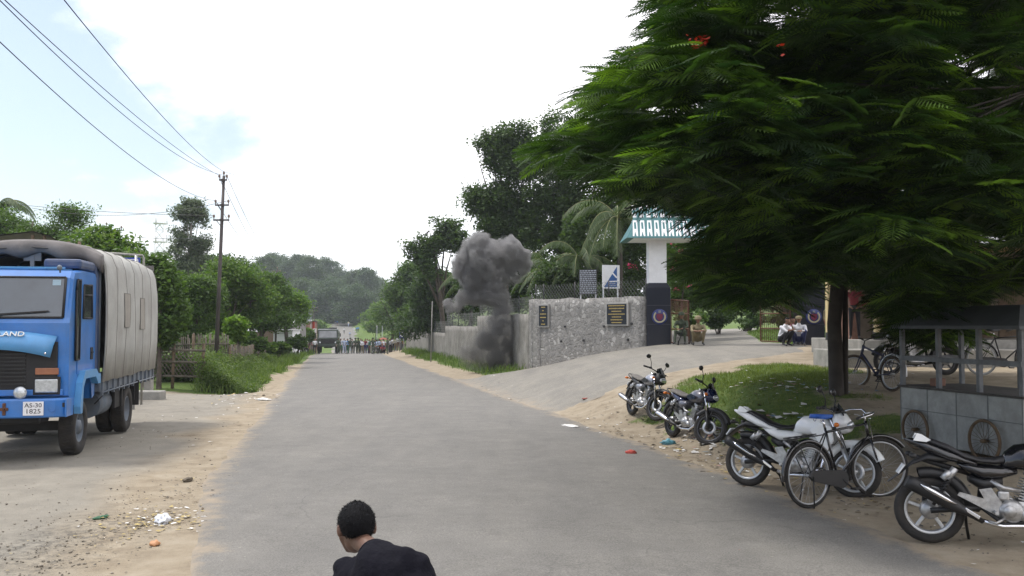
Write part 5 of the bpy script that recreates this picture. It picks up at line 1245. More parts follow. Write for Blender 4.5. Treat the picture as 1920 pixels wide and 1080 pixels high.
def moto(name, label, cat, kind, body, accent, loc, rz, steer=0.0, lean=0.0, seatm=None, rimm=None, group=None, scale=1.08, ztank=None, lite=False):
    """x forward, rear axle at the origin; right side is -y"""
    o = empty(name, loc, 0, label, cat, group); o.rotation_euler = Euler((lean, 0, rz), 'XYZ'); o.scale = (scale,) * 3
    WB, RW = 1.33, .305; rimm = rimm or M_alloy; seatm = seatm or M_seat
    ax = Vector((WB, 0, RW)); hd = Vector((1.06, 0, .92)); sax = (hd - Vector((WB - .02, 0, .34))).normalized()
    S = Matrix.Translation(hd) @ Matrix.Rotation(steer, 4, sax) @ Matrix.Translation(-hd)
    def pb(nm, mb, m, parent=o): return mb.build(nm, m if isinstance(m, list) else [m], parent)
    def wheel(c, tr, M, nsp, disc):
        m = MB(); m.M = M; m.torus(c, RW - tr, tr, 'y', 36, 10); w = pb('wheel', m, M_tyre)
        m = MB(); m.M = M; r0 = RW - tr * 1.75; m.lathe(c, [(r0 - .022, -.03), (r0, -.034), (r0 + .008, -.03), (r0 - .004, 0), (r0 + .008, .03), (r0, .034), (r0 - .022, .03), (r0 - .03, 0), (r0 - .022, -.03)], 'y', 36)
        m.lathe(c, [(0, -.05), (.035, -.05), (.05, -.03), (.05, .03), (.035, .05), (0, .05)], 'y', 16)
        for k in range(nsp):
            a = 2 * PI * k / nsp + .3; mid = Vector(c) + Vector((math.cos(a), 0, math.sin(a))) * (r0 + .03) * .5
            m.box(mid, (r0 - .02, .026, .032), rot=Matrix.Rotation(-a, 3, 'Y'), bev=.006)
        pb('rim', m, rimm, w)
        m = MB(); m.M = M
        if disc: m.lathe(Vector(c) + Vector((0, -.062, 0)), [(.07, 0), (.125, 0), (.125, .006), (.07, .006), (.07, 0)], 'y', 28); pb('brake_disc', m, M_alloy, w)
        else: m.lathe(Vector(c) + Vector((0, 0, 0)), [(0, -.062), (.075, -.062), (.085, -.04), (.085, .04), (0, .05)], 'y', 20); pb('brake_drum', m, M_eng, w)
        return w
    I4 = Matrix.Identity(4)
    wheel((0, 0, RW), .05, I4, 5, False); wheel(ax, .042, S, 5 if kind == 'sport' else 6, True)
    # frame, swing arm, footrest
    m = MB(); m.tube([(.0, -.09, .305), (.42, -.10, .36)], .026, 8); m.tube([(.0, .09, .305), (.42, .10, .36)], .026, 8)
    m.tube([(.42, 0, .36), (.45, 0, .62), (.75, 0, .74), (1.04, 0, .86)], .028, 8); m.tube([(1.04, 0, .84), (.98, 0, .55), (.86, 0, .30)], .025, 8); m.tube([(.42, -.1, .36), (.6, -.12, .22), (.86, -.06, .26)], .02, 7)
    m.tube([(.45, 0, .62), (.1, .0, .72), (-.1, 0, .78)], .025, 7); pb('frame', m, M_plastic)
    m = MB(); m.prism([(.40, .52), (.50, .54), (.60, .38), (.53, .30), (.22, .46), (.24, .49), (.44, .44)], -.135, -.12, 'y'); m.cyl((.52, -.14, .33), (.52, -.25, .33), .016); pb('footrest_bracket', m, M_eng)
    m = MB(); m.tube([(.30, -.02, .30), (.34, .20, .16), (.37, .27, .015)], .014, 6); pb('side_stand', m, M_plastic)
    # shocks
    for s in (-1, 1):
        m = MB(); m.tube([(.02, s * .12, .36), (.10, s * .12, .50)], .016, 8); m.tube([(.07 + .0, s * .12, .44), (.18, s * .12, .64)], .012, 8)
        pts = [];
        for k in range(60): t = k / 59; a = t * 2 * PI * 7; c_ = Vector((.05, s * .12, .41)).lerp(Vector((.16, s * .12, .61)), t); pts.append(c_ + Vector((math.cos(a) * .028, math.sin(a) * .028, 0)))
        if not lite: m.tube(pts, .006, 5)
        sp = pb('shock_absorber', m, M_plastic)
        m = MB(); m.cyl((.14, s * .125, .60), (.21, s * .125, .70), .032); m.cyl((.10, s * .14, .60), (.16, s * .14, .67), .03); pb('gas_canister', m, M_alloy, sp)
    # engine
    m = MB(); m.box((.70, 0, .34), (.34, .22, .20), bev=.05); m.box((.60, 0, .38), (.2, .2, .18), bev=.05); m.lathe((.66, -.12, .34), [(0, -.045), (.07, -.045), (.10, -.02), (.105, .02)], 'y', 24); m.lathe((.76, -.12, .31), [(0, -.035), (.045, -.035), (.055, .01)], 'y', 20)
    m.ell((.66, -.13, .34), (.11, .035, .085), 16); m.lathe((.64, -.165, .34), [(0, -.012), (.05, -.012), (.055, 0)], 'y', 20); m.box((.60, -.10, .47), (.10, .06, .09), bev=.02); m.tube([(.50, -.10, .60), (.60, -.12, .54), (.74, -.10, .52)], .022, 8); m.tube([(.48, .08, .62), (.62, .10, .50), (.70, .10, .44)], .012, 6)
    m.tube([(.46, -.17, .25), (.52, -.19, .235), (.60, -.15, .28)], .012, 6); eng = pb('engine', m, M_eng)
    m = MB(); q = Matrix.Rotation(R(-28), 3, 'Y')
    for k in range(8): m.box(Vector((.80, 0, .43)) + Vector((.30, 0, .95)).normalized() * k * .026 * 1, (.16, .19, .010), rot=Matrix.Rotation(R(17), 3, 'Y'))
    m.box((.83, 0, .53), (.09, .13, .24), rot=Matrix.Rotation(R(17), 3, 'Y'), bev=.02); m.box((.87, 0, .66), (.14, .15, .06), rot=Matrix.Rotation(R(17), 3, 'Y'), bev=.02); pb('cylinder_block', m, M_eng, eng)
    m = MB(); m.tube([(.90, 0, .60), (1.0, -.04, .52), (.97, -.09, .32), (.84, -.13, .22), (.58, -.14, .205), (.40, -.145, .25)], .021, 9); pb('exhaust_pipe', m, M_chrome)
    # muffler
    if kind == 'sport':
        m = MB(); m.tube([(.42, -.15, .24), (.30, -.16, .31), (.20, -.17, .36), (-.16, -.185, .55), (-.21, -.188, .575)], [.022, .03, .055, .066, .058], 14); mf = pb('muffler', m, M_plastic)
        m = MB(); m.tube([(.20, -.215, .385), (.12, -.228, .425), (-.05, -.24, .52), (-.10, -.235, .555)], [.014, .034, .040, .018], 10, squash=.6); pb('heat_shield', m, M_chrome, mf)
        m = MB(); m.box((.33, -.19, .31), (.14, .01, .03), rot=Matrix.Rotation(R(-332), 3, 'Y') if False else Matrix.Rotation(R(32), 3, 'Y'), bev=.004); pb('slot_plate', m, M_chrome, mf)
    else:
        m = MB(); m.tube([(.42, -.145, .25), (.30, -.16, .27), (.20, -.17, .30), (-.28, -.19, .40), (-.33, -.19, .41)], [.022, .03, .048, .056, .045], 14); mf = pb('muffler', m, M_plastic)
        m = MB(); m.tube([(.22, -.20, .315), (.10, -.215, .34), (-.20, -.235, .405), (-.30, -.225, .42)], [.02, .045, .048, .03], 10, squash=.7); pb('heat_shield', m, M_chrome, mf)
    m = MB(); m.box((.20, .10, .37), (.5, .03, .09), rot=Matrix.Rotation(R(8), 3, 'Y'), bev=.02); pb('chain_cover', m, M_plastic)
    # rear hugger and mudguard
    m = MB(); m.torus((0, 0, RW), .335, .055, 'y', 14, 6, R(20), R(105), squash=1.3)
    if kind != 'sport': m.torus((0, 0, RW), .345, .06, 'y', 16, 6, R(60), R(165), squash=1.2)
    pb('hugger', m, M_plastic)
    m = MB(); r = []
    for (x, z, w, t) in ((.16, .76, .09, .05), (-.02, .775, .085, .045), (-.14, .72, .075, .035), (-.25, .62, .07, .022), (-.35, .545, .06, .01)): r.append([(x, -w, z), (x + t * .4, -w * .6, z + t), (x + t * .4, w * .6, z + t), (x, w, z), (x - t * .3, w * .6, z - t * .4), (x - t * .3, -w * .6, z - t * .4)])
    m.loft(r); mg = pb('rear_mudguard', m, M_plastic)
    m = MB(); m.box((-.24, 0, .67), (.015, .17, .10), rot=Matrix.Rotation(R(35), 3, 'Y')); pb('number_plate', m, M_plate, mg)
    for s in (-1, 1): m = MB(); m.tube([(-.12, s * .06, .79), (-.14, s * .13, .80)], .012, 6); m.ell((-.145, s * .16, .80), (.035, .045, .026), 10); pb('rear_indicator', m, M_amber if kind != 'sport' else M_plastic, mg)
    # tail, seat, panels, tank
    def sec(x, zb, zt, wb, wt, n=12, pw=.75):
        out = []
        for k in range(n):
            a = 2 * PI * k / n; c, s_ = math.cos(a), math.sin(a); zz = (zb + zt) / 2 + (zt - zb) / 2 * abs(s_) ** pw * (1 if s_ > 0 else -1); f = (zz - zb) / (zt - zb + 1e-9); w = wb + (wt - wb) * f
            out.append((x, w * abs(c) ** pw * (1 if c > 0 else -1), zz))
        return out
    if kind == 'sport':
        m = MB(); m.loft([sec(-.20, .93, .955, .012, .012), sec(-.12, .885, .955, .055, .05), sec(0, .82, .93, .10, .08), sec(.16, .755, .87, .125, .10), sec(.30, .735, .80, .125, .11), sec(.40, .725, .765, .10, .10)]); tp = pb('tail_panel', m, body)
        m = MB(); m.prism([(-.13, .935), (-.02, .925), (.02, .945), (-.06, .995), (-.10, 1.0)], -.085, -.05, 'y'); m.prism([(-.13, .935), (-.02, .925), (.02, .945), (-.06, .995), (-.10, 1.0)], .05, .085, 'y'); m.box((-.085, 0, .975), (.045, .14, .02), bev=.008); pb('grab_rail', m, M_wbike if body is M_bbike else body, tp)
        m = MB(); m.loft([sec(-.06, .93, .955, .05, .03), sec(.04, .90, .955, .085, .06), sec(.18, .84, .905, .12, .09), sec(.30, .78, .835, .13, .10), sec(.42, .755, .80, .13, .10), sec(.54, .745, .80, .12, .09), sec(.62, .75, .825, .095, .06), sec(.655, .78, .84, .05, .03)]); pb('seat', m, seatm)
        m = MB(); m.loft([sec(.24, .725, .745, .10, .10), sec(.32, .66, .755, .14, .13), sec(.45, .60, .745, .15, .135), sec(.60, .615, .735, .14, .13), sec(.72, .66, .72, .12, .11)]); sp = pb('side_panel', m, body)
        m = MB(); m.loft([sec(.34, .57, .64, .10, .11), sec(.45, .50, .62, .12, .13), sec(.60, .55, .64, .11, .12)]); pb('lower_side_panel', m, M_plastic, sp)
        m = MB(); m.loft([sec(.60, .72, .76, .07, .05), sec(.64, .71, .86, .11, .07), sec(.72, .70, .925, .15, .10), sec(.84, .69, .945, .175, .12), sec(.94, .68, .935, .17, .11), sec(1.02, .70, .90, .13, .08), sec(1.06, .74, .86, .07, .05)]); tk = pb('fuel_tank', m, body)
        for s in (-1, 1): m = MB(); m.prism([(.84, .76), (.96, .86), (1.10, .82), (1.13, .66), (1.06, .54), (.98, .56), (.92, .68)], min(s * .135, s * .175), max(s * .135, s * .175), 'y', inset=.12); pb('tank_shroud', m, body, tk)
        m = MB(); m.cyl((.86, 0, .935), (.86, 0, .955), .035); pb('fuel_cap', m, M_chrome, tk)
    else:
        m = MB(); m.loft([sec(-.16, .83, .86, .03, .03), sec(-.08, .76, .865, .09, .07), sec(.10, .70, .83, .12, .10), sec(.30, .66, .78, .13, .11), sec(.42, .66, .76, .12, .1)]); tp = pb('tail_panel', m, accent)
        m = MB(); m.tube([(.02, -.13, .80), (-.14, -.13, .87), (-.22, -.09, .89), (-.22, .09, .89), (-.14, .13, .87), (.02, .13, .80)], .011, 6); pb('grab_rail', m, M_plastic, tp)
        m = MB(); m.loft([sec(-.14, .86, .88, .09, .06), sec(-.05, .83, .90, .125, .10), sec(.15, .80, .87, .135, .11), sec(.35, .77, .835, .135, .11), sec(.50, .765, .83, .12, .09), sec(.60, .78, .86, .09, .06)]); pb('seat', m, seatm)
        m = MB(); m.loft([sec(.30, .60, .72, .12, .12), sec(.40, .55, .73, .145, .135), sec(.52, .58, .72, .14, .13), sec(.60, .64, .70, .12, .11)]); pb('side_panel', m, body)
        m = MB(); m.loft([sec(.57, .74, .80, .07, .05), sec(.62, .72, .88, .12, .08), sec(.74, .70, .935, .155, .10), sec(.88, .70, .95, .16, .11), sec(1.0, .72, .92, .13, .08), sec(1.06, .76, .87, .07, .04)]); tk = pb('fuel_tank', m, body)
        for s in (-1, 1): m = MB(); m.prism([(.66, .80), (.82, .86), (.98, .82), (.96, .77), (.76, .74)], min(s * .152, s * .162), max(s * .152, s * .162), 'y'); pb('tank_stripe', m, accent, tk)
        m = MB(); m.cyl((.86, 0, .94), (.86, 0, .962), .035); pb('fuel_cap', m, M_chrome, tk)
    # front assembly (turns with the steering)
    def fm(): m = MB(); m.M = S; return m
    for s in (-1, 1):
        m = fm(); bot = ax + Vector((-.0, s * .085, .0)); top = Vector((1.05, s * .085, .93)); d = (top - bot); m.tube([bot + Vector((0, 0, -.03)), bot + d * .42], .031, 10); fo = pb('fork_leg', m, M_alloy if kind == 'sport' else M_plastic); m = fm(); m.tube([bot + d * .42, top], .019, 10); pb('fork_tube', m, M_chrome, fo)
    m = fm(); m.box((1.10, 0, .80), (.08, .22, .035), rot=Matrix.Rotation(R(-26), 3, 'Y'), bev=.01); m.box((1.05, 0, .94), (.08, .22, .03), rot=Matrix.Rotation(R(-26), 3, 'Y'), bev=.01); pb('fork_yoke', m, M_plastic)
    m = fm(); m.torus(ax, .325, .055, 'y', 18, 8, R(28), R(150), squash=1.15); m.tube([ax + Vector((-.02, -.075, .30)), ax + Vector((-.05, -.085, .12))], .012, 5); m.tube([ax + Vector((-.02, .075, .30)), ax + Vector((-.05, .085, .12))], .012, 5); pb('front_fender', m, body if kind == 'sport' else M_plastic)
    m = fm(); hb = [(.98, -.36, 1.02), (1.0, -.22, 1.03), (1.07, -.10, 1.01), (1.06, 0, .99), (1.07, .10, 1.01), (1.0, .22, 1.03), (.98, .36, 1.02)]; m.tube(hb, .012, 8); bar = pb('handlebar', m, M_chrome if kind == 'sport' else M_plastic)
    for s in (-1, 1):
        m = fm(); m.tube([(.975, s * .39, 1.018), (.995, s * .25, 1.028)], .019, 8); pb('grip', m, M_plastic, bar)
        m = fm(); m.tube([(1.0, s * .22, 1.03), (1.05, s * .30, 1.025), (1.04, s * .38, 1.01)], .006, 5); m.box((1.01, s * .21, 1.035), (.05, .05, .045), bev=.01); pb('brake_lever', m, M_plastic, bar)
        m = fm(); m.tube([(1.02, s * .20, 1.04), (1.03, s * .25, 1.14), (1.0, s * .30, 1.22)], .007, 6); m.ell((.985, s * .335, 1.245), (.024, .075, .045), 12, rot=(R(-12) * s, 0, 0)); mi = pb('mirror', m, M_plastic, bar)
        m = fm(); m.ell((.967, s * .337, 1.245), (.01, .064, .036), 12, rot=(R(-12) * s, 0, 0)); pb('mirror_glass', m, M_chrome, mi)
        m = fm(); m.tube([(1.14, s * .10, .84), (1.15, s * .17, .84)], .012, 6); m.ell((1.155, s * .20, .84), (.032, .042, .028), 10); pb('indicator', m, M_amber)
    m = fm(); m.loft([sec(1.08, .76, .97, .10, .10), sec(1.15, .74, 1.0, .125, .12), sec(1.22, .745, .99, .115, .10), sec(1.27, .77, .92, .09, .07), sec(1.295, .80, .87, .05, .04)]); hc = pb('headlamp_cowl', m, body if kind == 'sport' else accent)
    m = fm(); m.ell((1.262, 0, .84), (.05, .10, .065), 14, rot=(0, R(20), 0)); pb('headlamp', m, M_lens, hc)
    m = fm(); m.loft([[(1.12, -.11, .97), (1.12, 0, 1.0), (1.12, .11, .97)], [(1.10, -.10, 1.05), (1.09, 0, 1.10), (1.10, .10, 1.05)]], cap=False, closed=False); m.loft([[(1.21, -.11, .95), (1.225, 0, .985), (1.21, .11, .95)], [(1.13, -.08, 1.06), (1.12, 0, 1.11), (1.13, .08, 1.06)]], cap=False, closed=False); pb('windscreen', m, M_glass, hc)
    m = fm(); m.box((1.10, 0, 1.03), (.05, .14, .05), bev=.015); pb('instrument_panel', m, M_plastic)
    m = MB(); m.tube([(1.10, .06, .90), (1.17, .09, .74), (1.05, .1, .60), (.9, .08, .6)], .006, 5); m.tube([(1.10, -.05, .92), (1.19, -.09, .75), (1.28, -.08, .5)], .006, 5); pb('cables', m, M_plastic)
    return o
def place_by_wheels(rear, front):
    """heading from two ground points"""
    d = Vector(front) - Vector(rear); return math.atan2(d.y, d.x)
rr_ = (XP(1398, 12.75), 12.75); ff_ = (XP(1607, 11.8), 11.8)
moto('sport_motorcycle', 'white sport motorcycle with black seat parked behind the black bicycle', 'motorcycle', 'sport', M_wbike, M_wbike, (rr_[0], rr_[1], hz(*rr_) + .01), place_by_wheels(rr_, ff_), steer=R(6), lean=R(-5), group='motorcycles parked on the road edge', scale=1.1)
rr_ = (XP(1736, 9.3), 9.3)
moto('sport_motorcycle', 'black sport motorcycle nearest the camera, cut by the right edge', 'motorcycle', 'sport', M_bbike, M_bbike, (rr_[0], rr_[1], hz(*rr_) + .01), R(-17), steer=R(4), lean=R(-4), group='motorcycles parked on the road edge', scale=1.1)
ff_ = (XP(1303, 17.0), 17.0); h_ = R(-82); rr_ = (ff_[0] - 1.45 * math.cos(h_), ff_[1] - 1.45 * math.sin(h_))
moto('commuter_motorcycle', 'black and silver motorcycle with blue reflection coloured into headlamp cowl and turned front wheel', 'motorcycle', 'commuter', mat('grey_bike_paint', (.12, .12, .14), .3, .4, var=.08, coat=.4), M_blueb, (rr_[0], rr_[1], hz(*rr_) + .01), R(-72), steer=R(40), lean=R(-8), seatm=M_seatg, rimm=M_alloyd, group='motorcycles parked on the road edge')
ff_ = (XP(1228, 20.2), 20.2)
moto('commuter_motorcycle', 'silver motorcycle with orange indicators, farthest of those parked by the road', 'motorcycle', 'commuter', M_sbike, M_plastic, (ff_[0] - .35, ff_[1] + 1.4, hz(ff_[0] - .35, ff_[1] + 1.4) + .01), R(-75), steer=R(30), lean=R(-8), seatm=M_seatg, rimm=M_alloyd, group='motorcycles parked on the road edge')
xx, yy = XP(1772, 21.6), 21.6
moto('commuter_motorcycle', 'dark motorcycle half hidden behind the food cart', 'motorcycle', 'commuter', M_bbike, M_bbike, (xx, yy, hz(xx, yy) + .01), R(188), steer=R(-15), lean=R(5), rimm=M_alloyd, scale=1.1, lite=True)

def bicycle(name, label, kind, loc, rz, steer=0, lean=0, framem=None, saddlem=None, tyrem=None, scale=1.08, mud=True):
    o = empty(name, loc, 0, label, 'bicycle'); o.rotation_euler = (lean, 0, rz); o.scale = (scale,) * 3
    fm_ = framem or M_bbike; WB = 1.14 if kind == 'roadster' else 1.04; RW = .355 if kind == 'roadster' else .33; tr = .019 if kind == 'roadster' else .026
    def pb(nm, mb, m, parent=o): return mb.build(nm, [m], parent)
    ax = Vector((WB, 0, RW)); head = Vector((WB - .16, 0, .86)) if kind == 'roadster' else Vector((WB - .19, 0, .80)); sax = (head - Vector((WB - .06, 0, RW))).normalized()
    S = Matrix.Translation(head) @ Matrix.Rotation(steer, 4, sax) @ Matrix.Translation(-head)
    def wheel(c, M, sd):
        m = MB(); m.M = M; m.torus(c, RW - tr, tr, 'y', 44, 8); w = pb('wheel', m, tyrem or M_tyre); m = MB(); m.M = M; r0 = RW - 2 * tr
        m.lathe(c, [(r0, -.014), (r0 - .016, -.012), (r0 - .02, 0), (r0 - .016, .012), (r0, .014), (r0 - .004, 0), (r0, -.014)], 'y', 44); pb('rim', m, M_steel, w)
        m = MB(); m.M = M; m.cyl(Vector(c) + Vector((0, -.05, 0)), Vector(c) + Vector((0, .05, 0)), .02, seg=8)
        for k in range(28):
            a = 2 * PI * k / 28; b = a + (.5 if k % 4 < 2 else -.5); y = .03 * (1 if k % 2 else -1); m.tube([Vector(c) + Vector((math.cos(b) * .02, y, math.sin(b) * .02)), Vector(c) + Vector((math.cos(a) * (r0 - .012), 0, math.sin(a) * (r0 - .012)))], .0016, 3, False)
        pb('spokes', m, M_steel, w)
    wheel((0, 0, RW), Matrix.Identity(4), 0); wheel(ax, S, 1)
    bb = Vector((.46, 0, .29)) if kind == 'roadster' else Vector((.42, 0, .28)); st = Vector((.30, 0, .86)) if kind == 'roadster' else Vector((.26, 0, .70)); hl = head + sax * -.12; ht = head + sax * .02
    m = MB(); t = .0145 if kind == 'roadster' else .021
    m.tube([bb, st], t, 8); m.tube([st + Vector((.02, 0, -.04)), ht], t, 8); m.tube([bb, hl], t * 1.1, 8); m.tube([hl - sax * .03, ht + sax * .03], t * 1.3, 8)
    for s in (-1, 1): m.tube([bb + Vector((0, s * .03, 0)), (0, s * .055, RW)], .009, 6); m.tube([st + Vector((0, s * .012, -.05)), (0, s * .055, RW)], .008, 6)
    pb('frame', m, fm_)
    m = MB(); m.M = S; crown = hl - sax * .04
    for s in (-1, 1): m.tube([crown + Vector((0, s * .045, 0)), crown.lerp(ax, .6) + Vector((-.01, s * .05, 0)), ax + Vector((0, s * .05, 0))], [.014, .012, .009], 7)
    m.tube([crown + Vector((0, -.05, 0)), crown + Vector((0, .05, 0))], .014, 6); pb('fork', m, fm_)
    m = MB(); m.M = S; top = ht + sax * .12
    m.tube([ht, top], .012, 7)
    if kind == 'roadster':
        m.tube([top + Vector((-.20, -.27, -.02)), top + Vector((-.04, -.25, .02)), top + Vector((.05, -.14, .03)), top + Vector((.03, 0, .0)), top + Vector((.05, .14, .03)), top + Vector((-.04, .25, .02)), top + Vector((-.20, .27, -.02))], .011, 7)
        for s in (-1, 1): m.tube([top + Vector((-.02, s * .2, -.03)), top + Vector((.03, s * .05, -.05)), crown + Vector((.03, s * .03, .02)), ax + Vector((-.12, s * .05, .28))], .005, 5)
    else: m.tube([top + Vector((-.10, -.29, .05)), top + Vector((-.03, -.18, .04)), top + Vector((0, 0, .0)), top + Vector((-.03, .18, .04)), top + Vector((-.10, .29, .05))], .012, 7)
    hb = pb('handlebar', m, M_chrome if kind == 'roadster' else M_plastic)
    for s in (-1, 1): m = MB(); m.M = S; e = top + (Vector((-.20, s * .27, -.02)) if kind == 'roadster' else Vector((-.10, s * .29, .05))); m.tube([e + Vector((-.02, 0, 0)), e + Vector((.08, -s * .02, .02))], .016, 7); pb('grip', m, M_plastic, hb)
    m = MB(); m.tube([st, st + Vector((-.03, 0, .10))], .013, 7); m.torus(st + Vector((-.10, .05, .11)), .022, .004, 'y', 12, 4); m.torus(st + Vector((-.10, -.05, .11)), .022, .004, 'y', 12, 4); pb('seat_post', m, M_chrome)
    m = MB(); sc = st + Vector((-.03, 0, .14)); m.loft([[(sc.x - .14, w, sc.z + z) for w, z in ((-.03, 0), (-.03, .02), (.03, .02), (.03, 0))], [(sc.x - .11, w, sc.z + z) for w, z in ((-.10, -.02), (-.08, .03), (.08, .03), (.10, -.02))], [(sc.x - .03, w, sc.z + z) for w, z in ((-.09, -.03), (-.07, .025), (.07, .025), (.09, -.03))], [(sc.x + .05, w, sc.z + z) for w, z in ((-.035, -.03), (-.028, .02), (.028, .02), (.035, -.03))], [(sc.x + .15, w, sc.z + z) for w, z in ((-.018, -.02), (-.015, .012), (.015, .012), (.018, -.02))]]); pb('saddle', m, saddlem or M_seat)
    m = MB(); m.cyl(bb + Vector((0, -.07, 0)), bb + Vector((0, .07, 0)), .02); 
    for s in (-1, 1): e = bb + Vector((.13 * s, s * -.085, -.11 * s)); m.tube([bb + Vector((0, -s * .07, 0)), e], .01, 6); m.box(e + Vector((0, -s * .05, 0)), (.09, .08, .02), bev=.005)
    pb('pedals', m, M_plastic)
    if kind == 'roadster':
        m = MB(); m.prism([(bb.x + .10 * math.cos(a), bb.z + .10 * math.sin(a)) for a in [R(d) for d in range(-90, 91, 20)]] + [(0, RW + .065), (-.055, RW), (0, RW - .055)], -.075, -.045, 'y', inset=.04); pb('chain_case', m, M_plastic)
        m = MB(); 
        for s in (-1, 1): m.tube([(.22, s * .06, .80), (-.28, s * .07, .78)], .007, 5); m.tube([(-.22, s * .07, .78), (0, s * .06, RW)], .006, 5)
        for x in (.0, -.1, -.2, .1): m.tube([(x, -.065, .79), (x, .065, .79)], .005, 5)
        m.tube([(-.28, -.07, .78), (-.28, .07, .78)], .007, 5); pb('carrier', m, M_plastic)
        m = MB()
        for s in (-1, 1): m.tube([(0, s * .075, RW), (-.05, s * .11, .02)], .008, 5)
        m.tube([(-.05, -.11, .02), (-.05, .11, .02)], .008, 5); pb('rear_stand', m, M_plastic)
    else:
        m = MB(); m.tube([(.30, .02, .27), (.24, .16, .02)], .009, 5); pb('side_stand', m, M_plastic); m = MB()
        for s in (-1, 1): m.tube([(.18, s * .05, .62), (-.20, s * .06, .74)], .006, 5); m.tube([(-.16, s * .06, .73), (0, s * .05, RW)], .006, 5)
        for x in (.02, -.08, -.18): m.tube([(x, -.06, .68 - x * .32), (x, .06, .68 - x * .32)], .005, 5)
        pb('carrier', m, M_plastic)
        m = MB(); m.lathe(bb + Vector((0, -.06, 0)), [(.06, -.004), (.085, -.004), (.085, .004), (.06, .004), (.06, -.004)], 'y', 24); m.tube([bb + Vector((0, -.06, .085)), (0, -.06, RW + .04)], .004, 4); m.tube([bb + Vector((0, -.06, -.085)), (0, -.06, RW - .04)], .004, 4); pb('chain_drive', m, M_plastic)
    if mud:
        m = MB(); m.torus((0, 0, RW), RW + .028, .026, 'y', 22, 6, R(10), R(185), squash=1.0); pb('rear_mudguard', m, M_bbike if kind == 'roadster' else M_steel)
        if kind == 'roadster': m = MB(); m.M = S; m.torus(ax, RW + .026, .024, 'y', 22, 6, R(40), R(200)); pb('front_mudguard', m, M_bbike)
    return o
rr_ = (XP(1514, 11.15), 11.15); ff_ = (XP(1642, 11.75), 11.75)
M_bluesad = mat('blue_saddle_cover', (.02, .10, .42), .6, var=.25, scale=12, bump=.4)
bicycle('roadster_bicycle', 'black roadster bicycle with bright blue saddle in front of the white motorcycle', 'roadster', (rr_[0], rr_[1], hz(*rr_) + .005), R(29), steer=R(-24), lean=R(-3), saddlem=M_bluesad, scale=1.1)
rr_ = (XP(1669, 18.3), 18.3)
bicycle('bicycle', 'dusty blue bicycle with carrier standing by the tree trunk', 'mtb', (rr_[0], rr_[1], hz(*rr_) + .005), R(107), steer=R(25), lean=R(4), framem=mat('dusty_blue_frame', (.03, .035, .09), .4, dust=.3), tyrem=M_tyred, scale=1.08)
rr_ = (XP(1838, 21.5), 21.5)
bicycle('roadster_bicycle', 'bicycle with pale tyres seen through the frame of the food cart', 'roadster', (rr_[0], rr_[1], hz(*rr_) + .005), R(2), framem=M_plastic, tyrem=mat('pale_tyre', (.25, .25, .24), .8), scale=1.08)
for (px, Y, rz, lb) in ((567, 97, R(-60), 'small parked motorcycle beside people on the left verge'), (708, 104, R(-100), 'motorcycle standing in the crowd between soldiers')):
    xx = XP(px, Y); src = [c for c in bpy.data.objects if c.name.startswith('commuter_motorcycle') and c.parent is None][0]; c_ = copy_tree(src); c_.location = (xx, Y, hz(xx, Y) + .02); c_.rotation_euler = (0, 0, rz); c_['label'] = lb
    if 'group' in c_: del c_['group']

# ---------------------------------------------------------------- food cart
A_ = Vector((6.1, 14.3, 0)); dl = Vector((.25, -1, 0)).normalized(); dw = Vector((1, .25, 0)).normalized(); Lc, Wc = 2.45, 1.15
cz = hz(6.9, 13.3) ; cart = empty('food_cart', (A_.x + (dl * Lc / 2 + dw * Wc / 2).x, A_.y + (dl * Lc / 2 + dw * Wc / 2).y, cz), 0, 'grey zinc sheeted food cart with open frame, roof and spoked wheels', 'food cart')
cart.rotation_euler = (0, 0, math.atan2(dw.y, dw.x))      # local +x across (away from the road), local -y towards the camera
M_zinc = mat('zinc_sheet', (.31, .32, .31), .6, .2, var=.35, scale=2.2, dust=.8, dustc=(.13, .12, .105), bump=.35)
M_cartw = mat('cart_frame_wood', (.15, .16, .17), .75, var=.3, scale=6)
zA = -.98 - cz; zB = -1.80 - cz      # counter height and underside from the photo
m = MB(); m.box((0, 0, (zA + zB) / 2), (Wc, Lc, zA - zB), bev=.01); bd = m.build('cabinet', [M_zinc], cart)
m = MB()
for y in np.linspace(-Lc / 2, Lc / 2, 5): m.box((-Wc / 2 - .003, y * .99, (zA + zB) / 2), (.006, .014, zA - zB))
m.box((-Wc / 2 - .003, 0, (zA + zB) / 2 + .08), (.006, Lc, .012)); m.build('panel_seams', [mat('seam_zinc', (.14, .15, .15), .6, var=.3)], bd)
m = MB(); m.box((0, 0, zA + .018), (Wc + .06, Lc + .06, .03)); m.build('counter', [mat('counter_board', (.06, .055, .05), .8, var=.4, scale=8, bump=.4)], cart)
zr0 = P(1850, 617, 13).z - cz
for i, (x, y) in enumerate(((-1, 1), (-1, .32), (-1, -.36), (-1, -1), (1, 1), (1, -1), (1, 0))): m = MB(); m.box((x * (Wc / 2 - .03), y * (Lc / 2 - .03), (zA + zr0) / 2), (.06, .06, zr0 - zA)); m.build('post', [M_cartw], cart)
zr1 = P(1750, 672, 14).z - cz
m = MB(); m.box((-Wc / 2 + .0, 0, zr1), (.035, Lc, .07)); m.build('rail', [M_cartw], cart); m = MB(); m.box((0, Lc / 2 - .0, zr1), (Wc, .035, .06)); m.build('rail', [M_cartw], cart)
m = MB(); w2, l2, ht_ = Wc / 2 + .12, Lc / 2 + .10, .34
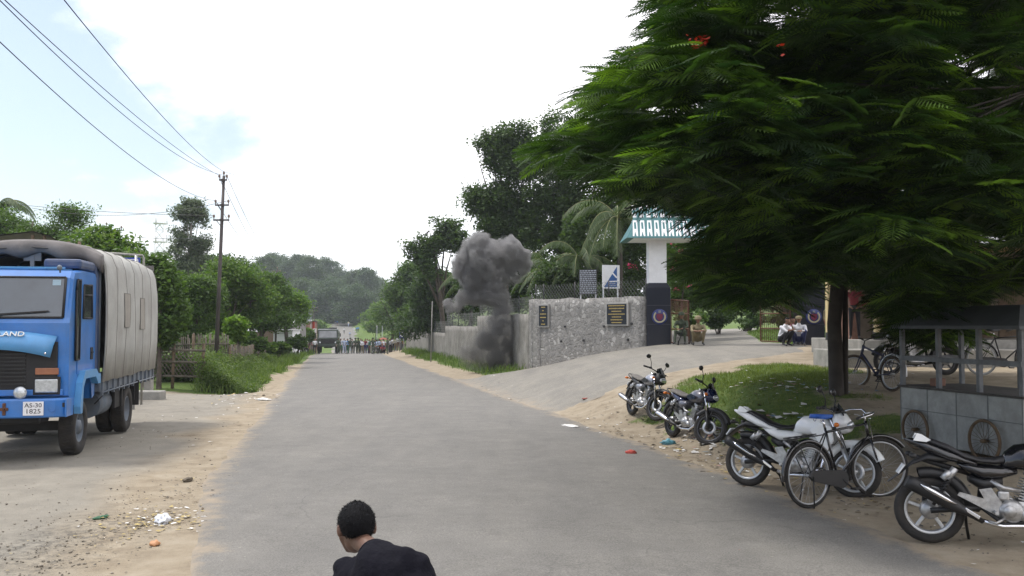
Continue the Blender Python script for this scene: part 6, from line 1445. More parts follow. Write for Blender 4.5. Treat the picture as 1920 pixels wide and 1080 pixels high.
rings = [[(-w2, -l2, zr0), (w2, -l2, zr0), (w2, l2, zr0), (-w2, l2, zr0)], [(-w2 * .97, -l2 * .97, zr0 + .05), (w2 * .97, -l2 * .97, zr0 + .05), (w2 * .97, l2 * .97, zr0 + .05), (-w2 * .97, l2 * .97, zr0 + .05)], [(-.12, -l2 * .55, zr0 + ht_), (.12, -l2 * .55, zr0 + ht_), (.12, l2 * .55, zr0 + ht_), (-.12, l2 * .55, zr0 + ht_)]]
m.loft(rings, smooth=False); m.build('roof', [mat('dark_tin_roof', (.13, .14, .15), .55, .2, var=.2, scale=2, dust=.4, dustc=(.05, .05, .05))], cart)
M_rustw = mat('rusty_wheel', (.11, .075, .045), .85, .1, var=.35, scale=10, dust=.5, dustc=(.16, .11, .06))
for y in (Lc / 2 - .42, -Lc / 2 + .62):
    for sx in (-1, 1):
        rw_ = .30; c = Vector((sx * (Wc / 2 + .07), y, rw_)); m = MB(); m.torus(c, rw_ - .02, .022, 'x', 36, 8); w = m.build('wheel', [M_rustw], cart); m = MB(); m.cyl(c - Vector((.05, 0, 0)), c + Vector((.05, 0, 0)), .025)
        for k in range(24): a = 2 * PI * k / 24; m.tube([c + Vector((.02 * (k % 2 * 2 - 1), 0, 0)), c + Vector((0, math.cos(a) * (rw_ - .03), math.sin(a) * (rw_ - .03)))], .003, 3, False)
        m.build('spokes', [M_rustw], w)
    m = MB(); m.cyl((-Wc / 2 - .07, y, .30), (Wc / 2 + .07, y, .30), .02); m.build('axle', [M_dark], cart)
    for sx in (-.4, .4): m = MB(); m.box((sx, y, (.30 + zB) / 2 + .02), (.05, .08, max(.05, abs(zB - .30)) + .06)); m.build('bracket', [M_dark], cart)
c = cart.matrix_basis @ Vector((-.25, Lc / 2 - .45, zA + .095)); m = MB(); m.box((0, 0, 0), (.22, .11, .12), bev=.012, rot=(0, 0, .4)); o = m.build('brick', [M_brick]); o.location = c; tag(o, 'dark brick lying on the counter of the food cart', 'brick')

# ---------------------------------------------------------------- blue lorry
M_tblue = mat('lorry_blue', (.022, .155, .48), .38, var=.18, scale=2.5, coat=.3, dust=.45, dustc=(.13, .20, .30))
M_tblued = mat('lorry_blue_faded', (.07, .27, .54), .4, var=.15, scale=3, coat=.2, dust=.3, dustc=(.14, .22, .36))
M_canvas = mat('pale_canvas', (.375, .375, .35), .92, var=.16, scale=1.6, bump=.5, bscale=5, dust=.6, dustc=(.24, .22, .195))
M_canvasd = mat('dark_canvas', (.14, .13, .125), .92, var=.25, scale=3, bump=.5, bscale=7)
M_wind = mat('windscreen_glass', (.055, .075, .095), .07, spec=.9, var=.2, scale=1.5)
M_greysteel = mat('blue_grey_steel', (.12, .15, .19), .6, .2, var=.25, scale=4, dust=.4)
M_black = mat('matt_black', (.012, .012, .013), .7, var=.3, dust=.3, dustc=(.05, .045, .04))
HWt = 1.17
tcx, tcy = -7.42 - HWt * .98, 15.2 - HWt * .2
trk = empty('canvas_lorry', (tcx, tcy, hz(tcx, tcy + 2)), R(11.5), 'blue lorry with grey canvas cover and white number plate parked on the left', 'lorry')
def tb(nm, mb, m, par=trk): return mb.build(nm, m if isinstance(m, list) else [m], par)
# cab shell: side profile extruded across, wheel arch cut in
cabp = [(.02, 1.12), (0.0, 2.33), (.05, 2.42), (.20, 3.10), (.30, 3.22), (.9, 3.27), (1.72, 3.27), (1.8, 3.2), (1.8, 1.0), (1.62, .95), (1.56, 1.22), (1.40, 1.36), (.72, 1.36), (.56, 1.24), (.46, .95), (.3, .92)]
m = MB(); n = len(cabp)
rings = []
for x, ins in ((-HWt, .03), (-HWt + .05, 0), (HWt - .05, 0), (HWt, .03)): rings.append([(x, y + (ins if y < 1 else -ins), z - (ins if z > 2.5 else 0)) for y, z in cabp])
m.loft(rings, smooth=False); cab = tb('cab', m, M_tblue)
wsa = math.atan2(.68, .15)
def on_ws(x, t, off=.012): # point on windscreen plane, t 0..1 bottom..top
    y = .05 + .15 * t; z = 2.42 + .68 * t; nrm = Vector((0, -.68, .15)).normalized(); return Vector((x, y, z)) + nrm * off
m = MB(); m.add([on_ws(-1.06, 0.02, .015), on_ws(1.06, .02, .015), on_ws(1.06, .97, .015), on_ws(-1.06, .97, .015)], [(0, 1, 2, 3)]); ws = tb('windscreen', m, M_wind, cab)
m = MB()
for a, b in (((-1.06, 0), (1.06, 0)), ((1.06, 0), (1.06, 1)), ((1.06, 1), (-1.06, 1)), ((-1.06, 1), (-1.06, 0))): m.tube([on_ws(a[0], a[1], .01), on_ws(b[0], b[1], .01)], .022, 6)
tb('rubber_seal', m, M_black, ws)
m = MB(); m.add([on_ws(.86, .80, .019), on_ws(.99, .80, .019), on_ws(.99, .94, .019), on_ws(.86, .94, .019)], [(0, 1, 2, 3)]); tb('sticker', m, mat('pale_sticker', (.30, .42, .50), .6), ws)
for x0 in (.02, -.85): m = MB(); m.tube([on_ws(x0 - .02, -.1, .03), on_ws(x0 + .10, .06, .04), on_ws(x0 + .78, .13, .035)], .010, 5); m.box(on_ws(x0 + .45, .11, .045), (.75, .012, .022), rot=(0, R(-4), 0)); tb('wiper', m, M_black, ws)
# dashboard-ish seats seen through are left to reflections; front face
m = MB(); m.box((0, -.022, 1.60), (2.02, .05, .84), bev=.01); gr = tb('grille', m, M_black, cab)
m = MB()
for k in range(9): m.box((-.22, -.058, 1.32 + k * .062), (1.5, .03, .022))
tb('grille_slats', m, M_plastic, gr)
m = MB(); m.box((0, -.03, 1.18), (2.2, .06, .10), bev=.01); tb('lower_valance', m, M_tblue, cab)
# bonnet flap, hinged open a little
fl = []
for i in range(13):
    x = -1.0 + 2.0 * i / 12; cv = (x / 1.0) ** 2
    top = Vector((x, -.03, 2.21 - .10 * cv)); bot = Vector((x * .93, -.20 + .03 * cv, 1.90 - .14 * cv)); fl.append([top + Vector((0, -.02, 0)), top.lerp(bot, .5) + Vector((0, -.035, .02)), bot, bot + Vector((0, .02, 0)), top.lerp(bot, .5) + Vector((0, -.01, .02)), top + Vector((0, .012, 0))])
m = MB(); m.loft(fl); flap = tb('bonnet_flap', m, M_tblued, cab)
def flap_txt(txt, x, s_):
    Mx = Matrix.Translation((x, -.135, 2.115)) @ Matrix.Rotation(R(62), 4, 'X'); mb = MB(); text_mesh(mb, txt, s_, Mx, .008, sx=1.25); return mb
mb = MB()
text_mesh(mb, 'LEYLAND', .125, Matrix.Translation((0.20, -.112, 2.145)) @ Matrix.Rotation(R(57), 4, 'X'), .012, sx=1.22); tb('lettering', mb, mat('silver_badge', (.62, .63, .62), .4, .3), flap)
for x in (-.86, .86): m = MB(); m.ell((x, -.185, 1.83), (.02, .012, .02), 8); tb('latch', m, M_chrome, flap)
for s in (-1, 1):
    m = MB(); m.box((s * .86, -.055, 1.53), (.36, .03, .11), bev=.01); tb('indicator', m, mat('dull_orange_lens', (.30, .12, .06), .3, var=.2), cab)
    m = MB(); m.box((s * .86, -.052, 1.29), (.42, .03, .30), bev=.01); hb = tb('headlamp_housing', m, M_black, cab)
    m = MB(); m.box((s * .86, -.078, 1.29), (.35, .035, .22), bev=.015); tb('headlamp', m, M_lens, hb)
    m = MB(); m.lathe((s * .50, -.20, 1.19), [(0, -.05), (.06, -.045), (.10, -.02), (.105, .0), (.09, .05), (0, .07)], 'y', 24); fo = tb('fog_lamp', m, M_lens, cab); m = MB(); m.cyl((s * .50, -.16, 1.1), (s * .50, -.14, 1.02), .02); tb('bracket', m, M_black, fo)
m = MB(); rg = []
for i in range(17):
    x = -1.19 + 2.38 * i / 16; e = max(0, abs(x) - .95) / .24; y = -.22 + .12 * e ** 2; rg.append([(x, y, .78), (x, y - .02, .80), (x, y - .02, 1.06), (x, y, 1.09), (x, y + .14, 1.09), (x, y + .14, .78)])
m.loft(rg, smooth=False); bmp = tb('bumper', m, M_tblue)
m = MB(); m.box((1.19, .02, .93), (.03, .42, .30), bev=.01); tb('bumper_end', m, M_tblue, bmp); m = MB(); m.box((-1.19, .02, .93), (.03, .42, .30), bev=.01); tb('bumper_end', m, M_tblue, bmp)
m = MB(); m.box((.72, -.256, .935), (.31, .02, .225), bev=.006); npl = tb('number_plate', m, mat('plate_bright', (.72, .72, .74), .5), bmp)
mb = MB(); 
text_mesh(mb, 'AS-30', .098, Matrix.Translation((.72, -.268, .985)) @ Matrix.Rotation(PI / 2, 4, 'X'), .002, sx=1.1)
text_mesh(mb, '1825', .105, Matrix.Translation((.72, -.268, .888)) @ Matrix.Rotation(PI / 2, 4, 'X'), .002, sx=1.15); tb('lettering', mb, M_blackp, npl)
m = MB(); m.box((.28, -.25, .93), (.05, .03, .20), bev=.01); m.box((.28, -.255, .93), (.13, .025, .05), bev=.01); m.cyl((.28, -.27, .93), (.28, -.33, .93), .022); tb('tow_hook', m, M_rust, bmp)
m = MB(); m.torus((1.0, -.243, .93), .05, .007, 'y', 16, 6, R(180), R(360)); tb('step_ring', m, M_tblue, bmp)
m = MB(); m.box((1.1, -.1, .98), (.14, .12, .07)); tb('corner_bracket', m, M_black, bmp)
for s in (-1, 1):
    # door, window, quarter light, handle, arch flare
    X = s * HWt
    def sp(poly, o0, o1): a, b = sorted((X + s * o0, X + s * o1)); mm = MB(); mm.prism(poly, a, b, 'x'); return mm
    d_ = tb('door', sp([(.52, 1.45), (.52, 2.3), (.58, 3.05), (.66, 3.12), (1.5, 3.14), (1.56, 3.05), (1.56, 1.45)], .0, .012), M_tblue, cab)
    w_ = tb('door_window', sp([(.80, 2.42), (.84, 3.0), (1.40, 3.02), (1.44, 2.42)], .006, .017), M_glass, d_)
    mm = MB(); xx = X + s * .02
    for a, b in (((.80, 2.42), (.84, 3.0)), ((.84, 3.0), (1.40, 3.02)), ((1.40, 3.02), (1.44, 2.42)), ((1.44, 2.42), (.80, 2.42)), ((.83, 2.82), (1.41, 2.84))): mm.tube([(xx, a[0], a[1]), (xx, b[0], b[1])], .018, 5)
    tb('window_frame', mm, M_black, w_)
    q_ = tb('quarter_window', sp([(.34, 1.70), (.36, 2.9), (.42, 3.08), (.62, 3.08), (.60, 1.70)], .010, .020), M_glass, cab); mm = MB(); xx = X + s * .024
    pl_ = [(.34, 1.70), (.36, 2.9), (.42, 3.08), (.62, 3.08), (.60, 1.70), (.34, 1.70)]; 
    for a, b in zip(pl_, pl_[1:]): mm.tube([(xx, a[0], a[1]), (xx, b[0], b[1])], .016, 5)
    tb('window_trim', mm, M_black, q_)
    mm = MB(); mm.box((X + s * .016, 1.45, 1.78), (.02, .16, .22), bev=.005); mm.box((X + s * .03, 1.45, 1.80), (.02, .12, .03)); tb('door_handle', mm, M_black, d_)
    fl_arch = [(.38, .90), (.50, 1.30), (.68, 1.50), (1.44, 1.50), (1.62, 1.40), (1.78, 1.40), (1.78, 1.22), (1.60, 1.22), (1.42, 1.36), (.72, 1.36), (.58, 1.22), (.52, .78), (.40, .78)]
    tb('wheel_arch', sp(fl_arch, 0, .11), M_tblued, cab)
mm = MB(); mm.ell((.99, .06, 3.26), (.045, .045, .05), 10); mm.cyl((.99, .1, 3.18), (.99, .08, 3.26), .015); tb('roof_lamp', mm, M_greysteel, cab)
mm = MB(); mm.box((.86, 1.2, 3.37), (.62, 1.0, .17), bev=.05); mm.box((1.02, 1.95, 2.4), (.30, .22, 2.1), bev=.04); tb('air_duct', mm, mat('dark_blue_duct', (.03, .06, .14), .5, dust=.3), cab)
mm = MB(); mm.box((0, 1.2, 3.285), (1.2, .9, .03), bev=.01)
for y in (.35, .8, 1.3): mm.box((0, y, 3.275), (2.0, .05, .03))
tb('roof_ribs', mm, M_tblued, cab)
for y in (-.6, -.2, .2, .55): pass
# chassis
m = MB(); m.box((-.42, 3.7, .86), (.10, 7.0, .24)); m.box((.42, 3.7, .86), (.10, 7.0, .24))
for y in (.5, 2.2, 3.4, 5.6, 7.1): m.box((0, y, .86), (.8, .1, .16))
m.box((0, 1.05, .52), (1.7, .14, .16)); m.box((0, 4.62, .52), (1.7, .2, .2)); m.ell((0, 4.62, .52), (.25, .28, .26), 14); m.cyl((0, 2.2, .7), (0, 4.5, .55), .06); tb('chassis', m, M_black)
m = MB(); m.box((0, 1.2, .95), (.9, 1.2, .5), bev=.1); m.box((0, .3, .75), (1.5, .5, .2), bev=.04); tb('engine_sump', m, M_black)
m = MB(); m.tube([(.85, 2.5, .75), (.85, 3.5, .75)], .26, 20); tb('fuel_tank', m, M_greysteel); m = MB(); m.box((-.85, 3.0, .78), (.5, .8, .5), bev=.05); tb('battery_box', m, M_black)
def twheel(x, y, s, dual=False):
    for k in range(2 if dual else 1):
        c = Vector((x - s * k * .30, y, .49)); m = MB(); Rw, Wd = .49, .13
        m.lathe(c, [(.27, -Wd * .8), (.36, -Wd), (Rw - .035, -Wd), (Rw, -Wd * .72), (Rw, Wd * .72), (Rw - .035, Wd), (.36, Wd), (.27, Wd * .8), (.27, -Wd * .8)], 'x', 40); w = tb('wheel', m, M_tyre)
        m = MB()
        for q in range(40): a = 2 * PI * q / 40; m.box(c + Vector((0, math.cos(a) * (Rw + .002), math.sin(a) * (Rw + .002))), (Wd * 1.5, .03, .014), rot=Matrix.Rotation(a - PI / 2, 3, 'X') @ Matrix.Rotation(.25 * (1 if q % 2 else -1), 3, 'Z'))
        tb('tread', m, M_tyre, w)
        dish = -.05 if dual else .04; m = MB(); m.lathe(c, [(.275, s * Wd * .8), (.25, s * Wd * .85), (.24, s * (dish + .0)), (.13, s * (dish)), (.12, s * (dish + .07)), (.0, s * (dish + .09))], 'x', 28)
        for q in range(8): a = 2 * PI * q / 8; m.cyl(c + Vector((s * dish, math.cos(a) * .18, math.sin(a) * .18)), c + Vector((s * (dish + .035), math.cos(a) * .18, math.sin(a) * .18)), .018, seg=6)
        tb('rim', m, M_greysteel, w)
for s in (-1, 1): twheel(s * 1.00, 1.05, s); twheel(s * 1.06, 4.62, s, True)
# load bed and canvas
m = MB(); m.box((0, 4.65, 1.10), (2.36, 5.3, .12)); bed = tb('load_bed', m, M_greysteel)
for s in (-1, 1):
    m = MB(); m.box((s * 1.19, 4.65, 1.22), (.05, 5.3, .36)); sd_ = tb('side_board', m, M_greysteel, bed); m = MB()
    for y in np.linspace(2.1, 7.2, 12): m.box((s * 1.225, y, 1.13), (.05, .07, .34))
    m.tube([(s * 1.24, 2.05, 1.02), (s * 1.24, 7.25, 1.02)], .018, 5); tb('stakes', m, M_greysteel, sd_)
    m = MB(); m.prism([(3.95, .95), (4.02, 1.06), (5.22, 1.06), (5.28, .95), (5.26, .62), (5.22, .62), (5.2, 1.0), (4.03, 1.0), (4.0, .60), (3.95, .60)], min(s * .70, s * 1.2), max(s * .70, s * 1.2), 'x'); tb('rear_mudguard', m, M_black)
    m = MB(); m.box((s * 1.0, 5.32, .78), (.55, .02, .55)); tb('mud_flap', m, M_black)
    m = MB(); m.prism([(3.5, .6), (3.5, 1.05), (4.0, 1.05), (4.0, .6)], min(s * 1.12, s * 1.16), max(s * 1.12, s * 1.16), 'x'); tb('side_guard', m, M_black)
y0c, y1c = 2.02, 7.3; W = 1.26
def csec(y, off=0.0, sd=0):
    pts = []; zs = 1.23; zsh = 3.45
    path = [(-W, zs), (-W, 1.9), (-W, 2.5), (-W, 3.0), (-W + .01, 3.42), (-W + .08, 3.66), (-W + .28, 3.78), (-.6, 3.85), (0, 3.88), (.6, 3.85), (W - .28, 3.78), (W - .08, 3.66), (W - .01, 3.42), (W, 3.0), (W, 2.5), (W, 1.9), (W, zs)]
    for i, (x, z) in enumerate(path):
        d = .035 * mnoise.noise(Vector((x * .8, y * 2.2, z * .9))) + .009 * math.sin(y * 9.5 + z) * (1 if z < 3.2 else .4) + .02 * mnoise.noise(Vector((y * 1.3, z * .35, x)))
        bulge = .05 * math.sin(PI * min(1, max(0, (z - 1.3) / 2.3))) + off
        if abs(x) > W - .2 and z < 3.5: pts.append(Vector((x + (bulge + d) * (1 if x > 0 else -1), y, z + (.04 * mnoise.noise(Vector((y * 3, x, 0))) if z < 1.4 else 0))))
        else: pts.append(Vector((x, y, z + d + off - .035 * math.sin(PI * ((y - y0c) / .88 % 1)))))
    return pts
m = MB(); ys = np.linspace(y0c, y1c, 64); outer = [csec(y) for y in ys]; inner = [csec(y, -.03) for y in ys]
m.loft([a + b[::-1] for a, b in zip(outer, inner)], cap=True); cv = tb('canvas_cover', m, M_canvas)
m = MB()
for y in np.linspace(y0c + .02, y1c - .02, 7): m.tube([p + Vector((0, 0, 0)) for p in csec(y, .002)], .006, 4, False)
tb('seams', m, mat('seam_dark', (.21, .20, .185), .9), cv)
for ya, yb, za, zb in ((3.55, 4.05, 2.25, 2.95), (5.15, 5.65, 2.2, 2.9)):
    m = MB(); gx_ = []
    for i in range(5):
        y = ya + (yb - ya) * i / 4; row = []
        for j in range(5): z = za + (zb - za) * j / 4; d = .035 * mnoise.noise(Vector((W * .8, y * 2.2, z * .9))) + .009 * math.sin(y * 9.5 + z) + .02 * mnoise.noise(Vector((y * 1.3, z * .35, W))); row.append(Vector((W + .05 * math.sin(PI * (z - 1.3) / 2.3) + d + .010, y, z)))
        gx_.append(row)
    m.loft(gx_, cap=False, closed=False, smooth=True); pc = tb('patch', m, mat('canvas_patch', (.30, .28, .245), .9, var=.1), cv); m = MB()
    loop = [r[0] for r in gx_] + gx_[-1][1:] + [r[-1] for r in gx_[::-1]][1:] + gx_[0][::-1][1:]; m.tube(loop, .006, 4); tb('patch_hem', m, mat('seam_dark', (.21, .20, .185), .9), pc)
# rolled front valance with gathers
m = MB(); rg = []
topc = csec(y0c)[5:12]
pts_ = []
for i in range(61):
    t = i / 60; x = -W + .02 + (2 * W - .04) * t; zt_ = 3.9 - .28 * (abs(x) / W) ** 2.6; sc = .5 + .5 * math.cos(t * 2 * PI * 3.5); dz = .26 + .10 * (1 - sc); bl = .10 + .10 * (1 - sc)
    rg.append([(x, y0c - .01, zt_), (x, y0c - .05 - bl * .5, zt_ - .05), (x, y0c - .05 - bl, zt_ - dz * .6), (x, y0c - .03 - bl * .7, zt_ - dz * .9), (x, y0c - .01, zt_ - dz), (x, y0c + .03, zt_ - dz * .5)])
m.loft(rg); vl = tb('rolled_front_flap', m, M_canvasd, cv)
m = MB(); m.tube([(-W + .05, y0c - .05, 3.55), (-.6, y0c - .17, 3.70), (0, y0c - .17, 3.74), (.6, y0c - .17, 3.70), (W - .05, y0c - .05, 3.55)], .012, 5); tb('lashing_rope', m, M_black, vl)
m = MB()
for y in (y0c + .06, 3.3, 4.65, 6.0, 7.2): m.tube([(-1.16, y, 1.2), (-1.16, y, 3.35), (-1.0, y, 3.65), (0, y, 3.84), (1.0, y, 3.65), (1.16, y, 3.35), (1.16, y, 1.2)], .03, 6)
m.box((0, 2.1, 1.9), (2.3, .05, 1.5)); m.box((0, 2.0, 3.2), (.07, .07, 1.2)); m.box((0, 2.0, 3.62), (.3, .05, .25)); tb('hoop_frame', m, M_greysteel, bed)
m = MB(); m.box((0, 7.27, 2.5), (2.4, .04, 2.5)); tb('rear_flap', m, M_canvasd, cv)
m = MB(); m.tube([(1.2, 2.2, 1.3), (1.22, 2.2, .95), (1.1, 2.1, .80)], .012, 5); tb('hanging_strap', m, M_black, bed)

# ---------------------------------------------------------------- army lorry
M_army = mat('army_green', (.022, .035, .028), .5, var=.2, scale=2, dust=.35, dustc=(.08, .08, .06))
Ya = 103.5; xa_ = XP(615, Ya); arm = empty('army_lorry', (xa_, Ya, hz(xa_, Ya)), R(9), 'dark green army lorry facing the camera on the left of the far road', 'lorry')
m = MB(); pr = [(.0, .85), (-.02, 1.75), (.12, 1.80), (.35, 2.75), (1.9, 2.85), (1.9, .85)]; m.prism(pr, -1.15, 1.15, 'x'); ac = m.build('cab', [M_army], arm)
m = MB(); m.add([(-1.0, .115, 1.85), (1.0, .115, 1.85), (.95, .31, 2.62), (-.95, .31, 2.62)], [(0, 1, 2, 3)]); m.build('windscreen', [mat('hazy_windscreen', (.16, .17, .18), .15, spec=.8, var=.3, scale=1)], ac)
m = MB(); m.box((0, -.03, 1.45), (1.5, .05, .45)); m.build('grille', [M_black], ac)
for s in (-1, 1):
    m = MB(); m.lathe((s * .88, -.06, 1.28), [(0, -.02), (.1, -.02), (.12, .03)], 'y', 16); m.build('headlamp', [M_lens], ac)
    m = MB(); m.tube([(s * 1.15, .3, 2.3), (s * 1.38, .15, 2.3)], .02, 5); m.box((s * 1.4, .12, 2.15), (.12, .05, .4), bev=.02); m.build('mirror', [M_black], ac)
    for y in (.95, 4.6): m = MB(); m.lathe((s * 1.0, y, .52), [(.0, s * .1), (.25, s * .12), (.27, s * .16), (.45, s * .16), (.52, s * .1), (.52, -s * .1), (.2, -s * .14)], 'x', 24); m.build('wheel', [M_tyre], arm)
    m = MB(); m.box((s * 1.0, .95, 1.12), (.5, 1.3, .12), bev=.04); m.build('mudguard', [M_army], ac)
m = MB(); m.box((0, -.15, .95), (2.4, .2, .28), bev=.03); m.build('bumper', [M_army], arm)
m = MB(); m.box((0, 3.9, .8), (.9, 6.2, .3)); m.build('chassis', [M_black], arm)
m = MB(); m.box((0, 4.6, 1.45), (2.3, 4.8, .7)); m.build('load_bed', [M_army], arm)
m = MB(); rg = []
for y in np.linspace(2.2, 7.0, 8): rg.append([(-1.12, y, 1.8), (-1.15, y, 2.5), (-.85, y, 2.85), (0, y, 2.95), (.85, y, 2.85), (1.15, y, 2.5), (1.12, y, 1.8)])
m.loft(rg, smooth=False); m.build('canvas_cover', [M_army], arm)
m = MB(); m.box((.55, .6, 2.93), (.9, .5, .16), bev=.03); m.build('roof_rack', [M_black], ac)
# ---------------------------------------------------------------- people
def capsule(m, a, b, ra, rb, seg=10):
    a, b = Vector(a), Vector(b); m.tube([a, b], [ra, rb], seg); m.ell(a, (ra, ra, ra), seg); m.ell(b, (rb, rb, rb), seg)
def remesh(mb, vox, smooth_it=3):
    me = bpy.data.meshes.new('tmp'); me.from_pydata(mb.V, [], mb.F); o = bpy.data.objects.new('tmp', me); COL.objects.link(o)
    bm = bmesh.new(); bm.from_mesh(me); bmesh.ops.recalc_face_normals(bm, faces=bm.faces); bm.to_mesh(me); bm.free()
    r = o.modifiers.new('r', 'REMESH'); r.mode = 'VOXEL'; r.voxel_size = vox; r.use_smooth_shade = True
    s = o.modifiers.new('s', 'SMOOTH'); s.iterations = smooth_it; s.factor = .5
    dg = bpy.context.evaluated_depsgraph_get(); out = bpy.data.meshes.new_from_object(o.evaluated_get(dg)); bpy.data.objects.remove(o); bpy.data.meshes.remove(me)
    for p in out.polygons: p.use_smooth = True
    return out
SEGS = [  # joint a, joint b, ra, rb, material (0 skin, 1 shirt, 2 trousers, 3 hair, 4 shoes)
 ('pelvis', 'waist', .135, .125, 2), ('waist', 'chest', .125, .145, 1), ('chest', 'necklow', .15, .085, 1), ('necklow', 'neck', .058, .052, 0),
 ('sl', 'el', .062, .045, 1), ('sr', 'er', .062, .045, 1), ('el', 'wl', .042, .028, 0), ('er', 'wr', .042, .028, 0),
 ('chest', 'sl', .10, .068, 1), ('chest', 'sr', .10, .068, 1),
 ('hl', 'kl', .088, .062, 2), ('hr', 'kr', .088, .062, 2), ('kl', 'al', .062, .042, 2), ('kr', 'ar', .062, .042, 2), ('al', 'tl', .042, .034, 4), ('ar', 'tr', .042, .034, 4),
 ('pelvis', 'hl', .12, .10, 2), ('pelvis', 'hr', .12, .10, 2)]
def pose(kind, rr):
    """figure faces -y, feet at z=0"""
    j = {}
    if kind in ('stand', 'hips', 'armsup', 'walk', 'bag', 'rifle'):
        st = .12 if kind != 'walk' else .26; ln = rr.uniform(-.03, .03)
        j.update(pelvis=(0, 0, .95), waist=(0, -.0, 1.08), chest=(ln, 0, 1.30), necklow=(ln, 0, 1.44), neck=(ln, -.01, 1.52), head=(ln, -.02, 1.62), hl=(.09, 0, .92), hr=(-.09, 0, .92),
                 kl=(.11, -.02, .50), kr=(-.11, -.02, .50), al=(.12, .03, .09), ar=(-.12, .03, .09), tl=(.14, -.12, .035), tr=(-.14, -.12, .035), sl=(.20 + ln, 0, 1.40), sr=(-.20 + ln, 0, 1.40))
        if kind == 'walk': j.update(kl=(.10, -.18, .52), al=(.10, -.22, .10), tl=(.11, -.38, .05), kr=(-.10, .05, .48), ar=(-.10, .28, .16), tr=(-.11, .16, .05), el=(.26, .12, 1.14), wl=(.25, .02, .92), er=(-.26, -.08, 1.14), wr=(-.25, -.26, .98))
        elif kind == 'hips': j.update(el=(.42, .06, 1.16), wl=(.18, -.04, 1.02), er=(-.42, .06, 1.16), wr=(-.18, -.04, 1.02))
        elif kind == 'armsup': j.update(el=(.30, -.10, 1.22), wl=(.14, -.22, 1.42), er=(-.26, .02, 1.13), wr=(-.24, -.04, .88))
        elif kind == 'bag' or kind == 'rifle': j.update(el=(.27, -.02, 1.14), wl=(.10, -.24, 1.14), er=(-.27, -.02, 1.14), wr=(-.06, -.24, 1.04))
        else: j.update(el=(.25, .02, 1.13), wl=(.25, -.05, .88), er=(-.25, .02, 1.13), wr=(-.25, -.05, .88))
    elif kind == 'squat':
        j.update(pelvis=(0, .12, .24), waist=(0, .10, .38), chest=(0, -.02, .60), necklow=(0, -.06, .72), neck=(0, -.10, .79), head=(0, -.13, .89), hl=(.10, .10, .24), hr=(-.10, .10, .24), kl=(.20, -.28, .50), kr=(-.20, -.28, .50),
                 al=(.16, -.06, .09), ar=(-.16, -.06, .09), tl=(.19, -.23, .035), tr=(-.19, -.23, .035), sl=(.20, -.04, .67), sr=(-.20, -.04, .67), el=(.24, -.26, .52), wl=(.06, -.40, .52), er=(-.24, -.26, .52), wr=(-.04, -.42, .50))
    elif kind == 'squatchin':
        j.update(pelvis=(0, .12, .24), waist=(0, .10, .38), chest=(0, -.02, .60), necklow=(0, -.08, .72), neck=(0, -.13, .79), head=(0, -.17, .88), hl=(.10, .10, .24), hr=(-.10, .10, .24), kl=(.15, -.28, .50), kr=(-.15, -.28, .50),
                 al=(.12, -.06, .09), ar=(-.12, -.06, .09), tl=(.14, -.23, .035), tr=(-.14, -.23, .035), sl=(.20, -.05, .67), sr=(-.20, -.05, .67), el=(.17, -.30, .54), wl=(.05, -.30, .76), er=(-.20, -.28, .53), wr=(-.02, -.40, .58))
    elif kind == 'sit':   # on a low wall or step .35 high
        j.update(pelvis=(0, .10, .42), waist=(0, .10, .56), chest=(0, .04, .80), necklow=(0, .02, .93), neck=(0, -.01, 1.0), head=(0, -.04, 1.10), hl=(.10, .06, .42), hr=(-.10, .06, .42), kl=(.20, -.34, .52), kr=(-.16, -.36, .50),
                 al=(.20, -.30, .09), ar=(-.16, -.42, .09), tl=(.23, -.46, .035), tr=(-.19, -.58, .035), sl=(.20, .02, .87), sr=(-.20, .02, .87), el=(.27, -.14, .68), wl=(.12, -.34, .62), er=(-.27, -.12, .68), wr=(-.08, -.36, .60))
    return {k: Vector(v) for k, v in j.items()}
def hand(m, w, d, sgn, rr=.0085, curl=.6):
    """palm with four fingers and a thumb, closed a little"""
    w, d = Vector(w), Vector(d).normalized(); side = d.cross(Vector((0, 0, 1)));
    if side.length < .1: side = Vector((1, 0, 0))
    side.normalize(); up = side.cross(d).normalized(); pc = w + d * .05
    m.tube([w, w + d * .045, w + d * .09], [.026, .036, .034], 8, squash=.5); m.ell(w + d * .05, (.036, .036, .02), 8)
    for k, l in enumerate((.065, .075, .07, .055)):
        b = w + d * .085 + side * (k - 1.5) * .019; q = b + d * l * .5; e = q + (d * (1 - curl) - up * curl) * l * .55; capsule(m, b, q, rr, rr * .95, 6); capsule(m, q, e, rr * .95, rr * .8, 6)
    b = w + d * .03 + side * sgn * .032; q = b + (d * .6 + side * sgn * .7).normalized() * .035; capsule(m, b, q, rr * 1.1, rr, 6); capsule(m, q, q + d * .03 - up * .008, rr, rr * .85, 6)
def head_mb(m, c, d, up=None, s=1.0):
    """head centre c, looking along d"""
    c, d = Vector(c), Vector(d).normalized(); side = d.cross(Vector((0, 0, 1))).normalized(); up = side.cross(d).normalized(); Rm = Matrix((side, d, up)).transposed()
    old = m.M; m.M = old @ Matrix.Translation(c) @ Rm.to_4x4()
    m.ell((0, -.01, .02), (.076 * s, .095 * s, .10 * s), 16); m.ell((0, .03, -.05), (.056 * s, .062 * s, .065 * s), 12); m.ell((0, .098 * s, -.012), (.014, .02, .024), 8); m.ell((0, .06, -.095 * s), (.028, .026, .02), 8); m.ell((0, .088, -.052), (.024, .010, .010), 8)
    for s_ in (-1, 1): m.ell((s_ * .083 * s, -.010, -.006), (.016, .026, .036), 8); m.ell((s_ * .032, .082, .018), (.018, .010, .010), 8)
    m.M = old
_pm = {}
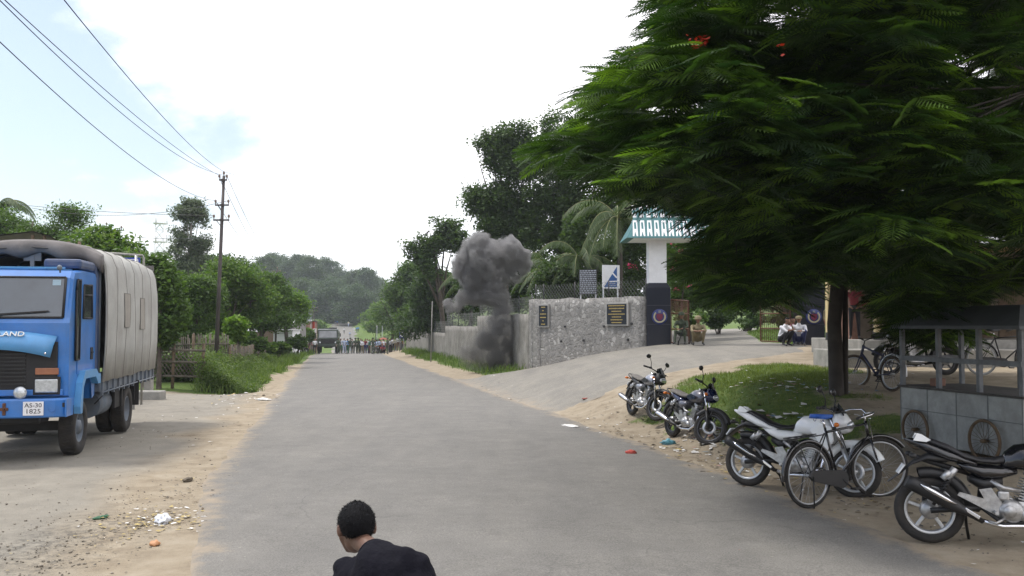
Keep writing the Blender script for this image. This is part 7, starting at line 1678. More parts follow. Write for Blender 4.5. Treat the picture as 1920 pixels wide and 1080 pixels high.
def person_mesh(kind, var, vox, hair='short', hands=False):
    key = (kind, var, vox, hair)
    if key in _pm: return _pm[key]
    rr = random.Random(hash(kind) % 1000 + var * 7 if False else var * 7 + len(kind)); j = pose(kind, rr); m = MB()
    for a, b, ra, rb, mt in SEGS: capsule(m, j[a], j[b], ra, rb, 8)
    capsule(m, j['neck'], j['head'] - Vector((0, 0, .06)), .05, .05, 8); head_mb(m, j['head'] + Vector((0, 0, .02)), (.0, -1, -.05))
    for s, w, e in ((1, 'wl', 'el'), (-1, 'wr', 'er')):
        d = (j[w] - j[e]).normalized()
        if hands: hand(m, j[w], d, s)
        else: capsule(m, j[w], j[w] + d * .09, .034, .026, 8)
    out = remesh(m, vox, 2); co = np.empty(len(out.polygons) * 3); out.polygons.foreach_get('center', co); co = co.reshape(-1, 3); best = np.full(len(co), 1e9); mi = np.zeros(len(co), np.int32)
    def upd(a, b, r, mt, bias=0):
        nonlocal best, mi
        a, b = np.array(a), np.array(b); ab = b - a; t = np.clip(((co - a) @ ab) / (ab @ ab + 1e-9), 0, 1); d = np.linalg.norm(co - a - t[:, None] * ab, axis=1) - r + bias; k = d < best; best[k] = d[k]; mi[k] = mt
    for a, b, ra, rb, mt in SEGS: upd(j[a], j[b], (ra + rb) / 2, mt)
    for s in ('l', 'r'):
        e, w_ = j['e' + s], j['w' + s]; d = (w_ - e).normalized(); upd(w_, w_ + d * .16, .034, 0)
        if var % 2: mid = e.lerp(w_, .0)
        else: upd(e, e.lerp(w_, .85), .034, 1, -.004)
    h = np.array(j['head']) + np.array((0, 0, .02)); rel = co - h; dh = np.linalg.norm(rel, axis=1); hk = (dh < .15) & (rel[:, 2] > -.125); mi[hk] = 0
    hk2 = hk & ((rel[:, 2] > .055 - 0.0 * rel[:, 1]) | ((rel[:, 1] > .02) & (rel[:, 2] > -.055))) ; mi[hk2] = 3
    out.polygons.foreach_set('material_index', mi); _pm[key] = out; return out
M_skin = mat('brown_skin', (.20, .105, .065), .55, var=.1, spec=.4)
M_hair = mat('black_hair', (.005, .005, .006), .75, var=.4, scale=40, bump=.5, bscale=120, spec=.15)
def cloth(nm, c): return mat('cloth_' + nm, c, .9, var=.15, scale=6, bump=.2, bscale=14)
CL = {'white': (.60, .60, .62), 'pale blue': (.38, .45, .60), 'cream': (.50, .45, .34), 'dark red': (.16, .025, .03), 'grey': (.22, .22, .23), 'dark blue': (.03, .04, .12), 'black': (.015, .015, .018), 'brown': (.12, .075, .045), 'khaki': (.20, .165, .095),
      'green': (.03, .14, .08), 'pink': (.5, .2, .25), 'light grey': (.38, .38, .40), 'blue': (.05, .18, .42), 'orange': (.45, .15, .04), 'checked brown': (.2, .12, .09)}
M_camo = None
def camo():
    if 'camouflage_cloth' in _mc: return _mc['camouflage_cloth']
    m = mat('camouflage_cloth', (.045, .06, .035), .9, var=.6, scale=11); return m
def person(label, kind, var, px, Y, rz, shirt, trousers, vox=.03, z=None, group=None, hat=None, hair=True, h=1.0, x=None, hands=False, prop=None):
    x = XP(px, Y) if x is None else x; z = hz(x, Y) if z is None else z
    me = person_mesh(kind, var, vox, 'short', hands); o = bpy.data.objects.new('person', me); COL.objects.link(o); tag(o, label, 'person', group)
    if len(me.materials) == 0:
        for k in range(5): me.materials.append(M_skin)
    ms = [M_skin, shirt if not isinstance(shirt, str) else cloth(shirt.replace(' ', '_'), CL[shirt]), trousers if not isinstance(trousers, str) else cloth(trousers.replace(' ', '_'), CL[trousers]), M_hair, M_plastic if isinstance(shirt, str) else M_black]
    for k in range(5): o.material_slots[k].link = 'OBJECT'; o.material_slots[k].material = ms[k]
    o.location = (x, Y, z); o.rotation_euler = (0, 0, rz); o.scale = (h,) * 3
    j = pose(kind, random.Random(var * 7 + len(kind)))
    if hat:
        hc = j['head'] + Vector((0, 0, .07)); m = MB()
        if hat == 'helmet': m.lathe(hc, [(.125, -.035), (.122, .0), (.11, .045), (.07, .085), (.0, .10)], 'z', 20); m.lathe(hc, [(.10, -.035), (.14, -.042), (.125, -.028)], 'z', 20); m.build('helmet', [cloth('khaki', CL['khaki']) if hat == 'helmet' and shirt == 'khaki' else camo()], o)
        else: m.lathe(hc, [(.108, -.03), (.112, .01), (.10, .05), (.05, .075), (0, .08)], 'z', 18); m.ell(hc + Vector((0, -.12, -.02)), (.08, .07, .012), 12); m.build('cap', [cloth('khaki', CL['khaki'])], o)
    if prop == 'rifle':
        m = MB(); c = (j['wl'] + j['wr']) / 2 + Vector((0, -.07, 0)); m.tube([c + Vector((-.38, 0, -.16)), c + Vector((-.05, 0, -.02))], [.03, .022], 6); m.tube([c + Vector((-.05, 0, -.02)), c + Vector((.45, 0, .18))], .014, 6); m.box(c + Vector((.02, -.0, -.09)), (.04, .03, .16)); o2 = m.build('rifle', [M_black]); o2.matrix_world = o.matrix_basis @ Matrix.Identity(4); o2.location = o.location; o2.rotation_euler = o.rotation_euler; o2.scale = o.scale
        tag(o2, 'rifle held by the ' + label[:60].replace('person, ', ''), 'rifle')
    return o
# near squatting groups by the gate
ggz = lambda x, y: hz(x, y) + .025
x = XP(1276, 35.6); person('soldier in dark camouflage and helmet sitting at the foot of the gate pillar', 'sit', 0, 1278, 35.6, R(-25), camo(), camo(), .02, ggz(x, 35.6), hat='helmet', hands=True)
m = MB(); m.box((0, 0, .15), (.5, .36, .30), bev=.03, rot=(0, 0, .2)); o = m.build('stone_block', [M_conc]); x = XP(1276, 35.75); o.location = (x, 35.75, ggz(x, 35.75)); tag(o, 'grey stone block used as a seat by the camouflaged soldier', 'stone block')
x = XP(1308, 34.6); person('policeman in khaki uniform and helmet squatting beside the gate', 'squat', 1, 1308, 34.6, R(-5), 'khaki', 'khaki', .02, ggz(x, 34.6), hat='helmet', hands=True, h=1.08)
x = XP(1467, 34.3); person('person in white shirt squatting with hand at mouth, left of the white shirted group', 'squatchin', 1, 1469, 34.3, R(35), 'white', 'black', .02, ggz(x, 34.3), hands=True, h=1.06)
x = XP(1497, 34.6); person('person in loose white shirt and dark trousers squatting by the right gate pillar', 'squat', 0, 1497, 34.6, R(-15), 'white', 'dark blue', .02, ggz(x, 34.6), hands=True, hat='cap', h=1.1)
x = XP(1483, 35.4); person('person in pink shirt squatting behind the two men in white', 'squat', 1, 1484, 35.5, R(5), 'pink', 'grey', .02, ggz(x, 35.4), h=1.06)
x = XP(1600, 27.2); person('person in dark red shirt standing on the shop veranda', 'hips', 0, 1602, 27.3, R(-20), 'dark red', 'black', .02, -.45, hands=True, h=.98)
x = XP(1545, 34.9); person('person in khaki standing half hidden beside the right gate pillar', 'stand', 1, 1553, 35.5, R(30), 'khaki', 'khaki', .02, hz(x, 35.5), h=.95)
m = MB(); m.tube([(0, 0, 0), (.18, -.5, .75)], .018, 6); m.box((.02, -.05, .08), (.05, .06, .22), rot=(.6, 0, 0), bev=.01); o = m.build('rifle', [M_black]); x = XP(1270, 35.1); o.location = (x, 35.1, ggz(x, 35.1)); tag(o, 'rifle propped beside the seated camouflaged soldier', 'rifle')

# soldiers, crowd and far walkers
G1 = 'soldiers on the far road'
for i, (px, Y, kd, rz, lb, pr) in enumerate([(657, 103, 'bag', 3.0, 'soldier in camouflage standing with rifle near the white robed man', 'rifle'), (667, 104, 'rifle', .3, 'left of two soldiers standing close together mid road', 'rifle'), (672, 104.6, 'stand', 2.6, 'right of two soldiers standing close together mid road', None), (700, 99, 'rifle', 3.5, 'foremost soldier in camouflage with rifle on the far road', 'rifle'), (727, 99.5, 'armsup', 1.9, 'soldier in camouflage at the right end of the road line', None), (635, 102, 'stand', .5, 'soldier in dark uniform standing by the army lorry side', None)]):
    person(lb, kd, i, px, Y, rz, camo(), camo(), .03, group=G1, hat='helmet', prop=pr, h=1.04)
person('man in long pale blue robe standing right of the army lorry', 'hips', 2, 646, 104, .2, 'pale blue', 'pale blue', .03, h=1.02)
person('person crouching beside the motorcycle in the crowd', 'squat', 3, 717, 100.5, .6, 'dark red', 'black', .03, h=1.1)
rr = random.Random(42); cols = ['white', 'white', 'white', 'white', 'cream', 'light grey', 'pale blue', 'dark red', 'light grey', 'white', 'grey', 'pink', 'brown', 'checked brown', 'dark blue', 'white', 'orange', 'green', 'white', 'white', 'light grey', 'white', 'blue', 'pale blue']; tro = ['black', 'dark blue', 'grey', 'brown', 'black', 'khaki', 'green', 'cream']
words = ['first', 'second', 'third', 'fourth', 'fifth', 'sixth', 'seventh', 'eighth', 'ninth', 'tenth', 'eleventh', 'twelfth', 'thirteenth', 'fourteenth', 'fifteenth', 'sixteenth', 'seventeenth', 'eighteenth', 'nineteenth', 'twentieth']
rows = [('front crowd row', 108, [632, 640, 652, 662, 676, 681, 686, 690, 694, 706, 712, 720, 732, 737, 742, 748, 753]), ('middle crowd row', 114, [638, 649, 660, 674, 679, 685, 691, 699, 706, 713, 718, 725, 731, 738, 745, 751]), ('back crowd row', 121, [642, 671, 688, 695, 703, 710, 716, 722, 728, 735, 741, 747, 754])]
ki = ['stand', 'hips', 'stand', 'armsup', 'bag', 'stand']
for rn, Y0, pxs in rows:
    for i, px in enumerate(pxs):
        sc_ = rr.choice(cols); tc2 = rr.choice(tro); kd = rr.choice(ki); Y = Y0 + rr.uniform(-1.5, 1.5)
        person(f'person in {sc_} top, {tc2} trousers, {words[i]} from left in {rn}', kd, rr.randrange(4), px + rr.uniform(-1, 1), Y, rr.uniform(-.9, .9) + (PI if rr.random() < .25 else 0), sc_, tc2, .03, group='crowd standing across the far road', h=rr.uniform(.94, 1.05))
for i, (px, Y, kd, sc_, tc2, lb) in enumerate([(645.5, 258, 'walk', 'white', 'black', 'person in white shirt and black trousers walking down the middle of the far road'), (656.5, 245, 'stand', 'pale blue', 'grey', 'person in pale blue shirt on the far road right of the middle walker'), (624, 300, 'stand', 'grey', 'dark blue', 'lone person at the left side near the far road top'), (629, 292, 'stand', 'dark blue', 'grey', 'left person of the pair in blue near the far road top'), (633, 290, 'stand', 'blue', 'dark red', 'right person of the pair in blue near the far road top'), (652, 318, 'walk', 'white', 'grey', 'person in white nearest the top right of the far road'), (655.5, 309, 'walk', 'white', 'cream', 'person in white below the topmost right walker'), (653.5, 285, 'walk', 'cream', 'pale blue', 'person in cream walking at the right side of the far road'), (664, 262, 'stand', 'white', 'white', 'person dressed all in white on the right edge of the far road'), (669, 262, 'stand', 'blue', 'dark blue', 'left person in blue standing on the right roadside'), (672, 263, 'hips', 'blue', 'black', 'right person in bright blue standing on the right roadside'), (667.5, 205, 'stand', 'green', 'brown', 'person in green top standing alone behind the crowd'), (659, 178, 'stand', 'pink', 'pale blue', 'person in pink walking up behind the soldiers'), (671.5, 165, 'walk', 'white', 'grey', 'person in white walking behind the pair of soldiers'), (693, 150, 'stand', 'light grey', 'black', 'person in grey standing on the sandy path behind the crowd')]):
    person(lb, kd, i % 4, px, Y, rr.uniform(-.5, .5) + (PI if i % 3 == 0 else 0), sc_, tc2, .035, group='people walking on the far road')
for i in range(18):
    px = 610 + i * 2.7 + rr.uniform(-.8, .8); sc_ = rr.choice(cols); Y = 338 + rr.uniform(-4, 6)
    person(f'person in {sc_} top, {words[i]} from the left in the group at the road top', 'stand', i % 4, px, Y, rr.uniform(-.8, .8), sc_, rr.choice(tro), .035, group='distant group at the top of the road')
for px, Y, sc_, tc2, lb, kd in ((566, 96, 'white', 'black', 'person in white sitting low by the parked motorcycle on the left verge', 'squat'), (574, 97, 'light grey', 'dark blue', 'person in grey shirt standing on the left verge', 'stand'), (591, 103, 'white', 'black', 'person in white shirt left of the army lorry', 'stand'), (594.5, 105, 'grey', 'black', 'person in grey right beside the army lorry wheel', 'stand'), (587, 104, 'pink', 'grey', 'person in pink left of the army lorry', 'hips')):
    person(lb, kd, 1, px, Y, rr.uniform(-.5, .5), sc_, tc2, .03)
# umbrella over the crowd
xx = XP(719, 116); m = MB(); o = empty('umbrella', (xx, 116, hz(xx, 116)), 0, 'faded red umbrella held up over the crowd', 'umbrella'); m.lathe((0, 0, 1.75), [(.62, 0), (.5, .12), (.25, .22), (0, .27)], 'z', 16); m.build('canopy', [cloth('faded_red', (.28, .09, .06))], o); m = MB(); m.cyl((0, 0, 1.1), (0, 0, 2.05), .012, seg=6); m.build('handle', [M_black], o)

# ---- the boy in the foreground, seen from behind, bending forward and turning his head left
bz = hz(-.7, 4.2); Yb = 4.3
def bp(px, py, Y): v = P(px, py, Y); return Vector((v.x, v.y, v.z))
org = Vector((-.62, 4.15, bz)); boy = empty('person', org, 0, 'person in black t-shirt with short black hair bending forward, back to the camera', 'person')
hc = bp(668, 990, 4.42); neck = bp(690, 1024, 4.30); nl_ = bp(706, 1048, 4.20)
sl = bp(654, 1070, 4.26); sr = bp(776, 1060, 4.14)
chest = bp(716, 1082, 4.12); waist = bp(735, 1210, 3.98); pel = bp(742, 1300, 3.90)
el_ = bp(640, 1180, 4.40); wl_ = bp(660, 1280, 4.62); er_ = bp(822, 1160, 4.28); wr_ = bp(800, 1270, 4.55)
hl = pel + Vector((-.10, .02, -.02)); hr = pel + Vector((.10, .02, -.02)); kl = Vector((hl.x - .04, 4.25, bz + .50)); kr = Vector((hr.x + .05, 4.10, bz + .48)); al = Vector((kl.x, 4.22, bz + .08)); ar = Vector((kr.x, 3.80, bz + .10)); tl = al + Vector((-.02, .17, -.045)); tr = ar + Vector((.02, .17, -.06))
m = MB(); m.M = Matrix.Translation(-org)
for a, b, ra, rb in ((pel, waist, .12, .11), (waist, chest, .11, .13), (chest, nl_, .12, .07), (nl_, neck, .052, .046), (neck, hc - Vector((0, 0, .05)), .047, .045), (chest, sl, .09, .058), (chest, sr, .09, .058), (sl, el_, .052, .040), (el_, wl_, .038, .026), (sr, er_, .052, .040), (er_, wr_, .038, .026), (pel, hl, .11, .09), (pel, hr, .11, .09), (hl, kl, .08, .055), (hr, kr, .08, .055), (kl, al, .052, .036), (kr, ar, .052, .036), (al, tl, .038, .030), (ar, tr, .038, .030)): capsule(m, a, b, ra, rb, 12)
ld = Vector((-.34, .84, -.30)); head_mb(m, hc, ld, s=1.0); capsule(m, hc + Vector((-.058, .03, -.045)), hc + Vector((-.040, .045, -.105)), .034, .026, 10)
hand(m, wl_, (wl_ - el_), 1); hand(m, wr_, (wr_ - er_), -1)
me = remesh(m, .0085, 3); link_mesh('body', me, [mat('boy_skin', (.115, .060, .040), .5, var=.1, scale=8, spec=.4)], boy)
ax_ = (neck - nl_).normalized(); cc_ = nl_.lerp(neck, .42) - org; s1_ = ax_.cross(Vector((0, 1, 0))).normalized(); s2_ = ax_.cross(s1_)
m = MB(); m.tube([cc_ + (s1_ * math.cos(a) + s2_ * math.sin(a)) * .066 for a in [2 * PI * k / 28 for k in range(29)]], .0085, 8); collar_m = m
# hair: cap of short tufts over the skull, low at the nape
d = ld.normalized(); side = d.cross(Vector((0, 0, 1))).normalized(); up = side.cross(d).normalized(); Rm = Matrix((side, d, up)).transposed().to_4x4(); m = MB(); m.M = Matrix.Translation(-org) @ Matrix.Translation(hc) @ Rm
vs = []; fs = []; sg, rw = 48, 26
for i in range(rw + 1):
    ph = PI * .80 * i / rw
    for k in range(sg):
        t = 2 * PI * k / sg; v = Vector((math.sin(ph) * math.cos(t), math.sin(ph) * math.sin(t), math.cos(ph))); fr = v.y
        lim = R(63) if fr > .35 else (R(104) if fr > -.1 else R(134)); 
        lim = R(64) + (R(132) - R(64)) * min(1, max(0, (.55 - fr) / .95)); ph2 = min(ph, lim); v = Vector((math.sin(ph2) * math.cos(t), math.sin(ph2) * math.sin(t), math.cos(ph2)))
        rgh = 1 + .03 * mnoise.noise(v * 9) + .025 * mnoise.noise(v * 30); edge_ = 1.0 if ph < lim else .93
        vs.append(Vector((v.x * (.088 - .010 * max(0, -v.z)) * (1 + .06 * max(0, v.z)), v.y * .106 - .012, v.z * .104 + .018)) * rgh * edge_)
for i in range(rw):
    for k in range(sg): k2 = (k + 1) % sg; fs.append((i * sg + k, i * sg + k2, (i + 1) * sg + k2, (i + 1) * sg + k))
m.add(vs, fs, True); hairo = m.build('hair', [M_hair], boy)
g = np.random.default_rng(9); vv = np.array([tuple(v) for v in m.V]); pk = vv[g.integers(0, len(vv), 6000)] + g.normal(size=(6000, 3)) * .002; cen = vv.mean(0); dr = pk - cen; dr /= np.linalg.norm(dr, axis=1)[:, None]; fd_ = dr * .5 + g.normal(size=dr.shape) * .35 + np.array([0, 0, -.45]); fd_ /= np.linalg.norm(fd_, axis=1)[:, None]; sd2 = np.cross(fd_, dr); sd2 /= np.linalg.norm(sd2, axis=1)[:, None] + 1e-9
Lh = g.uniform(.003, .009, (6000, 1)); Vh = np.stack([pk - sd2 * .0012, pk + sd2 * .0012, pk + fd_ * Lh + dr * .003], 1).reshape(-1, 3); np_mesh('hair_strands', Vh, np.arange(len(Vh)).reshape(-1, 3), [M_hair], hairo)
# t-shirt: a looser shell over the torso with short sleeves
m = MB(); m.M = Matrix.Translation(-org)
for a, b, ra, rb in ((pel + Vector((0, 0, .02)), waist, .145, .135), (waist, chest, .135, .150), (chest, nl_ + Vector((0, -.01, -.03)), .135, .078), (chest, sl, .105, .072), (chest, sr, .105, .072), (sl, sl.lerp(el_, .62), .070, .070), (sr, sr.lerp(er_, .62), .070, .072), (sl, nl_ - Vector((0, 0, .03)), .062, .058), (sr, nl_ - Vector((0, 0, .03)), .072, .066), (sl.lerp(nl_, .5) - Vector((0, .02, .05)), sr.lerp(nl_, .5) - Vector((0, .03, .045)), .105, .110), (sl - Vector((0, .02, .10)), sr - Vector((0, .02, .10)), .115, .120), (bp(708, 1050, 4.16), bp(758, 1056, 4.12), .085, .080)): capsule(m, a, b, ra, rb, 14)
me = remesh(m, .010, 4)
for v in me.vertices:
    c = v.co; rel = c - (nl_ - org); w_ = .010 * mnoise.noise(Vector((c.x * 7 + c.z * 5, c.y * 5, c.z * 9 - c.x * 6))) + .006 * mnoise.noise(Vector((c.x * 26 - c.z * 14, c.y * 12, c.z * 13 + c.x * 11)))
    fold = .012 * math.sin(34 * (rel.x * .55 + rel.z * .85) + 3 * mnoise.noise(c * 5)) * max(0, 1 - rel.length / .42); v.co = c + v.normal * (w_ + fold)
link_mesh('t_shirt', me, [mat('black_cotton', (.007, .007, .011), .95, var=.2, scale=9, bump=.35, bscale=60, spec=.12)], boy)
collar_m.build('collar', [mat('black_rib', (.009, .009, .013), .95, spec=.12)], boy)
m = MB(); m.M = Matrix.Translation(-org)
for a, b, ra, rb in ((pel, hl, .135, .105), (pel, hr, .135, .105), (hl, kl, .098, .078), (hr, kr, .098, .078), (kl, al + Vector((0, 0, .03)), .074, .066), (kr, ar + Vector((0, 0, .03)), .074, .066)): capsule(m, a, b, ra, rb, 12)
me = remesh(m, .012, 3); link_mesh('trousers', me, [cloth('dark_blue', CL['dark blue'])], boy)
# ---------------------------------------------------------------- smoke from the blast
Ysm = 46.5
SB = [(470, 250, 88, 1), (405, 335, 84, 1), (520, 320, 112, 1), (640, 275, 88, 1), (700, 340, 76, 1), (440, 430, 84, 1), (575, 420, 92, 1), (325, 585, 50, .6), (390, 545, 58, .8), (480, 515, 76, .9), (575, 530, 80, .8), (600, 610, 76, .7), (590, 700, 84, .6), (430, 300, 50, 1), (560, 240, 50, 1), (740, 300, 40, 1), (350, 400, 40, 1), (300, 560, 34, .75), (660, 420, 50, .9),
      (530, 780, 98, .5), (630, 800, 92, .5), (690, 750, 66, .25), (440, 850, 88, .35), (570, 890, 88, .7), (660, 900, 60, .4), (490, 925, 60, .4), (640, 930, 50, .3)]
sb = []
for (zx, zy, r_, d_) in SB:
    c = P(740 + zx / 3, 380 + zy / 3, Ysm); rm = r_ / 3 / F * Ysm; sb.append((c.x, c.y + (.3 * math.sin(zx)), c.z, rm, d_))
so = Vector((P(915, 700, Ysm).x, Ysm, hz(P(915, 700, Ysm).x, Ysm)))
m = MB(); m.M = Matrix.Translation(-so)
for (x, y, z, r_, d_) in sb: m.ell((x, y, max(z, so.z + r_ * .3)), (r_ * 1.12,) * 3, 20)
me = remesh(m, .14, 2)
for v in me.vertices:
    n_ = mnoise.noise(v.co * .9) * .26 + mnoise.noise(v.co * 2.3) * .12; v.co = v.co + v.normal * n_
    if v.co.z < .02: v.co.z = .02
sm = bpy.data.materials.new('smoke_volume'); sm.use_nodes = True; N, L = sm.node_tree.nodes, sm.node_tree.links; N.remove(N['Principled BSDF'])
tc2 = N.new('ShaderNodeTexCoord'); nn = N.new('ShaderNodeTexNoise'); nn.inputs['Scale'].default_value = 1.25; nn.inputs['Detail'].default_value = 7; nn.inputs['Roughness'].default_value = .68; L.new(tc2.outputs['Object'], nn.inputs['Vector'])
sub = N.new('ShaderNodeVectorMath'); sub.operation = 'SUBTRACT'; L.new(nn.outputs['Color'], sub.inputs[0]); sub.inputs[1].default_value = (.5, .5, .5)
mul = N.new('ShaderNodeVectorMath'); mul.operation = 'MULTIPLY_ADD'; L.new(sub.outputs[0], mul.inputs[0]); mul.inputs[1].default_value = (1.9, 1.9, 1.9); L.new(tc2.outputs['Object'], mul.inputs[2])
acc = None
for (x, y, z, r_, d_) in sb:
    ds = N.new('ShaderNodeVectorMath'); ds.operation = 'DISTANCE'; L.new(mul.outputs[0], ds.inputs[0]); ds.inputs[1].default_value = (x - so.x, y - so.y, z - so.z)
    mr_ = N.new('ShaderNodeMapRange'); mr_.interpolation_type = 'SMOOTHSTEP'; mr_.inputs['From Min'].default_value = r_ * 1.12; mr_.inputs['From Max'].default_value = r_ * (.66 if d_ > .7 else .2); mr_.inputs['To Max'].default_value = d_; L.new(ds.outputs['Value'], mr_.inputs['Value'])
    if acc is None: acc = mr_.outputs[0]
    else: mx2 = N.new('ShaderNodeMath'); mx2.operation = 'MAXIMUM'; L.new(acc, mx2.inputs[0]); L.new(mr_.outputs[0], mx2.inputs[1]); acc = mx2.outputs[0]
n5 = N.new('ShaderNodeTexNoise'); n5.inputs['Scale'].default_value = 2.6; n5.inputs['Detail'].default_value = 4; L.new(tc2.outputs['Object'], n5.inputs['Vector'])
mr5 = N.new('ShaderNodeMapRange'); mr5.inputs['From Min'].default_value = .3; mr5.inputs['From Max'].default_value = .65; mr5.inputs['To Min'].default_value = .15; mr5.inputs['To Max'].default_value = 1.5; L.new(n5.outputs['Fac'], mr5.inputs['Value'])
d1_ = N.new('ShaderNodeMath'); d1_.operation = 'MULTIPLY'; L.new(acc, d1_.inputs[0]); L.new(mr5.outputs[0], d1_.inputs[1])
d2_ = N.new('ShaderNodeMath'); d2_.operation = 'MULTIPLY'; L.new(d1_.outputs[0], d2_.inputs[0]); d2_.inputs[1].default_value = 8.0
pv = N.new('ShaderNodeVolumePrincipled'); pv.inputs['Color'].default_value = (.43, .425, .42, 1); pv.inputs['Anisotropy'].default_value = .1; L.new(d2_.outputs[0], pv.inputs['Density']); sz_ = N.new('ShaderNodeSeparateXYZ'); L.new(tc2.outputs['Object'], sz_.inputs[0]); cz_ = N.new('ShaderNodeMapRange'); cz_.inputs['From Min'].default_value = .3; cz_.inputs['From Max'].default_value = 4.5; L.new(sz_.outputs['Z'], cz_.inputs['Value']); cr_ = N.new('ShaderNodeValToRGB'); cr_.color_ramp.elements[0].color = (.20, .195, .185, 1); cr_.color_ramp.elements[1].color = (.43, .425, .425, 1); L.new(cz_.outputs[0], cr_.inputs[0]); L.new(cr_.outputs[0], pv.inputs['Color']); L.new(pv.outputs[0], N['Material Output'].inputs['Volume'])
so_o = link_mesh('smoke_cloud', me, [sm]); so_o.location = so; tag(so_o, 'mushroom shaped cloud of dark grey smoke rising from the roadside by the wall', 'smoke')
try: sm.cycles.volume_step_rate = .15
except Exception: pass

# ---------------------------------------------------------------- litter
M_paper = mat('scrap_paper', (.62, .61, .58), .8, var=.15)
def crumple(name, px, py, Y, sz, m, label, cat, flat=.35, seed=0, sub_=16):
    c = P(px, py, Y); z = hz(c.x, c.y); mb = MB(); mb.ell((0, 0, sz[2] * .3), sz, sub_, noise=.55, ns=2.2, sd=seed); o = mb.build(name, [m]); o.location = (c.x, c.y, z + .01); o.rotation_euler = (0, 0, seed); return tag(o, label, cat)
def ground_Y(py, z_guess=-2.2):
    return -z_guess * F / (py - 608)
crumple('plastic_bag', 306, 966, ground_Y(969), (.13, .08, .06), mat('thin_white_plastic', (.58, .60, .64), .45, var=.2, scale=20), 'crumpled white plastic bag on the sandy left shoulder', 'plastic bag', seed=2, sub_=28)
crumple('plastic_sheet', 1070, 797, ground_Y(799, -2.35), (.34, .14, .025), M_paper, 'flat white plastic sheet lying at the right road edge', 'litter', seed=5, sub_=26)
crumple('red_packet', 1183, 845, ground_Y(848, -2.28), (.10, .06, .05), mat('red_wrapper', (.45, .06, .04), .5), 'crumpled red wrapper on the asphalt edge below the motorcycles', 'litter', seed=3)
crumple('blue_bag', 1253, 820, 17.6, (.14, .08, .06), mat('teal_plastic', (.10, .28, .34), .4), 'blue plastic bag on the sand under the second motorcycle', 'plastic bag', seed=6, sub_=24)
crumple('green_packet', 189, 960, ground_Y(962), (.10, .03, .02), mat('green_wrapper', (.05, .15, .08), .5), 'small green wrapper on the left dirt shoulder', 'litter', seed=1)
crumple('orange_peel', 290, 1012, ground_Y(1013), (.06, .05, .03), mat('orange_scrap', (.45, .22, .10), .6), 'orange scrap on the gravelly left shoulder', 'litter', seed=8)
crumple('white_rag', 495, 746, ground_Y(747, -2.4), (.26, .12, .05), M_paper, 'white rag at the edge of the left weeds', 'litter', seed=9, sub_=24)
crumple('red_scrap', 1386, 1016, ground_Y(1016, -2.15), (.10, .05, .004), mat('faded_red', (.30, .08, .06), .7), 'faded red smear of wrapper on the near asphalt', 'litter', seed=4)
crumple('red_scrap', 1098, 763, ground_Y(763, -2.3), (.14, .05, .02), mat('faded_red', (.30, .08, .06), .7), 'faded red wrapper on the sand above the white sheet', 'litter', seed=7)
crumple('coconut_husk', 352, 890, ground_Y(891), (.12, .06, .035), mat('dark_husk', (.10, .08, .055), .9), 'dark husk lying on the left shoulder by the road edge', 'litter', seed=11)
g = np.random.default_rng(3)
def scraps(name, label, regions, m_list, seed):
    g = np.random.default_rng(seed); V = []; MI = []
    for (x0, y0, sx, sy, n, s0, s1, mi) in regions:
        X = x0 + g.normal(size=n) * sx; Y = y0 + g.normal(size=n) * sy; Z = H(X, Y) + .012
        for x, y, z in zip(X, Y, Z):
            if abs(roff(x, y)) < HW - .4: continue
            s = g.uniform(s0, s1); a = g.uniform(0, PI); w = s * g.uniform(.25, .9); c, q = math.cos(a), math.sin(a); h = g.uniform(.0, .5, 4) * min(w, s) * .8; k = mi if isinstance(mi, int) else mi[g.integers(0, len(mi))]
            for i, (u, v) in enumerate(((-s, -w), (s, -w * .7), (s * .8, w), (-s * .9, w * .8))): V.append((x + (u * c - v * q) / 2, y + (u * q + v * c) / 2, z + h[i]))
            MI.append(k)
    V = np.array(V); return tag(np_mesh(name, V, np.arange(len(V)).reshape(-1, 4), m_list, midx=MI), label, 'litter', None, 'stuff')
ML = [M_paper, mat('brown_leaf_scrap', (.11, .08, .045), .9, var=.4), mat('charcoal_scrap', (.05, .048, .045), .9), mat('pink_scrap', (.42, .20, .18), .7), mat('yellow_scrap', (.35, .27, .10), .8), mat('blue_scrap', (.12, .25, .35), .6)]
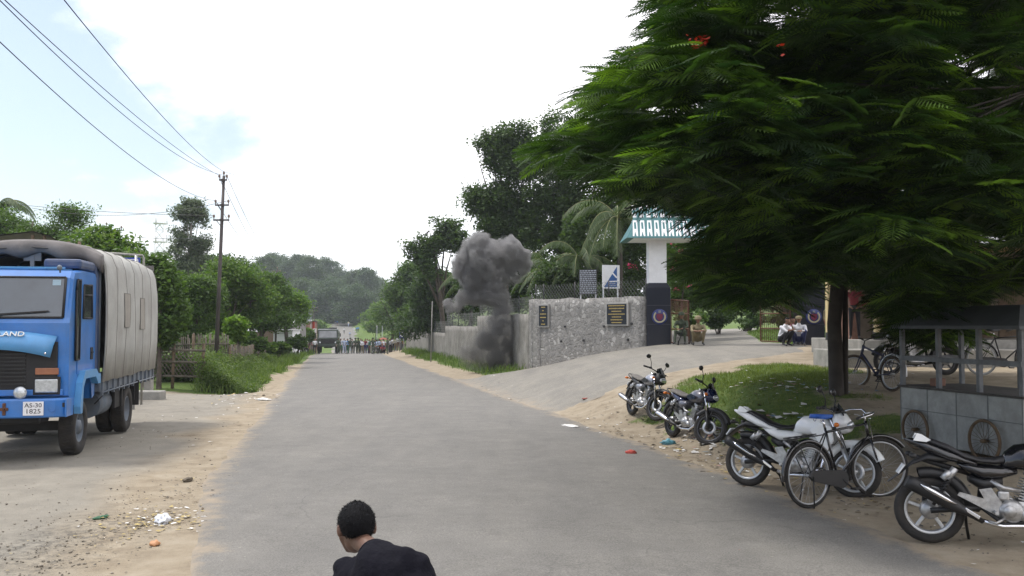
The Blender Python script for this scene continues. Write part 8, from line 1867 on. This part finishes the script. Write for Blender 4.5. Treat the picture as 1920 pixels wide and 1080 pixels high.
scraps('litter_scraps', 'scattered paper, leaves and crumbs littering the roadside', [
    (4.35, 17.0, .5, .35, 90, .05, .20, (0, 0, 0, 3)), (4.9, 16.6, .6, .25, 40, .04, .16, (0, 0, 5)), (5.6, 19.4, .5, .5, 40, .05, .16, (0, 0, 3)), (5.9, 18.6, .7, .5, 60, .03, .12, (0, 0, 3, 5)), (4.2, 15.5, .6, 1.0, 90, .03, .10, (0, 1, 3, 1)), (3.4, 16.5, .5, 1.5, 120, .03, .12, (1, 1, 0, 4)), (3.6, 14.0, .35, .9, 120, .02, .09, (1, 1, 4, 0)),
    (2.2, 20.5, .6, 2.2, 150, .03, .10, (1, 1, 0, 2)), (4.8, 11.8, .6, .8, 160, .02, .08, (1, 1, 2, 4)), (6.0, 13.4, .9, .8, 180, .02, .08, (1, 2, 1, 4)), (5.6, 10.0, .9, .9, 140, .02, .07, (1, 2, 0)), (7, 17, 1.6, 1.6, 160, .02, .07, (1, 2, 1)),
    (-4.3, 9.2, .55, 1.2, 240, .006, .030, (2, 2, 1, 2, 4)), (-4.0, 10.4, .3, .35, 260, .01, .07, (4, 4, 1, 0)), (-5.4, 10, 1.6, 2.2, 260, .006, .03, (1, 2)), (-4.2, 12.5, .4, 1.4, 160, .01, .05, (1, 2, 4)), (-8, 24, 1.4, 3.5, 120, .02, .10, (1, 0, 1)), (-9, 31, 1.2, 1.5, 90, .03, .14, (0, 1, 4)), (-.8, 32, 1.0, 3, 120, .03, .10, (1, 0, 2)), (8, 22.5, 1.5, 1.2, 90, .02, .08, (1, 0))], ML, 4)
# pebbles
def pebbles(n, seed):
    g = np.random.default_rng(seed); X = np.r_[g.normal(-4.5, .8, n), g.uniform(-9, -3.2, n), g.uniform(3.2, 8, n), g.normal(-4.4, .4, n)]; Y = np.r_[g.normal(9.3, 1.5, n), g.uniform(6, 22, n), g.uniform(7, 17, n), g.uniform(8, 20, n)]
    k = (np.abs(roff(X, Y)) > HW - .05); X, Y = X[k], Y[k]; s = g.uniform(.004, .020, len(X)) * g.uniform(.5, 1.3, len(X)); Z = H(X, Y) + s * .2
    base = np.array([(1, 0, 0), (-1, 0, 0), (0, 1, 0), (0, -1, 0), (0, 0, .6), (0, 0, -.6)]); T = np.array([(0, 2, 4), (2, 1, 4), (1, 3, 4), (3, 0, 4), (2, 0, 5), (1, 2, 5), (3, 1, 5), (0, 3, 5)])
    V = (np.stack([X, Y, Z], 1)[:, None, :] + base[None] * s[:, None, None] * g.uniform(.6, 1.3, (len(X), 6, 3))).reshape(-1, 3); Fp = (T[None] + (np.arange(len(X)) * 6)[:, None, None]).reshape(-1, 3)
    return tag(np_mesh('pebbles', V, Fp, [mat('pebble_stone', (.19, .165, .13), .9, var=.5, scale=30)]), 'loose pebbles on the dirt shoulders', 'pebbles', None, 'stuff')
pebbles(550, 8)

# ---------------------------------------------------------------- thin humid haze over everything
hzm = bpy.data.materials.new('haze_volume'); hzm.use_nodes = True; N, L = hzm.node_tree.nodes, hzm.node_tree.links; N.remove(N['Principled BSDF'])
pv = N.new('ShaderNodeVolumePrincipled'); pv.inputs['Color'].default_value = (.86, .92, 1.0, 1); pv.inputs['Density'].default_value = .0003; pv.inputs['Anisotropy'].default_value = .3; L.new(pv.outputs[0], N['Material Output'].inputs['Volume'])
m = MB(); m.box((0, 1090, 20), (3300, 2900, 60)); hzo = m.build('haze', [hzm]); tag(hzo, 'thin pale haze in the humid air', None, None, 'stuff')
